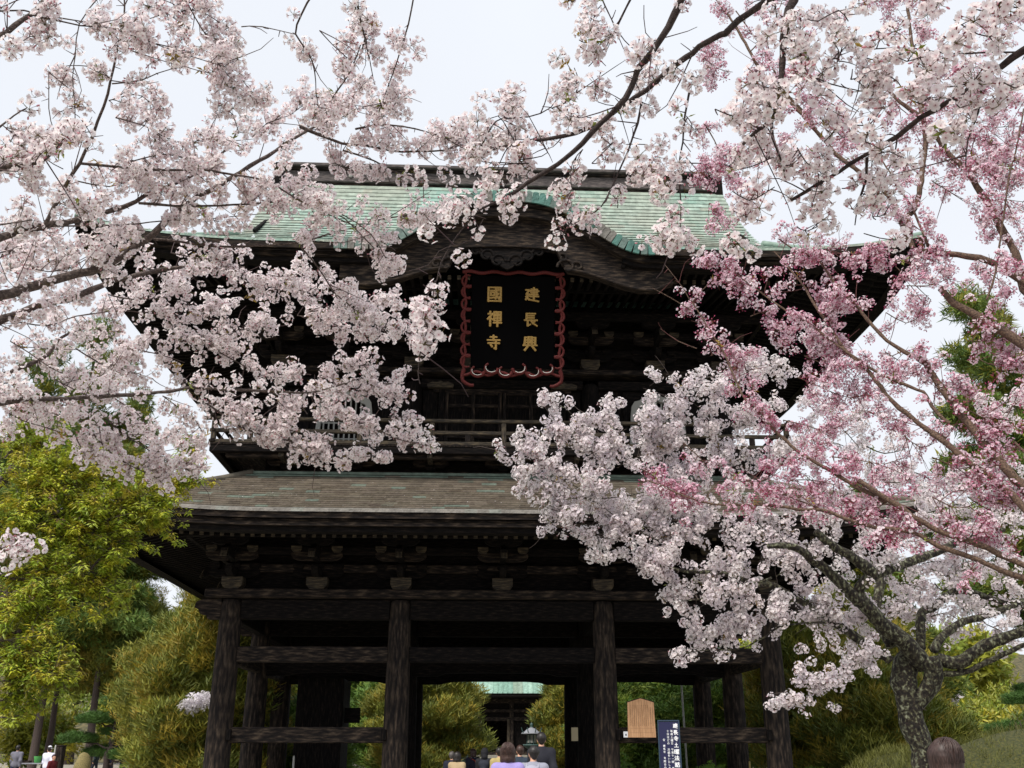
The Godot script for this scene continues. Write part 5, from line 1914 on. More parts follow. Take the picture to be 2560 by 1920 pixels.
func cherry_trees():
	# petals that have come down on the lower roof
	var one := MB.new()
	petal_into(one, Vector3.ZERO, Vector3(1, 0, 0), Vector3.UP, 0.03, 0.028, Color(0.85, 0.70, 0.74), Color(0.93, 0.88, 0.90))
	var fallen := []
	var slope := Basis(Vector3.UP, deg_to_rad(2.5)) * Basis(Vector3.RIGHT, 0.44)
	for i in 110:
		var d := rnd(0.1, 3.6)
		var p := Vector3(rnd(-9.5, 9.5), 7.36 + 2.04 * (d / 3.95) * (0.86 + 0.14 * d / 3.95) + 0.09, 8.65 - d)
		fallen.append(Transform3D(slope * Basis(Vector3.UP, rnd(0, TAU)).scaled(Vector3.ONE * rnd(0.7, 1.1)), Vector3(-0.5, 0.19, -34.65) + Basis(Vector3.UP, deg_to_rad(2.5)) * p))
	tag(stuff(self, "fallen_petals", one.mesh(), M.petal, fallen, [Color(1, 1, 1)]), "pale cherry petals fallen on the lower roof", "petals")
	var left := new_tree(thing("cherry_tree", "white cherry whose long boughs reach in from the left edge before the gate", "cherry tree", Vector3.ZERO, 0.0, "cherry trees"), "bark", lib.blossom, M.petal, LUSH_LEFT, Color(0.075, 0.05, 0.05), 0.0, 300)
	left_branches(left)
	limb(left, [-560, -5, -640, -552, 90, -630, -530, 190, -600, -500, 270, -570], 190, 120, 0, 0.1)
	for k in [0, 1, 2, 3, 4]:
		join(left, k, [-535, 170, -605, -430, 300, -555], 70)
	join(left, 7, [-520, 230, -590, -400, 400, -470], 50)
	finish_tree(left)

	var near := new_tree(thing("cherry_tree", "nearest white cherry with dark boughs crossing the upper right", "cherry tree", Vector3.ZERO, 0.0, "cherry trees"), "dark_bark", lib.blossom, M.petal, LUSH_NEAR, Color(0.055, 0.032, 0.038), 0.05, 300)
	near_branches(near)
	limb(near, [370, -5, -110, 365, 110, -115, 350, 230, -130, 330, 330, -150, 290, 420, -180], 170, 90, 0, 0.1)
	for k in [0, 1, 9]:
		join(near, k, [300, 400, -170, 220, 480, -250], 60)
	join(near, 11, [350, 230, -130, 260, 340, -190], 45)
	finish_tree(near)

	var pink := new_tree(thing("cherry_tree", "deep pink budding cherry with slender brown boughs rising from the right edge", "cherry tree", Vector3.ZERO, 0.0, "cherry trees"), "pink_bark", lib.pink, M.petal, LUSH_PINK, Color(0.13, 0.045, 0.045), 0.18, 300)
	pink.scale = Vector2(0.65, 1.15)
	pink.tint = [Color(1, 1, 1), Color(0.95, 0.80, 0.86), Color(1.04, 1.1, 1.08), Color(1.05, 1.16, 1.12)]
	pink.hang = 0.02
	pink_branches(pink)
	limb(pink, [560, -5, -720, 556, 60, -722, 545, 110, -720], 150, 120, 0, 0.1)
	for k in [0, 2, 6, 12, 14, 15]:
		join(pink, k, [548, 100, -720, 470, 170, -718], 70)
	finish_tree(pink)

	var white := new_tree(thing("cherry_tree", "white cherry with a thick lichen-spotted trunk at lower right", "cherry tree", Vector3.ZERO, 0.0, "cherry trees"), "lichen_bark", lib.blossom_small, M.petal, LUSH_WHITE, Color(0.10, 0.075, 0.07), 0.0, 300)
	white.scale = Vector2(0.75, 1.3)
	white.tint = [Color(1, 1, 1), Color(0.98, 0.95, 0.99), Color(1.02, 0.99, 1.0)]
	white_branches(white)
	limb(white, [452, -10, -1150, 450, 60, -1150, 446, 128, -1150], 165, 125, 0, 0.1)
	finish_tree(white)

	var green := new_tree(thing("maple_tree", "bright yellow-green leafy tree at lower left in front of the lower roof", "tree"), "bark", lib.leaves, M.leaf, LUSH_GREEN, Color(0.08, 0.07, 0.04), 0.1, 300)
	green.piece = "leaf_spray"
	green.mass = "leaves"
	green.upright = true
	green.tint = [Color(1, 1, 1), Color(1.3, 1.15, 0.9), Color(0.75, 0.85, 0.8), Color(1.15, 0.85, 0.7)]
	green_branches(green)
	green.buds = []
	green.young = []
	limb(green, [-640, -5, -930, -636, 100, -930, -610, 220, -930, -560, 330, -940, -500, 430, -960], 170, 40, 2, 0.3)
	for f in [[-440, 258, -900], [-445, 205, -890], [-435, 372, -925], [-440, 160, -885], [-430, 300, -905], [-450, 110, -870]]:
		limb(green, [-620, maxi(60, f[1] - 90), -930, -540, f[1] - 40, -915, f[0], f[1], f[2]], 55, 18, 10, 0.3)
	finish_tree(green)


const LUSH_LEFT := 1.95
const LUSH_NEAR := 1.1
const LUSH_PINK := 3.1
const LUSH_WHITE := 2.3
const LUSH_GREEN := 6.5


# ------------------------------------------------------------------ signs
func signs():
	# notice board of new wood with a gabled top, hung on the fence rail
	var o := thing("notice_board", "pale new-wood notice board with a peaked top hung on the right fence rail", "notice board", Vector3(3.70, 1.86, -29.66), deg_to_rad(2.5))
	var w := 0.40
	var b := MB.new()
	b.prism(PackedVector2Array([Vector2(-w, 0), Vector2(w, 0), Vector2(w - 0.02, 0.95), Vector2(0, 1.06), Vector2(-w + 0.02, 0.95)]), 0.05)
	part(o, "board", b.mesh(), M.new_board)
	var rim := MB.new()
	for s in [-1.0, 1.0]:
		rim.box(Vector3(s * 0.20, 1.012, -0.03), Vector3(0.42, 0.03, 0.10), 0.006, Basis(Vector3.BACK, -s * 0.28))
	part(o, "board_cap", rim.mesh(), M.brown_x)
	for i in 12:
		var lines := MB.new()
		var x := 0.33 - i * 0.056 - (0.02 if i > 1 else 0.0)
		var y: float = 0.87 if i > 1 else 0.80
		while y > (0.30 if i != 1 else 0.36):
			var l := rnd(0.012, 0.024)
			lines.box(Vector3(x + rnd(-0.002, 0.002), y, 0.0262), Vector3(0.009 if i != 1 else 0.014, l, 0.002))
			lines.box(Vector3(x, y - l * 0.2, 0.0266), Vector3(0.016 if i != 1 else 0.022, 0.004, 0.002))
			y -= l + rnd(0.006, 0.014)
		part(o, "text_column", lines.mesh(), M.ink_brown).set_meta("kind", "stuff")
	for y in [0.245, 0.13]:
		beam(o, "scored_line", Vector3(0, y, 0.0262), Vector3(0.70, 0.003, 0.002), M.ink_brown, 0.0)
	var card := thing("paper_card", "small white card with a dark spot at the notice board's lower left corner", "card", Vector3(3.245, 1.86, -29.64), deg_to_rad(2.5))
	beam(card, "card", Vector3(0, 0.08, 0), Vector3(0.14, 0.16, 0.01), M.white_paint, 0.002)
	beam(card, "printed_spot", Vector3(0, 0.07, 0.006), Vector3(0.035, 0.05, 0.003), M.navy_edge, 0.002)
	var notice := thing("paper_card", "plain beige card fixed to the post right of the passage", "card", Vector3(2.06, 1.80, -34.2), 0.0)
	beam(notice, "card", Vector3(0, 0.2, 0), Vector3(0.22, 0.42, 0.02), M.plaster, 0.004)
	beam(notice, "card_batten", Vector3(0, 0.2, -0.03), Vector3(0.06, 0.5, 0.04), M.brown_y, 0.006)

	# navy signboard with white writing in columns, standing on the ground before the gate
	var n := thing("signboard", "tall navy signboard with white vertical writing standing before the right bay", "signboard", Vector3(2.715, 0, -18.0), deg_to_rad(-6))
	var hw := 0.178
	var top := 2.03
	var tilt := Basis(Vector3.BACK, 0.03)
	beam(n, "board", Vector3(0, 1.1, 0), Vector3(hw * 2, top * 0.9, 0.03), M.navy_board, 0.005)
	for s in [-1.0, 1.0]:
		beam(n, "edge_strip", Vector3(s * hw, 1.1, 0), Vector3(0.022, top * 0.9 + 0.02, 0.044), M.navy_edge, 0.004)
		beam(n, "leg", Vector3(s * 0.14, 0.1, -0.03), Vector3(0.03, 0.24, 0.03), M.iron)
	beam(n, "edge_strip", Vector3(0, top, 0), Vector3(hw * 2 + 0.02, 0.022, 0.043), M.navy_edge, 0.004)
	var columns := [
		[0.115, 1.945, 0.084, 0.104, ["ken", "cho", "ji", "do", "yo", "ho", "wa"], 0.155],
		[0.045, 1.86, 0.042, 0.0495, ["mai", "shu", "do", "yo", "nichi", "", "go", "zen_front", "ju", "ichi", "toki", "", "go", "zen_front", "toki", "ma_kana", "do_kana"], 0.12],
		[-0.018, 1.86, 0.042, 0.0495, ["ju", "bun", "ho_kana", "do_kana", "no_kana", "", "ho", "wa", "wo_kana", "i_kana", "ta_kana", "shi_kana", "ma_kana", "su_kana"], 0.12],
		[-0.092, 1.72, 0.042, 0.0495, ["kai", "", "ken", "cho", "ji", "ha", "ji", "in", "kai", "no_kana", "wa"], 0.12],
	]
	for c in columns:
		var y: float = c[1]
		for ch in c[4]:
			if ch and ch != "ha":
				var lb := MB.new()
				letter_into(lb, ch, c[2], c[5], 0.003, Vector3.ZERO)
				part(n, "painted_character", lb.mesh(), M.white_paint, Transform3D(Basis(), Vector3(c[0], y, 0.0165)))
			y -= c[3]


# ------------------------------------------------------------------ furniture of the precinct
func furniture():
	# poles
	for p in [[7.0, -42.0, 6.5, 0.04, "tall thin pale pole behind the right bay of the gate"], [-6.64, -32.0, 1.35, 0.03, "short white pole under the left fence rail"], [-19.63, -45.0, 1.68, 0.04, "white pole beside the brown pillar in the left garden"]]:
		var b := MB.new()
		b.lathe([Vector2(0, 0), Vector2(p[3] * 1.3, 0), Vector2(p[3], 0.1), Vector2(p[3], p[2] - 0.05), Vector2(p[3] * 0.6, p[2]), Vector2(0, p[2] + 0.01)], 10)
		tag(part(self, "pole", b.mesh(), M.pole_grey, Transform3D(Basis(Vector3.BACK, 0.012), Vector3(p[0], 0, p[1]))), p[4], "pole")
	# street lamps with a lantern head
	for l in [[-21.6, -58.0, 3.6, "black garden lamp post with a lantern head left of the juniper"], [-33.1, -90.0, 4.0, "far garden lamp post just right of the nearer one"]]:
		var o := thing("lamp_post", l[3], "lamp post", Vector3(l[0], 0, l[1]), 0.0, "garden lamp posts")
		var h: float = l[2]
		var b := MB.new()
		b.lathe([Vector2(0, 0), Vector2(0.12, 0), Vector2(0.12, 0.25), Vector2(0.055, 0.35), Vector2(0.045, h - 0.6), Vector2(0.09, h - 0.56), Vector2(0.10, h - 0.5), Vector2(0, h - 0.49)], 10)
		part(o, "post", b.mesh(), M.iron)
		var g := MB.new()
		g.lathe([Vector2(0.10, h - 0.49), Vector2(0.17, h - 0.12)], 6)
		part(o, "lantern_glass", g.mesh(), M.lamp_glass)
		var c := MB.new()
		c.lathe([Vector2(0, h - 0.49), Vector2(0.05, h - 0.48), Vector2(0.06, h - 0.2), Vector2(0, h - 0.18)], 8)
		part(o, "lamp_bulb", c.mesh(), M.white_paint)
		var cap := MB.new()
		cap.lathe([Vector2(0.20, h - 0.13), Vector2(0.19, h - 0.1), Vector2(0.08, h - 0.02), Vector2(0.03, h), Vector2(0.03, h + 0.06), Vector2(0, h + 0.08)], 6)
		cap.lathe([Vector2(0.0, h - 0.135), Vector2(0.2, h - 0.13)], 6)
		part(o, "lantern_cap", cap.mesh(), M.pole_grey)
		for k in 6:
			var a := TAU * k / 6.0
			between(o, "lantern_bar", Vector3(cos(a) * 0.10, h - 0.49, sin(a) * 0.10), Vector3(cos(a) * 0.17, h - 0.12, sin(a) * 0.17), 0.014, 0.014, M.iron)
	# bronze lantern on the axis
	var o := thing("bronze_lantern", "tall green bronze lantern with a curled roof before the far hall", "lantern", Vector3(1.13, 0, -60.0))
	var st := MB.new()
	st.lathe([Vector2(0, 0), Vector2(0.75, 0), Vector2(0.75, 0.35), Vector2(0.55, 0.45), Vector2(0.55, 0.6), Vector2(0, 0.6)], 8)
	part(o, "stone_base", st.mesh(), M.stone)
	var pl := MB.new()
	pl.lathe([Vector2(0.5, 0.6), Vector2(0.38, 0.7), Vector2(0.2, 0.85), Vector2(0.18, 1.3), Vector2(0.26, 1.35), Vector2(0.26, 1.42), Vector2(0.2, 1.5), Vector2(0.42, 1.62), Vector2(0.5, 1.68), Vector2(0.5, 1.76), Vector2(0, 1.77)], 12)
	part(o, "pedestal", pl.mesh(), M.bronze)
	var core := MB.new()
	core.lathe([Vector2(0, 1.77), Vector2(0.24, 1.77), Vector2(0.24, 2.3), Vector2(0, 2.3)], 8)
	part(o, "fire_chamber", core.mesh(), M.bronze)
	for k in 8:
		var a := TAU * (k + 0.5) / 8.0
		between(o, "chamber_post", Vector3(cos(a) * 0.29, 1.76, sin(a) * 0.29), Vector3(cos(a) * 0.29, 2.32, sin(a) * 0.29), 0.045, 0.045, M.bronze)
		beam(o, "lattice_panel", Vector3(cos(a + 0.393) * 0.265, 2.05, sin(a + 0.393) * 0.265), Vector3(0.15, 0.42, 0.015), M.lattice_grey, 0.003, Basis(Vector3.UP, PI / 2 - a - 0.393))
		var hook := MB.new()
		var line := []
		var rr := []
		for q in 7:
			var r := 0.42 + q * 0.036
			line.append(Vector3(cos(a) * r, 2.40 - 0.04 * q + 0.014 * q * q, sin(a) * r))
			rr.append(0.035 - 0.002 * q)
		hook.tube(line, rr, 6)
		part(o, "roof_curl", hook.mesh(), M.bronze)
	var roof := MB.new()
	roof.lathe([Vector2(0.0, 2.30), Vector2(0.60, 2.31), Vector2(0.60, 2.36), Vector2(0.42, 2.44), Vector2(0.26, 2.58), Vector2(0.12, 2.64), Vector2(0.10, 2.68), Vector2(0, 2.68)], 8)
	part(o, "roof", roof.mesh(), M.lead_grey)
	var fin := MB.new()
	fin.lathe([Vector2(0.09, 2.66), Vector2(0.12, 2.70), Vector2(0.06, 2.74), Vector2(0.10, 2.80), Vector2(0.08, 2.86), Vector2(0.0, 2.95)], 12)
	part(o, "finial", fin.mesh(), M.bronze)
	# roofed incense burner
	var p := thing("incense_pavilion", "small pavilion with a grey pyramid roof left of the far doorway", "pavilion", Vector3(-3.38, 0, -70.0))
	for x in [-0.5, 0.5]:
		for z in [-0.5, 0.5]:
			beam(p, "post", Vector3(x, 0.92, z), Vector3(0.10, 1.84, 0.10), M.iron)
	var urn := MB.new()
	urn.lathe([Vector2(0, 0), Vector2(0.4, 0), Vector2(0.3, 0.3), Vector2(0.32, 0.7), Vector2(0.45, 1.0), Vector2(0.45, 1.2), Vector2(0, 1.15)], 14)
	part(p, "urn", urn.mesh(), M.bronze)
	beam(p, "back_board", Vector3(0, 1.3, -0.45), Vector3(0.9, 1.0, 0.05), M.navy_edge)
	var rf := MB.new()
	for k in 4:
		var t := Basis(Vector3.UP, k * PI / 2)
		for q in 5:
			var r0 := 0.80 * pow(1.0 - q / 5.0, 1.25) + 0.02
			var r1 := 0.80 * pow(1.0 - (q + 1) / 5.0, 1.25) + 0.02
			var y0 := 1.84 + 0.30 * q / 5.0
			var y1 := 1.84 + 0.30 * (q + 1) / 5.0
			rf.quad(t * Vector3(-r0, y0, r0), t * Vector3(r0, y0, r0), t * Vector3(r1, y1, r1), t * Vector3(-r1, y1, r1), t * Vector3(0, 1, 0.6))
	rf.box(Vector3(0, 1.82, 0), Vector3(1.62, 0.04, 1.62), 0.01)
	rf.ball(Vector3(0, 2.17, 0), Vector3(0.06, 0.08, 0.06))
	part(p, "roof", rf.mesh(), M.lead_grey)
	# stone and pillar of the left garden
	var rock := MB.new()
	var f := FastNoiseLite.new()
	f.seed = 9
	f.frequency = 1.1
	rock.ball(Vector3(0, 0.68, 0), Vector3(0.34, 0.72, 0.3), 14, 18)
	for i in rock.v.size():
		var d: Vector3 = rock.v[i] - Vector3(0, 0.68, 0)
		rock.v[i] = Vector3(0, 0.68, 0) + d * (1.0 + 0.28 * f.get_noise_3dv(d * 1.6))
	tag(part(self, "standing_stone", rock.mesh(), M.mossy_stone, Transform3D(Basis(), Vector3(-17.17, 0, -42))), "ochre lichen-covered standing stone left of the gate", "stone")
	var pil := thing("wooden_pillar", "square brown wooden pillar beside the left garden path", "pillar", Vector3(-19.4, 0, -45))
	beam(pil, "shaft", Vector3(0, 0.82, 0), Vector3(0.30, 1.64, 0.30), M.brown_y, 0.02)
	beam(pil, "top_cap", Vector3(0, 1.66, 0), Vector3(0.34, 0.05, 0.34), M.brown_x, 0.02)
	# stall table
	var t := thing("stall_table", "grey-topped stall table beside the people at lower left", "table", Vector3(-21.0, 0, -46))
	beam(t, "tabletop", Vector3(0, 0.93, 0), Vector3(1.5, 0.05, 0.8), M.table_grey, 0.01)
	for x in [-0.68, 0.68]:
		for z in [-0.34, 0.34]:
			beam(t, "leg", Vector3(x, 0.45, z), Vector3(0.05, 0.92, 0.05), M.iron, 0.005)
	var box := thing("wooden_tray", "brown wooden tray lying on the stall table", "tray", Vector3(-21.35, 0.957, -45.85), 0.15)
	beam(box, "tray_floor", Vector3(0, 0.02, 0), Vector3(0.62, 0.03, 0.34), M.new_board, 0.004)
	for s in [-1.0, 1.0]:
		beam(box, "tray_side", Vector3(0, 0.05, s * 0.17), Vector3(0.62, 0.09, 0.02), M.brown_x, 0.004)
		beam(box, "tray_end", Vector3(s * 0.31, 0.05, 0), Vector3(0.02, 0.085, 0.32), M.brown_z, 0.004)
	var tub := MB.new()
	tub.lathe([Vector2(0, 0), Vector2(0.12, 0), Vector2(0.16, 0.26), Vector2(0.17, 0.27), Vector2(0.15, 0.27), Vector2(0.12, 0.05), Vector2(0, 0.05)], 16)
	tag(part(self, "green_tub", tub.mesh(), M.green_cloth, Transform3D(Basis(), Vector3(-20.75, 0.957, -45.9))), "light green tub standing on the stall table", "tub")


# ------------------------------------------------------------------ people
# bones: [from, to, radius at from, radius at to]; their tapered capsules are joined smoothly and meshed as surface nets
func field_mesh(bones: Array, cell: float, grow: float, blend: float) -> MB:
	var lo := Vector3.INF
	var hi := -Vector3.INF
	for b in bones:
		var r: float = maxf(b[2], b[3]) + grow + cell * 2.0 + blend
		lo = lo.min((b[0] as Vector3).min(b[1]) - Vector3.ONE * r)
		hi = hi.max((b[0] as Vector3).max(b[1]) + Vector3.ONE * r)
	var nx := int((hi.x - lo.x) / cell) + 2
	var ny := int((hi.y - lo.y) / cell) + 2
	var nz := int((hi.z - lo.z) / cell) + 2
	var d := PackedFloat32Array()
	d.resize(nx * ny * nz)
	d.fill(9.0)
	for b in bones:
		var a: Vector3 = b[0]
		var ab: Vector3 = b[1] - b[0]
		var l2 := maxf(ab.length_squared(), 1e-9)
		var r0: float = b[2] + grow
		var dr: float = b[3] - b[2]
		var m: float = maxf(b[2], b[3]) + grow + cell * 1.5 + blend
		var p0 := ((a.min(b[1]) - Vector3.ONE * m - lo) / cell).floor()
		var p1 := ((a.max(b[1]) + Vector3.ONE * m - lo) / cell).ceil()
		for i in range(maxi(0, int(p0.x)), mini(nx, int(p1.x) + 1)):
			for j in range(maxi(0, int(p0.y)), mini(ny, int(p1.y) + 1)):
				for k in range(maxi(0, int(p0.z)), mini(nz, int(p1.z) + 1)):
					var q := lo + Vector3(i, j, k) * cell - a
					var t := clampf(q.dot(ab) / l2, 0.0, 1.0)
					var e := (q - ab * t).length() - (r0 + dr * t)
					var id := (i * ny + j) * nz + k
					var o := d[id]
					if o > 8.0:
						d[id] = e
					else:
						var h := maxf(blend - absf(o - e), 0.0) / blend
						d[id] = minf(o, e) - h * h * blend * 0.25
	var out := MB.new()
	var at := {}
	for i in nx - 1:
		for j in ny - 1:
			for k in nz - 1:
				var id := (i * ny + j) * nz + k
				var inside := 0
				var v := [d[id], d[id + 1], d[id + nz], d[id + nz + 1], d[id + ny * nz], d[id + ny * nz + 1], d[id + ny * nz + nz], d[id + ny * nz + nz + 1]]
				for c in 8:
					if v[c] < 0.0:
						inside += 1
				if inside == 0 or inside == 8:
					continue
				var sum := Vector3.ZERO
				var many := 0
				for e in [[0, 1], [2, 3], [4, 5], [6, 7], [0, 2], [1, 3], [4, 6], [5, 7], [0, 4], [1, 5], [2, 6], [3, 7]]:
					var x: float = v[e[0]]
					var y: float = v[e[1]]
					if (x < 0.0) != (y < 0.0):
						var t := x / (x - y)
						var p := Vector3(e[0] >> 2, (e[0] >> 1) & 1, e[0] & 1)
						var q := Vector3(e[1] >> 2, (e[1] >> 1) & 1, e[1] & 1)
						sum += p.lerp(q, t)
						many += 1
				var g := Vector3(v[4] + v[5] + v[6] + v[7] - v[0] - v[1] - v[2] - v[3], v[2] + v[3] + v[6] + v[7] - v[0] - v[1] - v[4] - v[5], v[1] + v[3] + v[5] + v[7] - v[0] - v[2] - v[4] - v[6])
				at[id] = out.vert(lo + (Vector3(i, j, k) + sum / many) * cell, g.normalized())
	for i in range(1, nx - 1):
		for j in range(1, ny - 1):
			for k in range(1, nz - 1):
				var id := (i * ny + j) * nz + k
				var here := d[id] < 0.0
				for axis in 3:
					var next: int = id + [ny * nz, nz, 1][axis]
					if here == (d[next] < 0.0):
						continue
					var u: int = [nz, 1, ny * nz][axis]
					var w: int = [1, ny * nz, nz][axis]
					var q := [at.get(id), at.get(id - u), at.get(id - u - w), at.get(id - w)]
					if q.has(null):
						continue
					if here:
						out.ix.append_array(PackedInt32Array([q[0], q[2], q[1], q[0], q[3], q[2]]))
					else:
						out.ix.append_array(PackedInt32Array([q[0], q[1], q[2], q[0], q[2], q[3]]))
	return out


# joints of a 1.7 m body that faces -z (away from the camera); stride > 0 walks
func skeleton(stride: float, arms: float, head_turn: float) -> Dictionary:
	var j := {}
	j.pelvis = Vector3(0, 0.93, 0)
	j.chest = Vector3(0, 1.24, 0.005)
	j.neck = Vector3(0, 1.44, 0.015)
	j.head = Vector3(0, 1.565, -0.01)
	for s in [-1.0, 1.0]:
		var n := "l" if s < 0 else "r"
		var swing: float = stride * s
		j["hip" + n] = Vector3(s * 0.09, 0.90, 0)
		j["knee" + n] = Vector3(s * 0.10, 0.49, -0.05 - swing * 0.16)
		j["ankle" + n] = Vector3(s * 0.105, 0.09 + absf(minf(0.0, swing)) * 0.08, 0.02 - swing * 0.30 + (0.02 if swing > 0 else 0.0))
		j["toe" + n] = j["ankle" + n] + Vector3(s * 0.02, -0.055, -0.17)
		j["shoulder" + n] = Vector3(s * 0.185, 1.385, 0.01)
		j["elbow" + n] = Vector3(s * (0.225 + 0.03 * arms), 1.10, 0.05 + swing * 0.10)
		j["wrist" + n] = Vector3(s * (0.225 - 0.05 * arms), 0.88 + 0.20 * arms, -0.02 + swing * 0.14 - 0.16 * arms)
	j.turn = head_turn
	return j


func body_parts(j: Dictionary) -> Dictionary:
	var out := {}
	var b := []
	b.append([j.pelvis, j.chest, 0.125, 0.135])
	b.append([j.pelvis + Vector3(-0.05, -0.02, 0), j.pelvis + Vector3(0.05, -0.02, 0), 0.125, 0.125])
	b.append([j.chest + Vector3(-0.085, 0.06, 0), j.chest + Vector3(0.085, 0.06, 0), 0.115, 0.115])
	b.append([j.chest, j.neck, 0.11, 0.06])
	b.append([j.neck, j.head, 0.055, 0.052])
	for n in ["l", "r"]:
		b.append([j["hip" + n], j["knee" + n], 0.088, 0.058])
		b.append([j["knee" + n], j["ankle" + n], 0.056, 0.038])
		b.append([j["ankle" + n], j["toe" + n], 0.042, 0.032])
		b.append([j.chest + Vector3(0, 0.14, 0), j["shoulder" + n], 0.07, 0.06])
		b.append([j["shoulder" + n], j["elbow" + n], 0.056, 0.042])
		b.append([j["elbow" + n], j["wrist" + n], 0.041, 0.028])
	var body := field_mesh(b, 0.022, 0.0, 0.05)
	# hands: palm, four fingers of different lengths, thumb
	for n in ["l", "r"]:
		var s := -1.0 if n == "l" else 1.0
		var w: Vector3 = j["wrist" + n]
		var d: Vector3 = (w - j["elbow" + n]).normalized()
		var front := Vector3(0, 0, -1)
		front = (front - d * front.dot(d)).normalized()
		var hand := [[w, w + d * 0.07, 0.026, 0.024], [w + d * 0.03 + front * 0.018, w + d * 0.08 + front * 0.024, 0.018, 0.015], [w + d * 0.03 - front * 0.018, w + d * 0.08 - front * 0.024, 0.018, 0.015]]
		for q in 4:
			var root := w + d * 0.082 + front * (0.027 - 0.018 * q)
			var l: float = [0.068, 0.076, 0.070, 0.055][q]
			var mid := root + d * l * 0.55 + Vector3(-s * 0.008, 0, 0)
			hand.append([root, mid, 0.0085, 0.008])
			hand.append([mid, mid + (d * 0.75 + Vector3(-s * 0.6, 0, 0)).normalized() * l * 0.5, 0.008, 0.0065])
		hand.append([w + d * 0.025 + front * 0.022, w + d * 0.058 + front * 0.05, 0.012, 0.010])
		hand.append([w + d * 0.058 + front * 0.05, w + d * 0.088 + front * 0.056, 0.010, 0.008])
		body.add(field_mesh(hand, 0.006, 0.0, 0.006))
	# head with a face
	var ht := Basis(Vector3.UP, j.turn)
	var h: Vector3 = j.head + Vector3(0, 0.03, 0)
	var hb := [[h + Vector3(0, 0.055, 0.018), h + Vector3(0, 0.03, -0.02), 0.083, 0.078], [h + Vector3(0, -0.02, -0.03), h + Vector3(0, -0.075, -0.055), 0.062, 0.034], [h + Vector3(0, 0.02, -0.095), h + Vector3(0, -0.018, -0.113), 0.010, 0.015], [h + Vector3(-0.02, -0.052, -0.088), h + Vector3(0.02, -0.052, -0.088), 0.010, 0.010], [h + Vector3(0, -0.085, -0.01), j.neck, 0.05, 0.052]]
	for s in [-1.0, 1.0]:
		hb.append([h + Vector3(s * 0.076, 0.025, 0.005), h + Vector3(s * 0.074, -0.02, 0.0), 0.016, 0.010])
		hb.append([h + Vector3(s * 0.032, 0.032, -0.078), h + Vector3(s * 0.032, 0.032, -0.080), 0.014, 0.014])
	var turned := []
	for q in hb:
		turned.append([h + ht * (q[0] - h), h + ht * (q[1] - h), q[2], q[3]])
	var head := field_mesh(turned, 0.009, 0.0, 0.018)
	body.add(head)
	out.body = body.mesh()
	var eyes := MB.new()
	for s in [-1.0, 1.0]:
		eyes.ball(h + ht * Vector3(s * 0.032, 0.030, -0.084), Vector3(0.012, 0.008, 0.009))
	out.eyes = eyes.mesh()
	var jacket := []
	for i in [0, 2, 3]:
		jacket.append(b[i])
	jacket.append([j.pelvis + Vector3(-0.05, 0.0, 0), j.pelvis + Vector3(0.05, 0.0, 0), 0.13, 0.13])
	for i in range(5, b.size()):
		if (i - 5) % 6 >= 3:
			jacket.append(b[i])
	for q in range(jacket.size()):
		if jacket[q][1] == j.neck:
			jacket[q] = [j.chest, j.neck - Vector3(0, 0.01, 0), 0.12, 0.058]
	out.jacket = field_mesh(jacket, 0.02, 0.022, 0.06).mesh()
	var legs := [b[1]]
	for i in range(5, b.size()):
		if (i - 5) % 6 < 2:
			legs.append(b[i])
	out.trousers = field_mesh(legs, 0.02, 0.016, 0.05).mesh()
	var shoes := []
	for i in range(5, b.size()):
		if (i - 5) % 6 == 2:
			shoes.append(b[i])
	out.shoes = field_mesh(shoes, 0.015, 0.010, 0.02).mesh()
	var c := h + ht * Vector3(0, 0.062, 0.026)
	var short := field_mesh([[c, c + Vector3(0, 0.01, 0), 0.094, 0.088], [c + ht * Vector3(0, 0.045, -0.045), c + ht * Vector3(0, 0.0, 0.02), 0.062, 0.08], [c + ht * Vector3(0, -0.08, 0.02), c, 0.055, 0.085]], 0.010, 0.0, 0.03)
	out.short_hair = short.mesh()
	var bob := [[c, c + Vector3(0, 0.012, 0), 0.104, 0.098], [c + ht * Vector3(0, 0.045, -0.05), c, 0.062, 0.09], [c + ht * Vector3(0, -0.12, 0.035), c, 0.075, 0.10]]
	for s in [-1.0, 1.0]:
		bob.append([c + ht * Vector3(s * 0.06, 0, 0), c + ht * Vector3(s * 0.078, -0.15, 0.0), 0.06, 0.045])
	out.bob_hair = field_mesh(bob, 0.010, 0.004, 0.04).mesh()
	var cap := field_mesh([[c + Vector3(0, 0.01, 0), c + Vector3(0, 0.025, 0), 0.101, 0.09]], 0.010, 0.0, 0.02)
	cap.box(c + ht * Vector3(0, -0.01, -0.125), Vector3(0.15, 0.012, 0.11), 0.005, ht)
	out.cap = cap.mesh()
	var hood := field_mesh([[c, c + Vector3(0, 0.02, 0.0), 0.112, 0.10], [c + Vector3(0, -0.14, 0.03), c, 0.10, 0.10]], 0.012, 0.0, 0.04)
	out.hood = hood.mesh()
	var pack := field_mesh([[Vector3(-0.07, 1.02, 0.21), Vector3(0.07, 1.02, 0.21), 0.10, 0.10], [Vector3(-0.07, 1.32, 0.20), Vector3(0.07, 1.32, 0.20), 0.09, 0.09], [Vector3(0, 1.02, 0.21), Vector3(0, 1.34, 0.2), 0.13, 0.10], [Vector3(-0.02, 1.02, 0.31), Vector3(0.02, 1.12, 0.31), 0.06, 0.06]], 0.015, 0.0, 0.05)
	out.backpack = pack.mesh()
	var straps := MB.new()
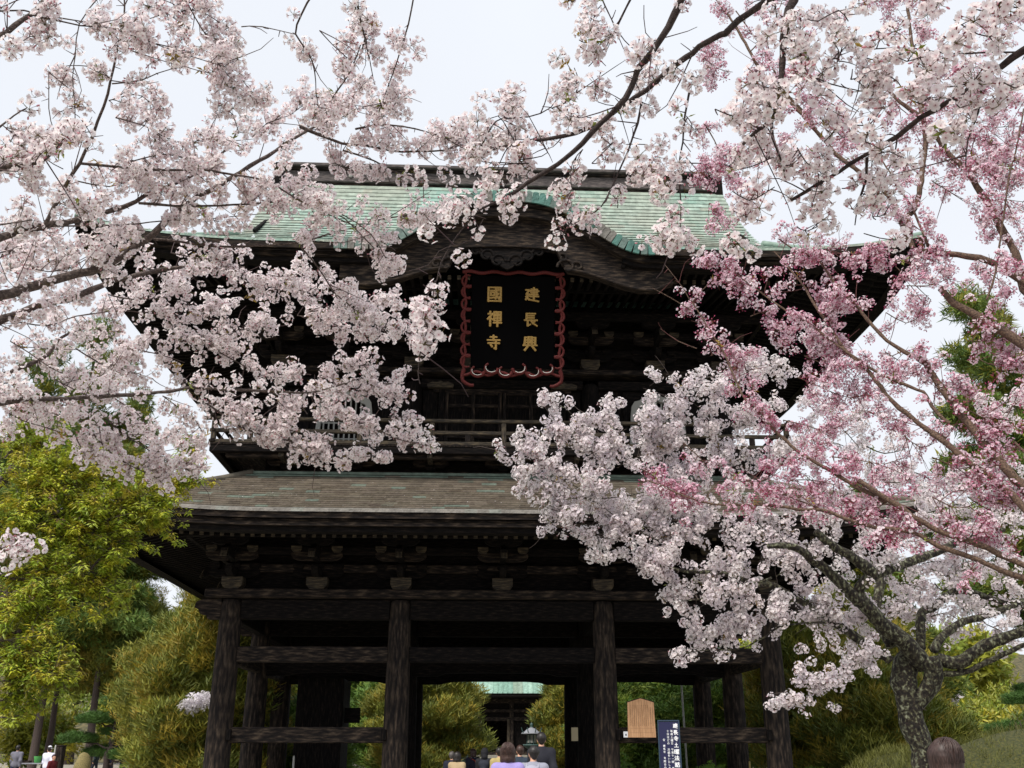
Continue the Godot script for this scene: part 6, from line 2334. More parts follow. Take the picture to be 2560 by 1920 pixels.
	for s in [-1.0, 1.0]:
		straps.tube([Vector3(s * 0.09, 1.37, 0.16), Vector3(s * 0.11, 1.46, 0.05), Vector3(s * 0.12, 1.38, -0.12), Vector3(s * 0.13, 1.15, -0.14), Vector3(s * 0.12, 1.02, 0.1)], [0.02, 0.022, 0.022, 0.018, 0.015], 6)
	out.straps = straps.mesh()
	var bag := field_mesh([[Vector3(0.23, 0.80, 0.10), Vector3(0.23, 0.98, 0.10), 0.09, 0.07], [Vector3(0.16, 0.80, 0.12), Vector3(0.30, 0.80, 0.12), 0.07, 0.07]], 0.015, 0.0, 0.03)
	bag.tube([Vector3(0.2, 1.02, 0.10), Vector3(0.05, 1.36, 0.17), Vector3(-0.14, 1.46, 0.05)], [0.014, 0.014, 0.014], 5)
	out.bag = bag.mesh()
	var collar := field_mesh([[Vector3(-0.05, 1.46, 0.045), Vector3(0.05, 1.46, 0.045), 0.035, 0.035], [Vector3(-0.06, 1.45, 0.0), Vector3(-0.05, 1.46, 0.045), 0.03, 0.035], [Vector3(0.06, 1.45, 0.0), Vector3(0.05, 1.46, 0.045), 0.03, 0.035]], 0.01, 0.0, 0.02)
	out.collar = collar.mesh()
	return out


func people():
	var poses := [body_parts(skeleton(0.8, 0.0, 0.0)), body_parts(skeleton(-0.7, 0.25, 0.5)), body_parts(skeleton(0.15, 0.8, -0.45))]
	var dark := Color(0.09, 0.07, 0.065)
	var brown := Color(0.22, 0.13, 0.10)
	# [x, z, height, pose, turn, jacket, trousers, hair, hair kind, extra, extra colour, label]
	for p in [
		[-0.065, -16.0, 1.61, 0, 0.0, Color(0.60, 0.55, 0.78), Color(0.2, 0.2, 0.25), brown, "bob_hair", "", dark, "person with bobbed brown hair in a lavender sweater, seen from behind"],
		[0.345, -17.0, 1.59, 1, -0.15, Color(0.55, 0.56, 0.62), Color(0.2, 0.22, 0.3), dark, "short_hair", "backpack", Color(0.62, 0.62, 0.68), "person carrying a light grey backpack in front of the bronze lantern"],
		[0.62, -22.0, 1.86, 0, 0.05, Color(0.075, 0.08, 0.13), Color(0.10, 0.10, 0.13), dark, "short_hair", "", Color(0.09, 0.09, 0.13), "tall person in a dark navy jacket, tallest of the group in the passage"],
		[0.18, -24.0, 1.61, 1, -0.25, Color(0.13, 0.18, 0.24), Color(0.12, 0.13, 0.18), brown, "short_hair", "", dark, "person in a blue-grey jacket with the head turned right, beside the grey backpack"],
		[-0.31, -26.0, 1.57, 2, 0.4, Color(0.66, 0.60, 0.40), Color(0.3, 0.28, 0.25), dark, "short_hair", "", dark, "person in a pale yellow-beige jacket left of the lavender sweater"],
		[-0.73, -28.0, 1.54, 0, -0.1, Color(0.06, 0.06, 0.09), Color(0.08, 0.08, 0.1), dark, "hood", "backpack", Color(0.13, 0.15, 0.20), "person in a black hooded jacket with a small dark backpack"],
		[-1.27, -34.0, 1.51, 1, 0.2, Color(0.09, 0.09, 0.17), Color(0.12, 0.11, 0.14), brown, "bob_hair", "bag", Color(0.70, 0.28, 0.16), "person in a navy jacket with an orange shoulder bag"],
		[-1.41, -27.0, 1.45, 0, -0.2, Color(0.66, 0.58, 0.45), Color(0.25, 0.24, 0.26), dark, "bob_hair", "", dark, "small person in a beige hooded top at the left of the passage"],
		[-1.66, -29.0, 1.46, 2, 0.1, Color(0.08, 0.10, 0.18), Color(0.1, 0.1, 0.13), Color(0.35, 0.33, 0.32), "short_hair", "", dark, "person in dark blue half hidden by the beige hooded top"],
		[3.1, -7.5, 1.605, 2, 0.3, Color(0.25, 0.22, 0.22), Color(0.18, 0.18, 0.2), Color(0.20, 0.125, 0.105), "bob_hair", "", dark, "nearest person, only the top of the brown-haired head shows at lower right"],
		[-21.25, -45.0, 1.65, 0, 0.1, Color(0.42, 0.42, 0.47), Color(0.10, 0.12, 0.26), dark, "short_hair", "", dark, "person in a grey sweatshirt at the left edge, seen from behind"],
		[-21.9, -49.5, 1.56, 1, 0.5, Color(0.10, 0.16, 0.30), Color(0.1, 0.1, 0.14), dark, "short_hair", "backpack", Color(0.08, 0.08, 0.10), "person in blue with a dark backpack behind the stall table"],
		[-18.55, -42.0, 1.615, 0, -0.15, Color(0.84, 0.85, 0.92), Color(0.35, 0.08, 0.14), dark, "cap", "", dark, "person in a white shirt and white cap in the left garden"],
		[-16.6, -38.0, 1.33, 2, -1.9, Color(0.36, 0.05, 0.11), Color(0.12, 0.1, 0.12), Color(0.20, 0.10, 0.13), "short_hair", "", dark, "person in a dark red shirt facing right beside the white shirt"],
		[-23.8, -60.0, 1.50, 1, 1.2, Color(0.08, 0.14, 0.16), Color(0.12, 0.14, 0.2), dark, "short_hair", "", dark, "distant person in dark green left of the lamp post"],
		[-24.0, -62.5, 1.48, 0, -0.9, Color(0.10, 0.17, 0.32), Color(0.14, 0.14, 0.2), dark, "short_hair", "", dark, "distant person in blue next to the lamp post"],
	]:
		var o := thing("person", p[11], "person", Vector3(p[0], 0, p[1]), p[4])
		o.scale = Vector3.ONE * (p[2] / 1.72)
		var k: Dictionary = poses[p[3]]
		part(o, "body", k.body, M.skin)
		part(o, "eyes", k.eyes, cloth(Color(0.08, 0.06, 0.06)))
		part(o, "jacket", k.jacket, cloth(p[5]))
		part(o, "trousers", k.trousers, cloth(p[6]))
		part(o, "shoes", k.shoes, cloth(Color(0.12, 0.11, 0.11)))
		if p[8] == "cap":
			part(o, "hair", k.short_hair, hair(p[7]))
			part(o, "cap", k.cap, cloth(Color(0.88, 0.88, 0.92)))
		elif p[8] == "hood":
			part(o, "hood", k.hood, cloth(p[5]))
		else:
			part(o, "hair", k[p[8]], hair(p[7]))
			if p[1] > -20.0 and p[8] == "bob_hair":
				# loose strands over the crown
				var locks := MB.new()
				for q in 130:
					var a := rnd(0, TAU)
					var line := []
					for w in 7:
						var b := 0.12 + w * 0.26
						var r := 0.118 + rnd(-0.004, 0.006)
						var drop := maxf(0.0, w - 5.0) * 0.05
						line.append(Vector3(0, 1.665, 0.018) + Vector3(sin(minf(b, 1.55)) * cos(a + w * 0.05) * r * 0.96, cos(b) * r - drop, sin(minf(b, 1.55)) * sin(a + w * 0.05) * r))
					locks.tube(line, [0.003, 0.0045, 0.005, 0.005, 0.005, 0.004, 0.002], 4)
				part(o, "hair_strands", locks.mesh(), hair(p[7])).set_meta("kind", "stuff")
		if p[9] == "backpack":
			part(o, "backpack", k.backpack, cloth(p[10]))
			part(o, "strap", k.straps, cloth(p[10]))
		elif p[9] == "bag":
			part(o, "shoulder_bag", k.bag, cloth(p[10]))
			part(o, "collar", k.collar, cloth(Color(0.75, 0.74, 0.76)))


# ------------------------------------------------------------------ the boughs of the flowering trees, point by point
func left_branches(t):
	limb(t,[-282,387,-480,-278,390,-483,-261,407,-499,-245,420,-512,-236,432,-521,-228,446,-529,-221,457,-535,-214,474,-542,-207,489,-550,-193,506,-559,-182,522,-567,-168,541,-577,-154,561,-586,-144,574,-593,-130,589,-600],27.5,7.7,11,0.136)
	limb(t,[-277,413,-460,-274,416,-464,-266,426,-474,-258,434,-483,-247,444,-494,-239,453,-503,-231,462,-511,-222,476,-520,-210,492,-532,-199,507,-542,-189,530,-553,-186,547,-560],20.4,5.2,12,0.136)
	limb(t,[-326,407,-560,-322,412,-565,-318,417,-569,-309,428,-579,-291,443,-595,-281,456,-605,-274,463,-611,-258,475,-624,-240,486,-636,-218,491,-650,-201,498,-660],26.9,8.5,14,0.144)
	limb(t,[-305,347,-540,-300,349,-544,-291,354,-551,-278,358,-561,-257,365,-576,-235,372,-591,-223,377,-599,-211,382,-606,-192,385,-618,-165,389,-632,-143,392,-644,-126,400,-653,-113,408,-660],15.9,4.9,9,0.104)
	limb(t,[-365,401,-640,-361,406,-646,-357,411,-652,-351,420,-661,-344,431,-672,-343,445,-680,-338,456,-688,-328,467,-700],21.3,6.5,16,0.16)
	limb(t,[-254,427,-470,-250,435,-467,-242,448,-462,-236,458,-459,-229,472,-454,-223,488,-449,-219,501,-444,-216,517,-439,-213,533,-435,-213,548,-430],11.3,4.4,1.5,0.08)
	limb(t,[-221,391,-360,-219,392,-361,-213,395,-363,-205,398,-366,-201,406,-368,-197,413,-370],10.6,4.1,30,0.096)
	limb(t,[-247,474,-380,-244,478,-381,-240,487,-384,-235,497,-387,-231,510,-390],14.7,10.8,2,0.08)
	limb(t,[-250,492,-380,-238,497,-385,-235,497,-387,-226,498,-391,-215,500,-396,-204,503,-401,-196,506,-404,-189,510,-407,-182,516,-410],4.9,2.2,3,0.064)
	limb(t,[-231,490,-380,-213,494,-392,-201,499,-400,-191,499,-407,-180,499,-414,-172,499,-419,-161,499,-425,-152,499,-430],4.6,2.2,15,0.096)
	limb(t,[-238,425,-380,-236,428,-382,-233,437,-386,-230,444,-390],5.6,2.9,2,0.048)
	limb(t,[-246,472,-480,-228,474,-487,-211,476,-493,-194,480,-499,-181,482,-503,-166,482,-508,-154,482,-512,-141,478,-516,-125,470,-522,-104,467,-529,-87,457,-535,-78,443,-540],8.9,2.5,17,0.12)
	limb(t,[-276,421,-460,-273,421,-460,-256,424,-460],5.1,3.4,1,0.048)
	limb(t,[-272,437,-490,-251,445,-504,-231,454,-518,-214,462,-528,-191,471,-541,-172,480,-552,-157,486,-560],5.9,2.2,10,0.112)
	limb(t,[-218,458,-500,-201,461,-508,-185,465,-515,-161,473,-526,-134,481,-538,-113,476,-547,-91,469,-556,-83,464,-560],8.3,2.6,16,0.12)
	limb(t,[-231,467,-560,-214,467,-563,-197,465,-565,-169,467,-569,-141,472,-574,-133,475,-575,-112,484,-578,-100,488,-580],9.3,3.2,6,0.088)
	limb(t,[-142,474,-580,-135,467,-586,-127,458,-593,-120,448,-600,-111,442,-605,-101,435,-612,-91,431,-618,-87,429,-620],6.4,2.9,28,0.104)
	limb(t,[-133,525,-520,-108,520,-531,-94,522,-536,-80,522,-542,-63,525,-548,-45,531,-555,-32,539,-560],10.6,4.6,20,0.136)
	limb(t,[-98,523,-520,-87,530,-526,-71,535,-534,-55,536,-542,-43,535,-548,-31,531,-554,-20,533,-560],6.7,2.6,18,0.128)
	limb(t,[-107,514,-530,-88,511,-537,-77,506,-541,-65,505,-545,-48,504,-551,-31,501,-557,-22,498,-560],6.4,2.6,7,0.088)
	limb(t,[-82,458,-520,-68,465,-527,-52,471,-534,-39,478,-540],4.8,2.5,20,0.072)
	limb(t,[-119,472,-530,-105,470,-538,-93,461,-548,-84,454,-555,-78,449,-560],4.9,2.6,22,0.08)
	limb(t,[-87,556,-440,-86,546,-448,-83,538,-455,-81,526,-464,-79,518,-470],4.9,2.2,10,0.088)
	limb(t,[-55,556,-440,-59,546,-452,-64,538,-463,-70,528,-474,-74,522,-481,-79,514,-490],4.9,2.7,14,0.096)
	limb(t,[-104,523,-430,-98,520,-438,-92,518,-445,-87,517,-450],3.2,2.2,8,0.064)
	limb(t,[-82,545,-450,-87,532,-462,-99,522,-474,-106,516,-481,-112,506,-490],4.2,2.3,12,0.08)
	limb(t,[-107,538,-420,-114,531,-427,-118,524,-434,-112,518,-441,-109,510,-448,-109,502,-454,-108,495,-460],6.2,2.2,5,0.064)
	limb(t,[-84,538,-420,-81,525,-430,-78,512,-440],5.4,2.2,6,0.08)
	limb(t,[-83,523,-440,-90,515,-453,-104,508,-470,-115,504,-480],4.1,2.2,9,0.08)
	limb(t,[-143,517,-420,-132,517,-420,-114,512,-420],3.1,2.3,1,0.04)
	limb(t,[-176,538,-420,-172,531,-428,-168,526,-435,-165,520,-441,-163,515,-446,-157,510,-454,-153,504,-460],3.9,2.2,20,0.104)
	limb(t,[-216,496,-440,-203,503,-446,-196,510,-449,-184,519,-455,-172,517,-460],4.1,2.2,6,0.064)
	limb(t,[-213,492,-430,-220,498,-430,-230,500,-430,-240,499,-430,-242,493,-430],3.2,2.2,12,0.064)
	limb(t,[-240,488,-420,-239,469,-425,-236,458,-428,-232,453,-430],2.7,2.2,1,0.04)
	limb(t,[-221,537,-420,-229,519,-420,-228,499,-420,-227,484,-420,-223,466,-420,-221,453,-420],3.5,2.3,4,0.056)
	limb(t,[-235,510,-490,-222,512,-501,-213,510,-509,-200,512,-520,-188,524,-531,-175,525,-540],4.5,2.5,22,0.144)
	limb(t,[-224,479,-490,-212,498,-510,-201,504,-525,-191,503,-540],4.1,2.5,20,0.144)
	limb(t,[-257,473,-500,-242,476,-511,-230,486,-521,-217,484,-530],4.2,2.4,20,0.136)
	limb(t,[-226,500,-460,-216,511,-469,-210,510,-474,-203,504,-480],3.4,2.2,20,0.088)
	limb(t,[-163,487,-450,-159,491,-452,-154,487,-456,-151,478,-460],2.9,2.2,9,0.056)
	limb(t,[-167,517,-460,-158,519,-463,-149,512,-467,-146,506,-470],3.0,2.2,26,0.08)
	limb(t,[-162,517,-520,-155,531,-525,-143,541,-531,-134,556,-537,-128,561,-540],3.8,2.2,20,0.104)
	limb(t,[-123,511,-500,-109,522,-509,-95,537,-518,-84,547,-524,-74,554,-530],3.7,2.2,22,0.128)
	limb(t,[-112,505,-530,-96,500,-539,-85,500,-545,-74,504,-550],3.9,2.2,16,0.112)
	limb(t,[-164,491,-540,-153,482,-546,-144,492,-552,-129,511,-560],4.0,2.2,18,0.12)
	limb(t,[-227,420,-370,-221,416,-372,-214,415,-375,-210,408,-377,-202,404,-380],2.4,2.2,18,0.08)
	limb(t,[-212,399,-400,-205,396,-400,-201,400,-400],2.2,2.2,26,0.072)
	limb(t,[-231,407,-380,-223,400,-380,-217,398,-380],2.2,2.2,22,0.064)
	limb(t,[-176,527,-420,-169,532,-425,-160,530,-431,-154,525,-437,-152,520,-440],3.1,2.2,24,0.088)
	limb(t,[-198,532,-420,-188,531,-424,-177,526,-428,-174,523,-430],2.7,2.2,14,0.096)
	limb(t,[-218,523,-420,-211,515,-425,-206,510,-428,-200,508,-430],2.7,2.2,18,0.088)
	limb(t,[-242,480,-380,-237,477,-384,-234,483,-387,-229,486,-390],2.5,2.2,14,0.072)
	limb(t,[-191,537,-420,-181,532,-420,-174,527,-420],2.7,2.2,14,0.064)
	limb(t,[-305,436,-520,-292,442,-524,-278,448,-529,-266,442,-532,-253,447,-536,-242,454,-540],4.8,2.5,22,0.136)
	limb(t,[-297,419,-510,-287,424,-515,-275,424,-521,-265,429,-526,-258,437,-530],4.2,2.4,24,0.128)
	limb(t,[-316,443,-540,-311,453,-549,-304,450,-559,-294,452,-570,-286,461,-580],4.5,2.7,26,0.16)
	limb(t,[-344,436,-620,-328,439,-634,-315,452,-647,-302,460,-658,-288,466,-668,-272,469,-680],5.1,3.1,26,0.192)
	limb(t,[-272,470,-680,-256,472,-693,-240,482,-706,-224,496,-720],6.3,3.3,28,0.104)
	limb(t,[-256,446,-680,-234,454,-694,-217,466,-706,-193,477,-720],6.3,3.3,34,0.104)
	limb(t,[-236,452,-680,-227,444,-688,-206,435,-703,-194,429,-712,-181,435,-720],6.3,3.3,32,0.112)
	limb(t,[-294,439,-640,-285,434,-651,-276,433,-662,-260,434,-678,-248,433,-690],6.5,3.2,30,0.176)
	limb(t,[-308,424,-640,-295,418,-654,-281,418,-666,-266,416,-680],5.9,3.1,22,0.16)
	limb(t,[-292,397,-630,-282,405,-640,-272,414,-650],4.1,2.4,20,0.12)
	limb(t,[-344,421,-620,-333,415,-626,-324,409,-630,-314,404,-635,-303,402,-640],4.6,3.0,16,0.12)
	limb(t,[-334,382,-600,-328,384,-602,-319,380,-606,-307,375,-610],4.4,2.3,20,0.096)
	limb(t,[-291,466,-640,-276,468,-653,-264,481,-664,-258,490,-671,-247,488,-680],5.3,3.1,22,0.136)
	limb(t,[-242,489,-620,-226,491,-632,-210,495,-644,-201,487,-653,-193,483,-660],5.1,3.0,26,0.12)
	limb(t,[-199,473,-660,-185,484,-672,-169,493,-683,-159,489,-691,-147,490,-700],5.5,3.2,32,0.128)
	limb(t,[-146,452,-640,-128,458,-646,-113,464,-652,-98,468,-657,-87,471,-660],4.7,3.0,26,0.112)
	limb(t,[-180,487,-650,-168,488,-656,-160,497,-660],3.6,2.4,22,0.064)
	limb(t,[-156,454,-650,-143,454,-657,-125,452,-666,-106,450,-675,-96,458,-680],4.2,2.5,28,0.096)
	limb(t,[-90,451,-660,-84,450,-664,-73,446,-670],3.7,2.5,24,0.064)
	limb(t,[-168,460,-670,-167,464,-670],3.1,2.5,22,0.032)
	limb(t,[-155,420,-680,-166,423,-680,-160,417,-680],3.1,2.5,24,0.056)
	limb(t,[-224,394,-660,-209,385,-669,-197,378,-676,-179,373,-686,-164,372,-693,-152,367,-700,-140,365,-706,-127,365,-712,-111,375,-720],7.9,3.3,36,0.104)
	limb(t,[-160,378,-700,-147,367,-700,-143,359,-700],3.9,2.6,30,0.08)
	limb(t,[-213,390,-660,-195,395,-674,-179,401,-687,-162,404,-700],4.9,2.6,18,0.088)
	limb(t,[-170,381,-690,-159,378,-690,-181,385,-690],3.8,2.5,26,0.08)
	limb(t,[-246,392,-650,-233,383,-654,-223,376,-657,-217,366,-660],4.8,2.4,20,0.112)
	limb(t,[-151,405,-680,-140,420,-686,-120,432,-695,-107,435,-700],5.6,3.2,30,0.08)
	limb(t,[-131,413,-680,-118,414,-686,-102,418,-693,-87,419,-700],5.0,3.2,26,0.112)
	limb(t,[-115,408,-690,-100,412,-694,-80,412,-700],4.5,2.6,26,0.096)
	limb(t,[-149,401,-670,-132,392,-678,-115,385,-686,-98,380,-693,-85,375,-698,-68,374,-705,-56,380,-710],6.2,2.6,28,0.104)
	limb(t,[-152,392,-690,-159,401,-690],3.8,2.5,20,0.08)
	limb(t,[-93,393,-700,-78,393,-700],3.9,2.6,26,0.072)
	limb(t,[-108,362,-700,-97,363,-700,-98,358,-700],3.2,2.6,14,0.04)
	limb(t,[-265,361,-600,-255,353,-613,-239,344,-630,-229,341,-640],5.0,2.4,26,0.16)
	limb(t,[-298,358,-570,-288,355,-576,-272,352,-584,-260,350,-590],6.3,2.2,22,0.16)
	limb(t,[-270,350,-600,-260,339,-613,-247,332,-626,-231,328,-640],5.0,2.4,30,0.144)
	limb(t,[-274,342,-590,-268,332,-596,-260,328,-600],3.8,2.2,26,0.104)
	limb(t,[-248,342,-630,-236,338,-639,-226,338,-646,-219,338,-650],4.1,2.4,32,0.112)
	limb(t,[-306,350,-560,-297,346,-567,-290,345,-573,-280,343,-580],3.6,2.2,22,0.104)
	limb(t,[-266,379,-620,-254,372,-630,-248,364,-636,-245,358,-640],4.0,2.4,14,0.096)
	limb(t,[-289,378,-580,-279,374,-589,-266,369,-600],3.7,2.2,16,0.112)
	limb(t,[-239,362,-640,-229,360,-640],3.0,2.4,14,0.056)
	limb(t,[-279,264,-520,-274,260,-523,-270,258,-526,-262,259,-530],3.8,2.4,22,0.09)

func near_branches(t):
	limb(t,[74,467,-340,73,464,-341,68,454,-346,61,446,-352,55,439,-356,52,432,-359,47,425,-363,40,420,-367,31,412,-372,24,407,-376,16,403,-380,7,399,-384,0,395,-387,-6,394,-390],16.9,8.6,3,0.09)
	limb(t,[114,457,-330,111,457,-332,102,456,-339,95,452,-345,91,451,-348,83,450,-354,77,447,-358,70,444,-363,61,439,-370,51,436,-377,47,434,-380,41,431,-384,30,431,-391,19,431,-396,12,433,-400],15.2,8.9,3,0.1)
	limb(t,[12,434,-400,3,434,-405,-6,436,-410,-14,436,-416,-22,436,-420],8.9,3.1,18,0.14)
	limb(t,[-16,434,-410,-10,446,-408,-5,450,-407,8,449,-404,19,453,-402,26,464,-400],4.5,2.2,30,0.14)
	limb(t,[2,437,-410,-2,446,-410,-7,454,-410,-14,450,-410],3.0,2.2,22,0.12)
	limb(t,[2,422,-400,10,423,-400,17,426,-400,12,434,-400],3.0,2.2,30,0.12)
	limb(t,[19,444,-390,27,448,-390,32,457,-390,30,467,-390],2.9,2.2,30,0.1)
	limb(t,[33,421,-390,28,414,-390,27,404,-390,28,398,-390],2.9,2.2,22,0.09)
	limb(t,[8,420,-400,-5,423,-404,-14,426,-408,-20,432,-410],3.3,2.2,8,0.1)
	limb(t,[106,422,-290,104,419,-290,101,410,-292,99,397,-294,98,389,-295,96,379,-297,94,372,-298,91,370,-298,87,367,-299,83,363,-300],16.6,5.5,5,0.08)
	limb(t,[94,374,-300,95,368,-303,98,362,-307,100,358,-310],7.2,2.3,6,0.08)
	limb(t,[168,373,-260,167,373,-262,163,373,-270,160,374,-276,157,372,-281,153,372,-288,147,372,-296,141,370,-305,135,369,-313,129,368,-320,121,366,-329,111,364,-340],12.0,6.3,2,0.08)
	limb(t,[180,387,-280,179,388,-281,171,395,-290,162,401,-298,153,410,-306,143,417,-315,136,419,-320],3.6,2.2,7,0.09)
	limb(t,[161,372,-280,160,364,-283,157,356,-287,156,347,-290],4.1,2.2,3,0.08)
	limb(t,[131,364,-310,132,359,-316,131,353,-324,131,347,-330],6.3,2.2,4,0.08)
	limb(t,[108,394,-300,119,392,-304,131,392,-308,138,391,-310],2.8,2.2,6,0.09)
	limb(t,[60,440,-380,58,430,-382,53,416,-384,48,404,-385,44,396,-387,40,389,-388,33,384,-389,28,382,-390],6.3,2.2,3,0.05)
	limb(t,[52,417,-380,61,417,-380,62,415,-380],2.2,2.2,9,0.05)
	limb(t,[44,398,-390,48,394,-390,48,390,-390],2.2,2.2,18,0.05)
	limb(t,[21,381,-390,23,376,-390,28,386,-390],2.2,2.2,16,0.06)
	limb(t,[36,382,-390,35,377,-390,35,374,-390],2.2,2.2,14,0.03)
	limb(t,[78,430,-360,76,420,-363,75,409,-366,73,400,-368,72,392,-370],5.3,2.7,9,0.07)
	limb(t,[73,392,-370,73,381,-370,72,369,-370,69,364,-370,67,360,-370],3.4,2.2,20,0.07)
	limb(t,[75,397,-370,68,390,-370,66,386,-370],2.2,2.2,20,0.05)
	limb(t,[72,375,-370,64,371,-370,62,368,-370],2.2,2.2,18,0.05)
	limb(t,[55,483,-360,48,472,-368,44,466,-373,36,460,-380],5.3,2.2,5,0.07)
	limb(t,[42,492,-370,49,472,-370,55,463,-370,61,459,-370],3.4,2.2,5,0.06)
	limb(t,[49,472,-370,42,466,-370,35,465,-370,31,467,-370],2.4,2.2,20,0.07)
	limb(t,[42,487,-370,37,480,-370,37,474,-370],2.4,2.2,22,0.06)
	limb(t,[30,491,-370,29,489,-370,25,491,-370],2.2,2.2,12,0.05)
	limb(t,[62,487,-370,62,471,-370,68,464,-370],2.2,2.2,3,0.05)
	limb(t,[38,447,-380,40,440,-380,47,438,-380],2.2,2.2,3,0.05)
	limb(t,[55,445,-370,57,447,-370,63,449,-370,65,442,-370],2.2,2.2,20,0.07)
	limb(t,[50,436,-380,55,434,-380,57,438,-380],2.2,2.2,20,0.06)
	limb(t,[36,407,-380,46,418,-380,41,414,-380],2.2,2.2,12,0.07)
	limb(t,[52,404,-380,59,402,-380,64,407,-380,62,402,-380],2.2,2.2,20,0.07)
	limb(t,[-6,394,-390,-13,390,-390,-20,385,-390],7.2,2.9,24,0.08)
	limb(t,[-3,396,-390,1,390,-390,2,388,-390],2.2,2.2,24,0.06)
	limb(t,[-17,388,-390,-20,383,-391,-26,376,-394,-32,366,-397,-34,358,-399,-36,354,-400],3.6,2.2,0.6,0.04)
	limb(t,[-13,384,-390,-19,375,-393,-26,373,-394,-33,371,-396,-38,365,-398,-47,363,-400],2.2,2.2,0.3,0.03)
	limb(t,[-26,389,-390,-28,386,-397,-30,385,-400],2.2,2.2,26,0.06)
	limb(t,[-25,368,-395,-22,366,-395],2.2,2.2,26,0.03)
	limb(t,[-36,381,-400,-38,379,-400,-34,383,-400],2.2,2.2,16,0.05)
	limb(t,[-27,395,-390,-23,396,-390],2.2,2.2,18,0.05)
	limb(t,[-36,353,-400,-35,359,-401,-36,350,-403,-37,344,-404,-39,333,-406,-41,326,-407,-42,317,-409,-41,312,-410],2.6,2.2,1,0.03)
	limb(t,[-37,345,-405,-40,347,-405,-40,348,-405],2.2,2.2,30,0.04)
	limb(t,[-36,346,-405,-32,346,-405],2.2,2.2,26,0.03)
	limb(t,[-38,338,-405,-41,337,-405,-34,336,-405],2.2,2.2,26,0.04)
	limb(t,[-40,333,-410,-42,331,-410,-36,331,-410],2.2,2.2,26,0.04)
	limb(t,[-35,354,-405,-32,353,-405],2.2,2.2,16,0.02)
	limb(t,[74,378,-300,80,375,-300,85,375,-300,89,370,-300],2.2,2.2,32,0.09)
	limb(t,[78,361,-310,84,359,-310,92,362,-310,96,364,-310],2.3,2.2,30,0.09)
	limb(t,[101,416,-290,107,411,-290,112,409,-290,120,414,-290,123,409,-290],2.2,2.2,18,0.07)
	limb(t,[120,409,-300,122,404,-300,121,399,-300,124,407,-300],2.2,2.2,32,0.07)
	limb(t,[104,402,-290,104,395,-290,104,390,-290,100,387,-290],2.2,2.2,26,0.05)
	limb(t,[89,385,-290,90,377,-290,93,376,-290],2.2,2.2,22,0.07)
	limb(t,[97,417,-290,97,410,-290,98,406,-290],2.2,2.2,22,0.05)
	limb(t,[141,402,-270,143,398,-270,144,396,-270],2.2,2.2,34,0.05)
	limb(t,[145,384,-260,148,381,-260,152,378,-260,156,377,-260],2.2,2.2,36,0.07)
	limb(t,[153,388,-260,159,387,-260,165,389,-260],2.2,2.2,14,0.06)
	limb(t,[128,396,-280,132,395,-280,137,397,-280],2.2,2.2,16,0.05)
	limb(t,[131,401,-300,134,400,-300,139,400,-300],2.2,2.2,32,0.05)
	limb(t,[138,394,-290,142,391,-290,147,393,-290,154,393,-290],2.2,2.2,28,0.05)
	limb(t,[125,391,-300,130,392,-300,140,392,-300,143,388,-300],2.2,2.2,30,0.07)
	limb(t,[139,376,-290,144,373,-290,148,376,-290,150,372,-290],2.2,2.2,30,0.06)
	limb(t,[145,365,-270,150,366,-270,154,368,-270,159,366,-270],2.2,2.2,34,0.05)
	limb(t,[146,358,-270,149,355,-270,154,357,-270],2.2,2.2,28,0.05)
	limb(t,[157,359,-260,160,357,-260,163,357,-260],2.2,2.2,24,0.05)
	limb(t,[146,356,-280,146,351,-280,144,348,-280],2.2,2.2,34,0.04)
	limb(t,[118,382,-310,122,378,-310,118,373,-310,116,371,-310],2.2,2.2,32,0.06)
	limb(t,[125,371,-300,129,370,-300,127,364,-300,130,363,-300],2.2,2.2,24,0.06)
	limb(t,[131,359,-300,135,360,-300,138,358,-300],2.2,2.2,26,0.05)
	limb(t,[109,375,-320,113,370,-323,117,368,-324,118,364,-327,116,357,-330],2.4,2.2,30,0.07)
	limb(t,[134,357,-320,136,352,-320,134,345,-320,139,346,-320],2.2,2.2,30,0.07)
	limb(t,[124,357,-320,127,357,-320],2.2,2.2,24,0.05)
	limb(t,[88,368,-340,94,364,-340,99,366,-340,105,370,-340],2.5,2.2,28,0.09)
	limb(t,[90,365,-350,96,362,-350,102,360,-350],2.3,2.2,22,0.07)
	limb(t,[89,359,-360,94,357,-360,91,353,-360],2.3,2.2,28,0.06)
	limb(t,[112,352,-340,116,350,-340,123,354,-340],2.2,2.2,26,0.08)
	limb(t,[138,349,-340,144,347,-340,150,346,-340],2.2,2.2,12,0.08)
	limb(t,[71,446,-360,76,441,-360,82,438,-360],2.3,2.2,22,0.07)
	limb(t,[76,418,-360,78,414,-360,77,409,-360],2.3,2.2,16,0.06)
	limb(t,[52,402,-380,57,404,-380,64,406,-380],2.2,2.2,28,0.06)
	limb(t,[81,394,-360,77,394,-360],2.2,2.2,16,0.06)
	limb(t,[169,388,-260,162,390,-260],2.2,2.2,16,0.05)

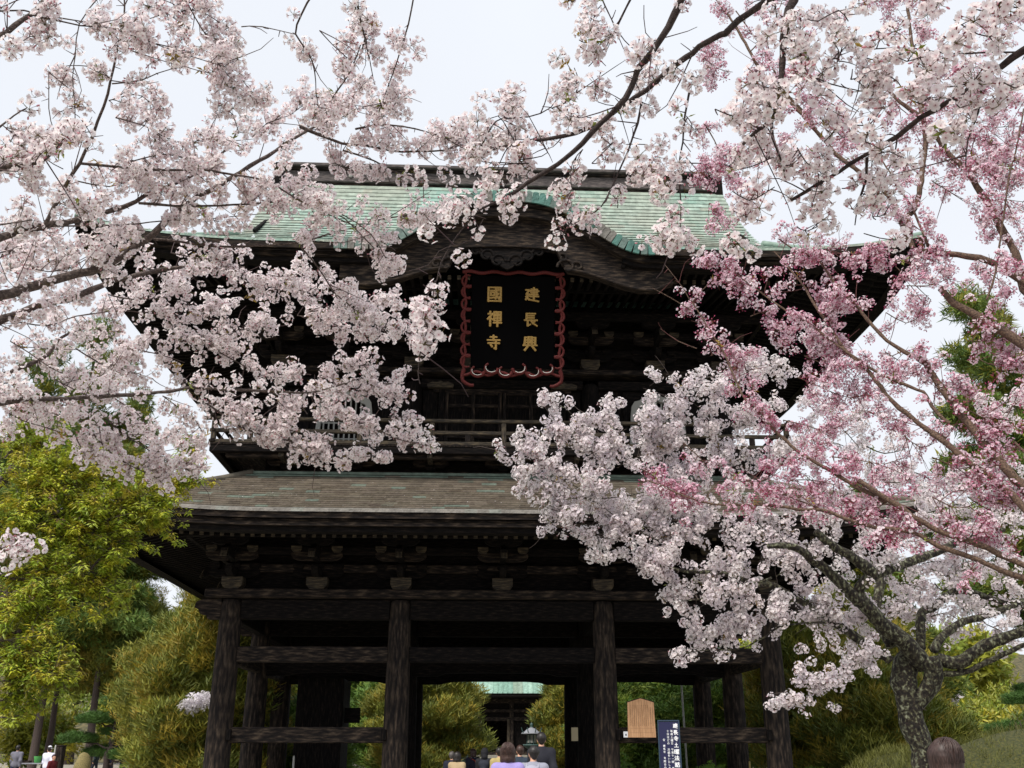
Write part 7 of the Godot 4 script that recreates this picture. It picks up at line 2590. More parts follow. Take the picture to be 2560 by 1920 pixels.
func pink_branches(t):
	limb(t,[393,337,-720,388,345,-723,384,351,-726,379,362,-729,375,372,-732,370,382,-736,366,392,-739,362,403,-742,358,415,-746,354,427,-749,350,437,-752,347,447,-755,344,459,-758,339,465,-760],36.5,26.3,2.5,0.25)
	limb(t,[334,467,-760,317,482,-765,309,497,-768,299,517,-772,286,539,-777,272,570,-783,256,579,-786,242,594,-790],18.2,5.8,7,0.25)
	limb(t,[384,317,-710,380,326,-713,374,337,-717,369,345,-720,365,353,-724,357,360,-727,350,368,-730,343,378,-734,337,387,-737,331,393,-740],27.8,23.9,3,0.25)
	limb(t,[342,388,-740,331,397,-744,318,412,-749,306,430,-754,297,452,-760,282,474,-766,274,495,-771,266,514,-775,258,539,-780,247,563,-786,237,581,-790],21.8,5.8,7,0.25)
	limb(t,[347,401,-740,340,411,-743,336,423,-746,333,430,-747,325,435,-750,315,441,-752,305,448,-755,296,456,-758,289,464,-760],15.7,9.8,4,0.22)
	limb(t,[295,459,-760,282,472,-765,266,491,-771,253,507,-776,240,516,-779,224,534,-785,210,550,-790,190,570,-796,174,579,-800],11.2,3.7,8,0.2)
	limb(t,[386,277,-720,377,285,-723,348,303,-730,331,310,-735,314,321,-739,297,336,-744,284,347,-747,273,357,-750],23.9,20.8,2,0.2)
	limb(t,[292,340,-750,274,352,-755,256,367,-761,235,384,-767,219,403,-772,207,422,-777,195,441,-782,185,479,-789,174,505,-794,164,530,-799,161,534,-800],18.0,5.2,9,0.16)
	limb(t,[161,534,-800,155,548,-800,139,573,-800],5.2,3.0,0.4,0.04)
	limb(t,[160,527,-800,143,539,-800,127,549,-800],5.2,3.0,0.4,0.04)
	limb(t,[161,534,-800,171,546,-800,180,555,-800],5.2,3.0,0.4,0.04)
	limb(t,[163,490,-800,147,497,-800,132,509,-800],5.2,3.0,0.4,0.04)
	limb(t,[388,270,-720,376,276,-724,347,291,-732,324,303,-739,305,315,-744,283,319,-750,264,326,-754,244,336,-760,232,336,-762,202,342,-769,164,344,-777,140,353,-783,122,363,-787,108,369,-790],21.3,5.8,7,0.18)
	limb(t,[244,336,-760,220,349,-767,194,362,-775,175,372,-780],7.0,3.6,9,0.18)
	limb(t,[420,377,-760,416,385,-765,412,395,-770],14.0,10.7,3,0.2)
	limb(t,[438,505,-740,430,521,-744,432,540,-748,433,565,-754,429,589,-759,424,620,-765,416,651,-772,404,678,-778,390,720,-787,371,750,-794,360,780,-800],39.6,14.8,4,0.25)
	limb(t,[345,563,-750,340,586,-753,336,615,-757,318,640,-761,295,668,-765,281,696,-769,260,734,-774,240,768,-779,224,820,-785,213,849,-788,204,869,-790],23.5,10.2,5,0.25)
	limb(t,[282,696,-770,269,727,-774,258,746,-777,249,788,-782,236,821,-786,224,851,-790],12.8,5.8,6,0.25)
	limb(t,[349,581,-760,350,600,-762,361,614,-764,374,654,-769,383,690,-772,386,729,-776,389,762,-780,392,809,-784,397,869,-790],25.2,14.6,4,0.25)
	limb(t,[356,575,-750,360,562,-752,356,598,-758,347,632,-763,338,660,-767,333,677,-770],13.8,5.7,6,0.25)
	limb(t,[435,669,-700,424,634,-702,412,601,-704,403,568,-706,389,519,-708,379,495,-710],6.5,9.2,7,0.22)
	limb(t,[351,560,-750,366,556,-747,386,551,-742,403,543,-738,415,531,-734,428,516,-730],23.5,33.7,2,0.2)
	limb(t,[363,524,-750,370,508,-745,384,494,-740,400,476,-732,411,461,-726,421,443,-720],27.7,41.2,3,0.2)
	limb(t,[312,728,-780,298,743,-785,289,773,-790,289,802,-795,301,833,-800],6.5,3.7,7,0.22)
	limb(t,[232,794,-780,249,817,-786,264,845,-793,277,878,-800],6.5,3.7,6,0.22)
	limb(t,[183,718,-790,192,700,-792,201,677,-795,207,655,-797,219,632,-800],6.6,3.7,15,0.2)
	limb(t,[178,807,-790,194,798,-790,206,794,-790],4.4,2.9,18,0.16)
	limb(t,[188,794,-790,201,781,-790,215,777,-790],4.4,2.9,16,0.15)
	limb(t,[166,666,-790,177,662,-790,197,682,-790,215,686,-790],5.1,2.9,28,0.16)
	limb(t,[182,631,-790,186,620,-790,192,605,-790],4.4,2.9,20,0.12)
	limb(t,[169,581,-800,180,575,-800,195,575,-800,207,568,-800],4.4,3.0,24,0.09)
	limb(t,[180,560,-800,193,555,-800,212,548,-800],4.4,3.0,18,0.1)
	limb(t,[342,851,-780,362,854,-780,377,854,-780],4.3,2.9,18,0.12)
	limb(t,[394,820,-780,401,822,-780,406,812,-780],4.3,2.9,26,0.1)
	limb(t,[392,760,-780,406,765,-780,415,752,-780],4.3,2.9,12,0.15)
	limb(t,[329,728,-780,316,707,-780,325,695,-780],4.3,2.9,12,0.2)
	limb(t,[361,711,-780,377,703,-780,393,699,-780],4.3,2.9,10,0.18)
	limb(t,[394,675,-750,411,682,-750,432,667,-750,454,667,-750],4.8,2.8,15,0.28)
	limb(t,[414,648,-750,427,633,-750,444,630,-750],4.8,2.8,15,0.28)
	limb(t,[438,698,-750,455,710,-750,466,714,-750],4.8,2.8,14,0.2)
	limb(t,[336,652,-780,352,648,-780,370,656,-780],5.0,2.9,10,0.2)
	limb(t,[381,642,-770,395,631,-770,410,618,-770],5.0,2.8,11,0.25)
	limb(t,[330,522,-740,348,522,-740,367,529,-740],4.8,2.7,16,0.22)
	limb(t,[393,530,-730,406,520,-730,416,510,-730],4.7,2.7,12,0.2)
	limb(t,[245,571,-780,270,576,-780,294,574,-780,323,572,-780,329,569,-780],5.0,2.9,26,0.17)
	limb(t,[266,531,-790,276,531,-790,293,538,-790],5.1,2.9,22,0.2)
	limb(t,[213,521,-800,223,525,-800,240,528,-800],4.4,3.0,14,0.12)
	limb(t,[228,504,-800,252,511,-800,268,504,-800,283,497,-800],5.2,3.0,18,0.22)
	limb(t,[254,479,-790,269,472,-790,289,469,-790,299,459,-790],5.1,2.9,26,0.25)
	limb(t,[246,459,-790,261,452,-790,282,442,-790,301,439,-790],5.1,2.9,20,0.25)
	limb(t,[308,461,-770,322,451,-770,338,461,-770],5.0,2.8,14,0.22)
	limb(t,[343,440,-750,362,434,-750,372,437,-750],4.8,2.8,20,0.25)
	limb(t,[379,456,-740,396,449,-740,415,459,-740],4.8,2.7,18,0.28)
	limb(t,[295,421,-770,310,416,-770,323,413,-770],5.0,2.8,16,0.12)
	limb(t,[230,420,-790,248,416,-790,266,410,-790,279,416,-790],5.1,2.9,22,0.25)
	limb(t,[261,382,-770,283,379,-770,303,376,-770,321,382,-770],5.0,2.8,20,0.28)
	limb(t,[225,365,-780,247,365,-780,269,360,-780],5.0,2.9,20,0.25)
	limb(t,[189,369,-790,207,367,-790,223,375,-790],5.1,2.9,16,0.22)
	limb(t,[175,483,-800,188,490,-800,201,486,-800,207,453,-800],5.2,3.0,22,0.16)
	limb(t,[107,381,-800,122,372,-800,133,359,-800,145,362,-800],5.2,3.0,30,0.11)
	limb(t,[146,403,-800,159,390,-800,165,381,-800],5.2,3.0,16,0.13)
	limb(t,[329,373,-740,348,364,-740,362,353,-740,377,359,-740],4.8,2.7,20,0.28)
	limb(t,[363,391,-730,377,382,-730,395,376,-730],4.7,2.7,20,0.3)
	limb(t,[285,335,-750,297,341,-750,307,332,-750],4.8,2.8,22,0.2)
	limb(t,[335,314,-730,346,314,-730,368,330,-730],4.7,2.7,18,0.2)
	limb(t,[261,343,-760,280,335,-760,294,326,-760],4.9,2.8,14,0.25)
	limb(t,[320,339,-730,339,330,-730,360,336,-730,380,330,-730],4.7,2.7,14,0.3)
	limb(t,[449,834,-780,464,820,-780,487,829,-780,503,816,-780],5.0,2.9,14,0.2)
	limb(t,[415,782,-770,430,765,-770,451,769,-770,475,757,-770],5.0,2.8,14,0.25)
	limb(t,[402,728,-770,419,716,-770,438,728,-770,459,732,-770],5.0,2.8,16,0.25)
	limb(t,[411,698,-750,428,686,-750,448,686,-750,466,686,-750],4.8,2.8,22,0.28)
	limb(t,[394,652,-750,417,656,-750,435,648,-750,460,652,-750],4.8,2.8,20,0.28)
	limb(t,[412,614,-740,426,605,-740,444,602,-740],4.8,2.7,18,0.25)
	limb(t,[364,736,-780,376,719,-780,397,728,-780],5.0,2.9,14,0.2)
	limb(t,[296,743,-790,315,726,-790,331,718,-790],5.1,2.9,12,0.22)
	limb(t,[227,714,-790,236,698,-790,252,690,-790],5.1,2.9,16,0.2)
	limb(t,[328,549,-750,350,554,-750,368,547,-750],4.8,2.8,14,0.22)
	limb(t,[332,550,-760,348,530,-760,358,518,-760],4.9,2.8,12,0.25)
	limb(t,[322,511,-770,338,501,-770,351,508,-770],5.0,2.8,10,0.22)
	limb(t,[373,472,-740,391,472,-740,411,478,-740],4.8,2.7,22,0.28)
	limb(t,[357,418,-740,374,406,-740,394,406,-740],4.8,2.7,22,0.3)
	limb(t,[318,397,-760,330,387,-760,342,391,-760],4.9,2.8,18,0.22)
	limb(t,[317,474,-770,330,464,-770,341,454,-770],5.0,2.8,18,0.22)
	limb(t,[285,436,-780,302,439,-780,311,432,-780],5.0,2.9,16,0.2)

func white_branches(t):
	limb(t,[447,131,-1150,450,142,-1150,450,164,-1150,443,187,-1150,443,208,-1150,440,228,-1150,446,247,-1150,458,261,-1150],118.8,148.5,0,0.1)
	limb(t,[445,200,-1150,461,217,-1142,470,234,-1136,465,251,-1130],84.9,104.3,0,0.1)
	limb(t,[462,246,-1140,454,254,-1136,438,271,-1127,417,285,-1118,400,300,-1109,387,313,-1102,385,326,-1097,398,337,-1090,394,344,-1087,370,359,-1077,351,367,-1069,332,381,-1060],105.2,39.1,1.5,0.3)
	limb(t,[386,311,-1100,379,314,-1097,362,329,-1088,345,343,-1079,332,350,-1073,307,364,-1061,276,363,-1050],75.1,29.1,3,0.3)
	limb(t,[421,251,-1130,390,270,-1121,365,285,-1114,341,300,-1107,316,313,-1100,289,327,-1092,262,330,-1086,229,339,-1077,190,339,-1068,160,344,-1060],54.2,13.7,5,0.3)
	limb(t,[404,341,-1100,434,351,-1113,460,361,-1124,500,375,-1141,537,393,-1156,566,404,-1168,598,408,-1180],56.8,30.5,4,0.35)
	limb(t,[479,252,-1140,498,248,-1132,516,261,-1124,534,270,-1116,570,282,-1100],77.8,55.8,1,0.3)
	limb(t,[483,237,-1140,502,238,-1132,523,247,-1122,540,256,-1113,568,268,-1100],33.7,26.4,0.5,0.3)
	limb(t,[475,262,-1140,490,278,-1146,522,296,-1156,551,303,-1164,612,324,-1180],48.4,30.5,4,0.3)
	limb(t,[465,265,-1150,477,307,-1163,491,312,-1167,518,330,-1176,536,335,-1181,568,329,-1190,603,320,-1200],55.2,28.8,4,0.3)
	limb(t,[429,268,-1140,423,302,-1158,432,329,-1170,444,352,-1180],69.4,54.4,1,0.2)
	limb(t,[345,288,-1100,323,288,-1097,301,285,-1095,290,283,-1093,276,273,-1091,265,268,-1090,251,261,-1088,235,258,-1086,217,258,-1084,197,256,-1081,187,254,-1080],13.2,3.0,3,0.12)
	limb(t,[188,268,-1090,200,272,-1090,207,268,-1090,219,270,-1090,231,272,-1090,241,272,-1090],3.5,2.2,40,0.13)
	limb(t,[250,270,-1090,256,274,-1090,265,273,-1090],3.5,2.2,30,0.12)
	limb(t,[184,256,-1090,178,252,-1090,182,250,-1090],3.0,2.2,26,0.08)
	limb(t,[284,334,-1080,270,329,-1077,251,325,-1074,236,320,-1071,224,316,-1069,209,310,-1066,189,307,-1062,179,306,-1060],13.0,4.9,4,0.18)
	limb(t,[198,308,-1070,213,314,-1070,230,318,-1070,249,313,-1070,262,313,-1070],3.5,2.2,22,0.2)
	limb(t,[237,304,-1080,245,301,-1080,255,310,-1080,263,312,-1080],3.5,2.2,32,0.16)
	limb(t,[227,298,-1090,230,290,-1090,242,286,-1090,248,287,-1090],3.5,2.2,28,0.11)
	limb(t,[252,290,-1090,254,292,-1090],3.0,2.2,20,0.05)
	limb(t,[268,296,-1090,268,286,-1090],3.0,2.2,20,0.06)
	limb(t,[278,303,-1090,286,298,-1090,297,299,-1090,289,289,-1090],3.5,2.2,32,0.15)
	limb(t,[281,319,-1090,285,316,-1090],3.0,2.2,24,0.1)
	limb(t,[328,313,-1100,342,310,-1100,351,306,-1100],3.6,2.2,26,0.14)
	limb(t,[315,304,-1110,327,299,-1110,339,296,-1110,346,288,-1110],3.6,2.2,26,0.18)
	limb(t,[363,302,-1120,377,297,-1120,388,293,-1120],3.6,2.2,28,0.18)
	limb(t,[342,282,-1110,353,280,-1110,358,285,-1110],3.6,2.2,20,0.12)
	limb(t,[314,259,-1100,318,260,-1100],3.0,2.2,22,0.06)
	limb(t,[329,265,-1100,335,263,-1100],3.0,2.2,22,0.07)
	limb(t,[347,263,-1100,350,264,-1100],3.0,2.2,22,0.06)
	limb(t,[375,262,-1110,387,259,-1110,392,253,-1110],3.6,2.2,28,0.15)
	limb(t,[364,254,-1110,372,251,-1110],3.6,2.2,24,0.1)
	limb(t,[394,270,-1120,404,272,-1120],3.6,2.2,16,0.1)
	limb(t,[313,245,-1100,316,238,-1100],6.1,4.1,26,0.08)
	limb(t,[338,240,-1100,342,238,-1100],6.1,4.1,20,0.05)
	limb(t,[359,240,-1110,371,242,-1110,380,254,-1110,395,248,-1110],7.2,4.1,28,0.14)
	limb(t,[303,224,-1100,315,223,-1100,330,224,-1100,354,226,-1100],7.1,4.1,30,0.11)
	limb(t,[291,215,-1100,294,208,-1100,303,204,-1100,315,206,-1100,316,213,-1100],7.1,4.1,22,0.06)
	limb(t,[272,200,-1100,274,204,-1100,288,204,-1100],6.1,4.1,14,0.05)
	limb(t,[340,204,-1100,345,199,-1100],6.1,4.1,20,0.05)
	limb(t,[203,417,-1060,162,426,-1054,131,419,-1049,99,414,-1044,65,413,-1039,35,414,-1034,20,418,-1032,7,420,-1030],7.8,2.4,5,0.12)
	limb(t,[6,428,-1030,12,422,-1030,12,419,-1030],2.9,2.2,30,0.1)
	limb(t,[21,427,-1030,26,420,-1030],2.9,2.2,28,0.07)
	limb(t,[182,365,-1080,138,384,-1067,104,404,-1056,82,421,-1048,62,431,-1042,42,443,-1035,22,464,-1027,12,470,-1024,3,480,-1020],7.0,2.4,6,0.14)
	limb(t,[4,479,-1020,12,472,-1020,20,462,-1020,26,456,-1020,32,450,-1020,35,442,-1020],2.8,2.2,20,0.07)
	limb(t,[101,406,-1050,71,419,-1042,51,429,-1037,34,435,-1033,18,439,-1029,2,450,-1024,-10,459,-1021,-13,461,-1020],5.8,2.2,9,0.08)
	limb(t,[9,443,-1020,15,439,-1020,28,435,-1020],2.8,2.2,22,0.08)
	limb(t,[43,437,-1030,51,434,-1030,59,436,-1030],2.9,2.2,34,0.13)
	limb(t,[61,453,-1030,55,451,-1030,46,451,-1030],2.9,2.2,16,0.06)
	limb(t,[52,427,-1040,53,418,-1040,50,412,-1040],2.9,2.2,34,0.16)
	limb(t,[36,412,-1040,43,404,-1040,57,404,-1040,67,397,-1040],2.9,2.2,30,0.13)
	limb(t,[122,375,-1070,87,384,-1057,69,392,-1050,55,398,-1044,31,404,-1035,20,408,-1030],4.4,2.2,5,0.08)
	limb(t,[78,395,-1060,87,401,-1060,97,403,-1060],2.9,2.2,22,0.15)
	limb(t,[38,393,-1050,46,389,-1050,53,388,-1050,61,381,-1050,71,376,-1050],3.4,2.2,34,0.13)
	limb(t,[171,345,-1080,137,354,-1073,111,364,-1067,91,372,-1062,71,375,-1058,55,379,-1055,36,379,-1051,33,379,-1050],4.5,2.2,4,0.09)
	limb(t,[78,386,-1060,89,383,-1060,99,387,-1060,109,389,-1060],3.4,2.2,36,0.2)
	limb(t,[91,376,-1060,106,373,-1060,117,379,-1060,129,381,-1060],3.4,2.2,34,0.2)
	limb(t,[95,363,-1060,96,354,-1060,97,351,-1060],2.9,2.2,34,0.08)
	limb(t,[129,368,-1070,137,357,-1070,150,355,-1070,156,348,-1070],3.5,2.2,30,0.16)
	limb(t,[165,349,-1070,170,343,-1070,165,332,-1070],3.0,2.2,30,0.12)
	limb(t,[77,437,-1040,86,435,-1040,97,432,-1040,83,425,-1040],3.4,2.2,36,0.17)
	limb(t,[99,425,-1040,105,427,-1040],2.9,2.2,26,0.09)
	limb(t,[74,464,-1040,78,468,-1040,72,482,-1040],3.4,2.2,30,0.13)
	limb(t,[46,483,-1030,54,480,-1030,58,484,-1030],3.3,2.2,34,0.1)
	limb(t,[90,478,-1040,88,468,-1040,92,460,-1040],3.4,2.2,30,0.16)
	limb(t,[92,454,-1050,98,450,-1050,105,461,-1050],3.4,2.2,26,0.16)
	limb(t,[103,478,-1050,110,479,-1050,117,483,-1050],2.9,2.2,36,0.09)
	limb(t,[119,453,-1060,129,460,-1060,140,453,-1060,131,445,-1060],3.4,2.2,22,0.2)
	limb(t,[150,474,-1070,161,485,-1070,166,473,-1070,177,482,-1070],3.5,2.2,34,0.26)
	limb(t,[136,417,-1060,142,419,-1060,148,428,-1060],3.4,2.2,22,0.16)
	limb(t,[164,422,-1070,168,412,-1070,159,408,-1070],3.5,2.2,30,0.17)
	limb(t,[95,405,-1070,103,401,-1070,113,399,-1070,125,403,-1070,137,400,-1070],3.5,2.2,28,0.2)
	limb(t,[134,392,-1080,148,400,-1080,154,389,-1080,164,393,-1080],3.5,2.2,28,0.24)
	limb(t,[158,377,-1080,168,377,-1080,174,386,-1080,188,377,-1080,198,382,-1080],3.5,2.2,34,0.26)
	limb(t,[189,397,-1080,197,398,-1080,203,408,-1080],3.5,2.2,28,0.2)
	limb(t,[180,412,-1080,195,410,-1080,192,422,-1080],3.5,2.2,26,0.22)
	limb(t,[172,458,-1080,186,460,-1080,192,452,-1080,203,456,-1080],3.5,2.2,28,0.24)
	limb(t,[34,530,-1030,40,522,-1030,46,517,-1030],5.7,3.8,32,0.1)
	limb(t,[89,486,-1050,72,502,-1041,60,515,-1034,48,515,-1030],8.7,3.8,3,0.06)
	limb(t,[59,523,-1040,63,521,-1040],4.8,3.8,28,0.06)
	limb(t,[32,500,-1040,48,489,-1040,58,485,-1040,44,508,-1040],6.7,3.8,28,0.12)
	limb(t,[68,485,-1040,78,506,-1040,89,510,-1040],6.7,3.8,30,0.17)
	limb(t,[95,494,-1050,108,511,-1050,112,522,-1050],6.8,3.9,34,0.1)
	limb(t,[101,477,-1050,109,477,-1050,85,482,-1050],6.8,3.9,30,0.14)
	limb(t,[113,492,-1050,110,499,-1050],5.8,3.9,24,0.06)
	limb(t,[242,504,-1070,220,518,-1058,210,524,-1053,196,534,-1046,188,544,-1039,182,552,-1035,172,555,-1030],4.4,2.2,5,0.06)
	limb(t,[232,561,-1060,217,559,-1054,200,557,-1048,178,553,-1039,156,552,-1030],3.4,2.2,3,0.04)
	limb(t,[153,551,-1030,154,554,-1030],2.4,2.2,20,0.04)
	limb(t,[165,560,-1030,167,554,-1030],2.4,2.2,22,0.06)
	limb(t,[198,558,-1040,201,554,-1040],2.4,2.2,20,0.06)
	limb(t,[188,543,-1040,192,541,-1040,197,542,-1040],2.4,2.2,28,0.08)
	limb(t,[220,534,-1050,200,532,-1044,183,530,-1039,166,529,-1034,153,528,-1030],2.9,2.2,2,0.04)
	limb(t,[147,528,-1030,151,526,-1030],2.4,2.2,26,0.07)
	limb(t,[180,529,-1040,183,526,-1040,191,523,-1040,192,521,-1040],2.4,2.2,20,0.05)
	limb(t,[208,539,-1050,216,537,-1050,226,542,-1050,236,543,-1050],2.9,2.2,26,0.16)
	limb(t,[220,534,-1060,228,532,-1060,234,534,-1060],2.9,2.2,26,0.15)
	limb(t,[144,512,-1040,145,510,-1040],2.4,2.2,20,0.06)
	limb(t,[141,503,-1050,155,511,-1050,165,513,-1050,175,511,-1050],3.4,2.2,38,0.19)
	limb(t,[183,510,-1060,191,511,-1060,201,507,-1060],3.4,2.2,34,0.16)
	limb(t,[212,512,-1060,218,512,-1060,227,520,-1060],2.9,2.2,28,0.12)
	limb(t,[134,498,-1050,146,493,-1050,156,493,-1050,169,498,-1050,183,496,-1050],3.4,2.2,30,0.2)
	limb(t,[211,499,-1070,221,499,-1070,231,494,-1070],3.5,2.2,34,0.18)
	limb(t,[145,484,-1060,157,484,-1060,169,477,-1060,182,486,-1060,188,490,-1060],3.4,2.2,32,0.2)
	limb(t,[248,519,-1070,261,528,-1070,271,524,-1070,264,515,-1070],3.5,2.2,32,0.2)
	limb(t,[295,534,-1080,303,532,-1080,310,534,-1080],3.5,2.2,34,0.14)
	limb(t,[332,544,-1090,341,540,-1090,352,543,-1090],3.5,2.2,24,0.2)
	limb(t,[212,571,-1060,220,567,-1060,226,558,-1060],3.4,2.2,26,0.18)
	limb(t,[267,581,-1070,274,578,-1070,297,580,-1070],3.5,2.2,26,0.18)
	limb(t,[315,586,-1080,308,580,-1080,325,583,-1080],3.5,2.2,24,0.18)
	limb(t,[250,512,-1080,263,507,-1080,272,514,-1080],3.5,2.2,28,0.2)
	limb(t,[243,490,-1080,237,479,-1080,248,477,-1080,264,483,-1080],3.5,2.2,34,0.26)
	limb(t,[289,508,-1090,299,504,-1090,309,497,-1090,314,489,-1090],3.5,2.2,30,0.26)
	limb(t,[277,473,-1090,286,473,-1090,292,476,-1090],3.5,2.2,34,0.2)
	limb(t,[176,470,-1070,188,468,-1070,199,472,-1070],3.5,2.2,30,0.24)
	limb(t,[177,455,-1070,188,455,-1070],3.5,2.2,30,0.16)
	limb(t,[211,449,-1080,211,440,-1080,215,434,-1080],3.5,2.2,32,0.16)
	limb(t,[238,460,-1090,254,465,-1090,264,456,-1090],3.5,2.2,24,0.22)
	limb(t,[250,441,-1090,258,437,-1090],3.5,2.2,24,0.14)
	limb(t,[240,424,-1090,245,428,-1090],3.5,2.2,36,0.13)
	limb(t,[262,428,-1090,266,422,-1090],3.5,2.2,26,0.13)
	limb(t,[291,433,-1100,297,433,-1100,305,425,-1100],3.6,2.2,24,0.2)
	limb(t,[163,422,-1080,171,416,-1080,187,416,-1080,199,412,-1080],3.5,2.2,30,0.2)
	limb(t,[222,430,-1080,214,422,-1080],3.5,2.2,24,0.16)
	limb(t,[295,454,-1100,296,447,-1100],3.6,2.2,26,0.16)
	limb(t,[320,420,-1100,335,420,-1100,348,420,-1100],3.6,2.2,30,0.22)
	limb(t,[141,417,-1070,145,413,-1070,133,409,-1070],3.5,2.2,28,0.16)
	limb(t,[134,463,-1060,146,467,-1060,156,471,-1060],3.4,2.2,30,0.22)
	limb(t,[340,518,-1100,354,496,-1100,352,480,-1100],3.6,2.2,14,0.26)
	limb(t,[329,459,-1100,344,454,-1100,353,444,-1100],3.6,2.2,16,0.26)
	limb(t,[130,404,-1080,149,390,-1080,177,392,-1080,184,371,-1080,160,367,-1080],8.0,4.0,30,0.32)
	limb(t,[183,351,-1080,163,355,-1080,149,347,-1080],7.0,4.0,30,0.16)
	limb(t,[168,333,-1080,175,322,-1080,179,310,-1080,192,312,-1080],7.0,4.0,28,0.12)
	limb(t,[161,314,-1080,167,308,-1080],6.0,4.0,28,0.08)
	limb(t,[164,293,-1080,166,296,-1080],6.0,4.0,22,0.06)
	limb(t,[192,296,-1080,193,285,-1080],6.0,4.0,26,0.07)
	limb(t,[198,328,-1080,211,328,-1080,218,335,-1080],7.0,4.0,30,0.14)
	limb(t,[210,369,-1090,229,357,-1090,250,361,-1090,252,345,-1090],8.0,4.0,32,0.28)
	limb(t,[199,381,-1090,224,390,-1090,212,398,-1090],7.0,4.0,28,0.24)
	limb(t,[231,385,-1090,248,390,-1090,259,377,-1090],7.0,4.0,22,0.15)
	limb(t,[264,408,-1100,283,396,-1100,296,400,-1100,312,390,-1100],8.1,4.1,32,0.26)
	limb(t,[278,383,-1100,290,381,-1100],7.1,4.1,20,0.1)
	limb(t,[256,363,-1100,280,359,-1100,300,359,-1100,314,371,-1100],8.1,4.1,24,0.22)
	limb(t,[292,337,-1090,305,345,-1090,317,353,-1090],7.0,4.0,30,0.17)
	limb(t,[329,363,-1100,322,375,-1100,343,375,-1100],7.1,4.1,20,0.2)
	limb(t,[353,385,-1090,360,377,-1090,355,398,-1090],7.0,4.0,34,0.16)
	limb(t,[383,373,-1100,397,371,-1100,397,383,-1100],7.1,4.1,28,0.24)
	limb(t,[410,359,-1100,413,351,-1100,427,363,-1100],7.1,4.1,26,0.16)
	limb(t,[317,319,-1100,328,311,-1100,347,307,-1100],7.1,4.1,20,0.14)
	limb(t,[282,317,-1090,287,304,-1090,297,292,-1090],7.0,4.0,28,0.14)
	limb(t,[315,312,-1110,326,300,-1110,341,296,-1110],7.2,4.1,26,0.14)
	limb(t,[377,326,-1150,389,306,-1154,408,298,-1157,422,286,-1160],8.5,4.3,20,0.3)
	limb(t,[449,343,-1180,470,343,-1180,487,339,-1180],8.7,4.4,26,0.34)
	limb(t,[455,322,-1180,471,318,-1180,443,301,-1180],8.7,4.4,20,0.3)
	limb(t,[512,364,-1200,532,355,-1200,556,364,-1200,577,355,-1200],8.9,4.4,24,0.36)
	limb(t,[509,345,-1190,517,336,-1190,526,340,-1190],8.8,4.4,24,0.24)
	limb(t,[499,306,-1190,517,310,-1190,531,302,-1190],8.8,4.4,20,0.24)
	limb(t,[542,307,-1160,548,294,-1160,564,286,-1160,576,274,-1160],8.6,4.3,18,0.25)
	limb(t,[587,364,-1200,607,355,-1200,623,368,-1200],8.9,4.4,20,0.35)
	limb(t,[572,318,-1180,598,305,-1180,607,334,-1180],8.7,4.4,16,0.3)
	limb(t,[468,395,-1200,494,390,-1200,517,399,-1200,540,404,-1200],8.9,4.4,16,0.3)
	limb(t,[561,395,-1200,582,390,-1200,614,395,-1200],8.9,4.4,20,0.35)
	limb(t,[418,455,-1150,394,437,-1150,414,422,-1150,391,411,-1150],8.5,4.2,14,0.34)
	limb(t,[450,422,-1160,472,404,-1160,456,387,-1160],8.6,4.3,14,0.3)
	limb(t,[539,435,-1160,505,426,-1160,482,417,-1160],8.6,4.3,10,0.3)
	limb(t,[396,632,-1120,371,622,-1120,377,636,-1120],8.3,4.1,24,0.2)
	limb(t,[299,617,-1120,289,603,-1120,311,603,-1120,325,612,-1120],7.2,4.1,28,0.12)
	limb(t,[278,585,-1100,292,590,-1100],7.1,4.1,20,0.1)
	limb(t,[418,542,-1150,435,538,-1150,426,552,-1150],7.4,4.2,32,0.17)
	limb(t,[409,524,-1150,417,514,-1150,424,503,-1150],7.4,4.2,24,0.2)
	limb(t,[361,558,-1140,373,544,-1140,354,534,-1140],7.4,4.2,16,0.3)
	limb(t,[437,508,-1160,458,499,-1160,485,504,-1160],8.6,4.3,14,0.3)
	limb(t,[422,460,-1160,466,462,-1160,499,458,-1160,485,438,-1160],8.6,4.3,14,0.35)
	limb(t,[643,584,-1200,656,574,-1200,635,564,-1200],8.9,4.4,26,0.3)
	limb(t,[604,591,-1200,591,579,-1200,612,566,-1200],8.9,4.4,16,0.3)
	limb(t,[462,473,-1240,488,488,-1240,510,464,-1240,544,473,-1240],9.2,4.6,20,0.35)
	limb(t,[563,469,-1260,602,483,-1260,634,464,-1260,672,478,-1260],9.3,4.6,20,0.4)
	limb(t,[519,433,-1250,555,426,-1250,590,437,-1250,624,433,-1250],9.2,4.6,18,0.35)
	limb(t,[406,360,-1180,390,352,-1180,400,334,-1180],8.7,4.4,20,0.25)
	limb(t,[472,375,-1240,496,366,-1240,530,380,-1240,564,375,-1240],9.2,4.6,22,0.35)
	limb(t,[469,354,-1220,485,336,-1220,515,332,-1220,497,301,-1220],9.0,4.5,20,0.35)
	limb(t,[556,326,-1240,579,330,-1240,604,343,-1240,640,352,-1240],9.2,4.6,20,0.35)
	limb(t,[635,430,-1260,654,444,-1260,676,435,-1260],9.3,4.6,22,0.4)
	limb(t,[493,505,-1250,528,500,-1250,564,486,-1250,601,505,-1250],9.2,4.6,18,0.4)
	limb(t,[597,528,-1260,631,518,-1260,666,508,-1260],9.3,4.6,18,0.4)
	limb(t,[599,469,-1260,632,449,-1260,670,464,-1260],9.3,4.6,18,0.4)
	limb(t,[379,521,-1220,416,531,-1220,449,516,-1220],9.0,4.5,18,0.35)
	limb(t,[340,516,-1180,357,500,-1180,378,486,-1180],8.7,4.4,22,0.3)

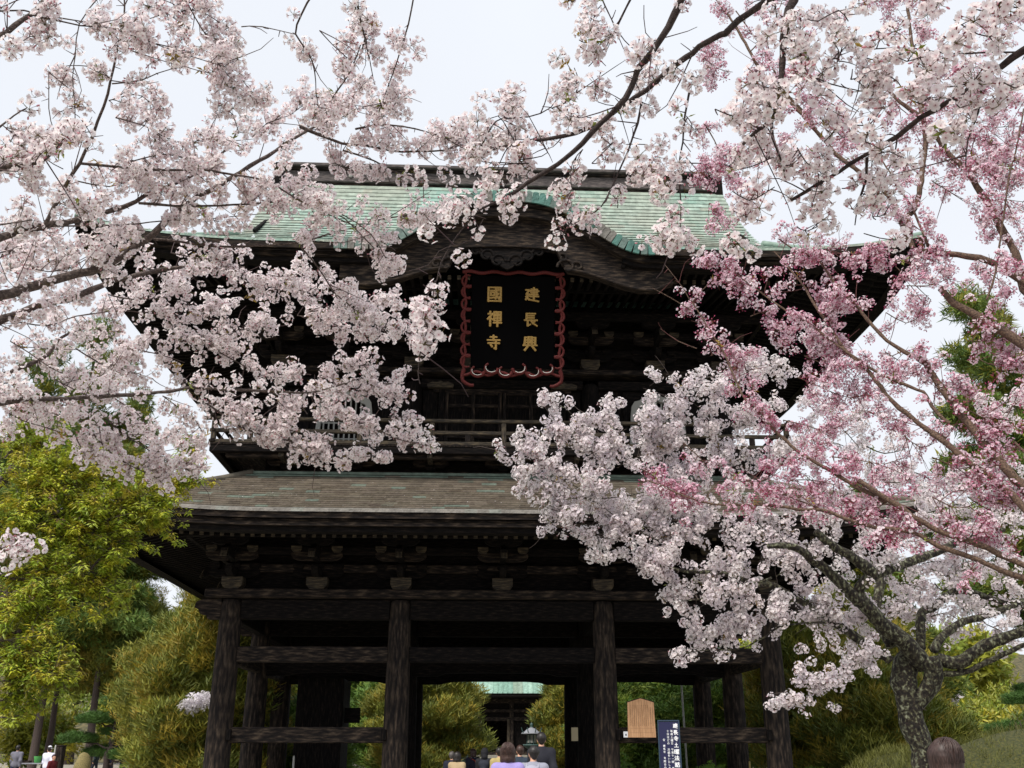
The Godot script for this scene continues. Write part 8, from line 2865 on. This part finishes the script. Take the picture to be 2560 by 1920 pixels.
func green_branches(t):
	limb(t,[-478,344,-900,-472,354,-906,-467,364,-913,-460,376,-920,-453,381,-925,-446,391,-932,-437,403,-939,-421,413,-949,-404,424,-960],8.3,2.2,30,0.3)
	limb(t,[-475,331,-900,-469,339,-906,-461,353,-914,-450,359,-921,-440,367,-928,-426,376,-937,-414,384,-944,-401,391,-952,-386,397,-960],9.1,2.2,30,0.32)
	limb(t,[-495,402,-920,-488,408,-925,-479,413,-929,-469,419,-935,-460,424,-940],7.6,2.6,26,0.3)
	limb(t,[-515,436,-960,-512,444,-963,-509,452,-966,-493,457,-973,-479,467,-980],9.7,3.6,10,0.3)
	limb(t,[-505,450,-960,-507,464,-970,-510,479,-980],6.2,2.7,3,0.1)
	limb(t,[-458,381,-920,-458,393,-925,-461,405,-930,-462,418,-936,-457,431,-943,-447,440,-950],5.1,2.2,28,0.32)
	limb(t,[-369,377,-960,-364,392,-971,-361,413,-984,-358,421,-990],4.4,2.3,24,0.22)
	limb(t,[-389,377,-960,-386,390,-970,-385,403,-980,-382,416,-990],4.4,2.3,24,0.24)
	limb(t,[-415,343,-940,-405,363,-951,-396,372,-957,-386,384,-964,-372,391,-972,-357,397,-980],5.2,2.3,28,0.3)
	limb(t,[-441,339,-920,-430,350,-931,-418,357,-942,-409,363,-950],4.2,2.2,28,0.35)
	limb(t,[-393,341,-950,-384,354,-959,-380,368,-966,-370,377,-973,-360,382,-980],4.4,2.3,22,0.25)
	limb(t,[-445,424,-960,-441,438,-967,-433,427,-975,-422,427,-982,-412,434,-990],4.0,2.3,24,0.25)
	limb(t,[-515,454,-950,-504,455,-957,-494,460,-964,-485,460,-970],3.9,2.2,30,0.22)
	limb(t,[-500,430,-940,-491,436,-947,-481,434,-954,-476,443,-960],3.9,2.2,28,0.28)
	limb(t,[-423,402,-960,-415,409,-971,-410,416,-979,-400,416,-990],4.0,2.3,26,0.25)
	limb(t,[-354,411,-980,-345,414,-983,-337,418,-986,-327,421,-990],3.2,2.2,26,0.12)
	limb(t,[-353,459,-980,-346,456,-983,-338,451,-987,-332,450,-990],3.2,2.2,24,0.13)
	limb(t,[-468,308,-900,-454,304,-908,-437,316,-921,-426,328,-930],10.0,4.3,28,0.3)
	limb(t,[-407,321,-950,-397,342,-960,-386,366,-970,-378,392,-980],10.5,4.5,20,0.3)
	limb(t,[-454,342,-930,-436,357,-943,-423,362,-951,-408,369,-960],7.7,4.4,26,0.32)
	limb(t,[-462,274,-900,-445,281,-907,-432,285,-911,-423,276,-915,-437,266,-920],7.5,4.2,26,0.25)
	limb(t,[-411,296,-940,-402,310,-948,-392,298,-956,-386,290,-960],6.9,4.4,20,0.2)
	limb(t,[-450,246,-880,-440,248,-886,-428,233,-896,-416,233,-903,-405,238,-910],7.3,4.2,28,0.22)
	limb(t,[-441,213,-880,-428,217,-895,-416,223,-911,-407,225,-920],8.1,4.2,22,0.18)
	limb(t,[-435,184,-880,-431,184,-890,-427,187,-900],7.3,4.2,10,0.08)
	limb(t,[-438,197,-880,-431,202,-896,-423,204,-910],7.3,4.2,20,0.14)
	limb(t,[-429,206,-890,-421,220,-895,-404,224,-900],7.4,4.2,24,0.2)
	limb(t,[-436,309,-940,-420,321,-947,-403,318,-953,-385,309,-960],6.9,4.4,22,0.25)
	limb(t,[-465,293,-900,-447,291,-909,-425,296,-920],6.6,4.2,26,0.25)
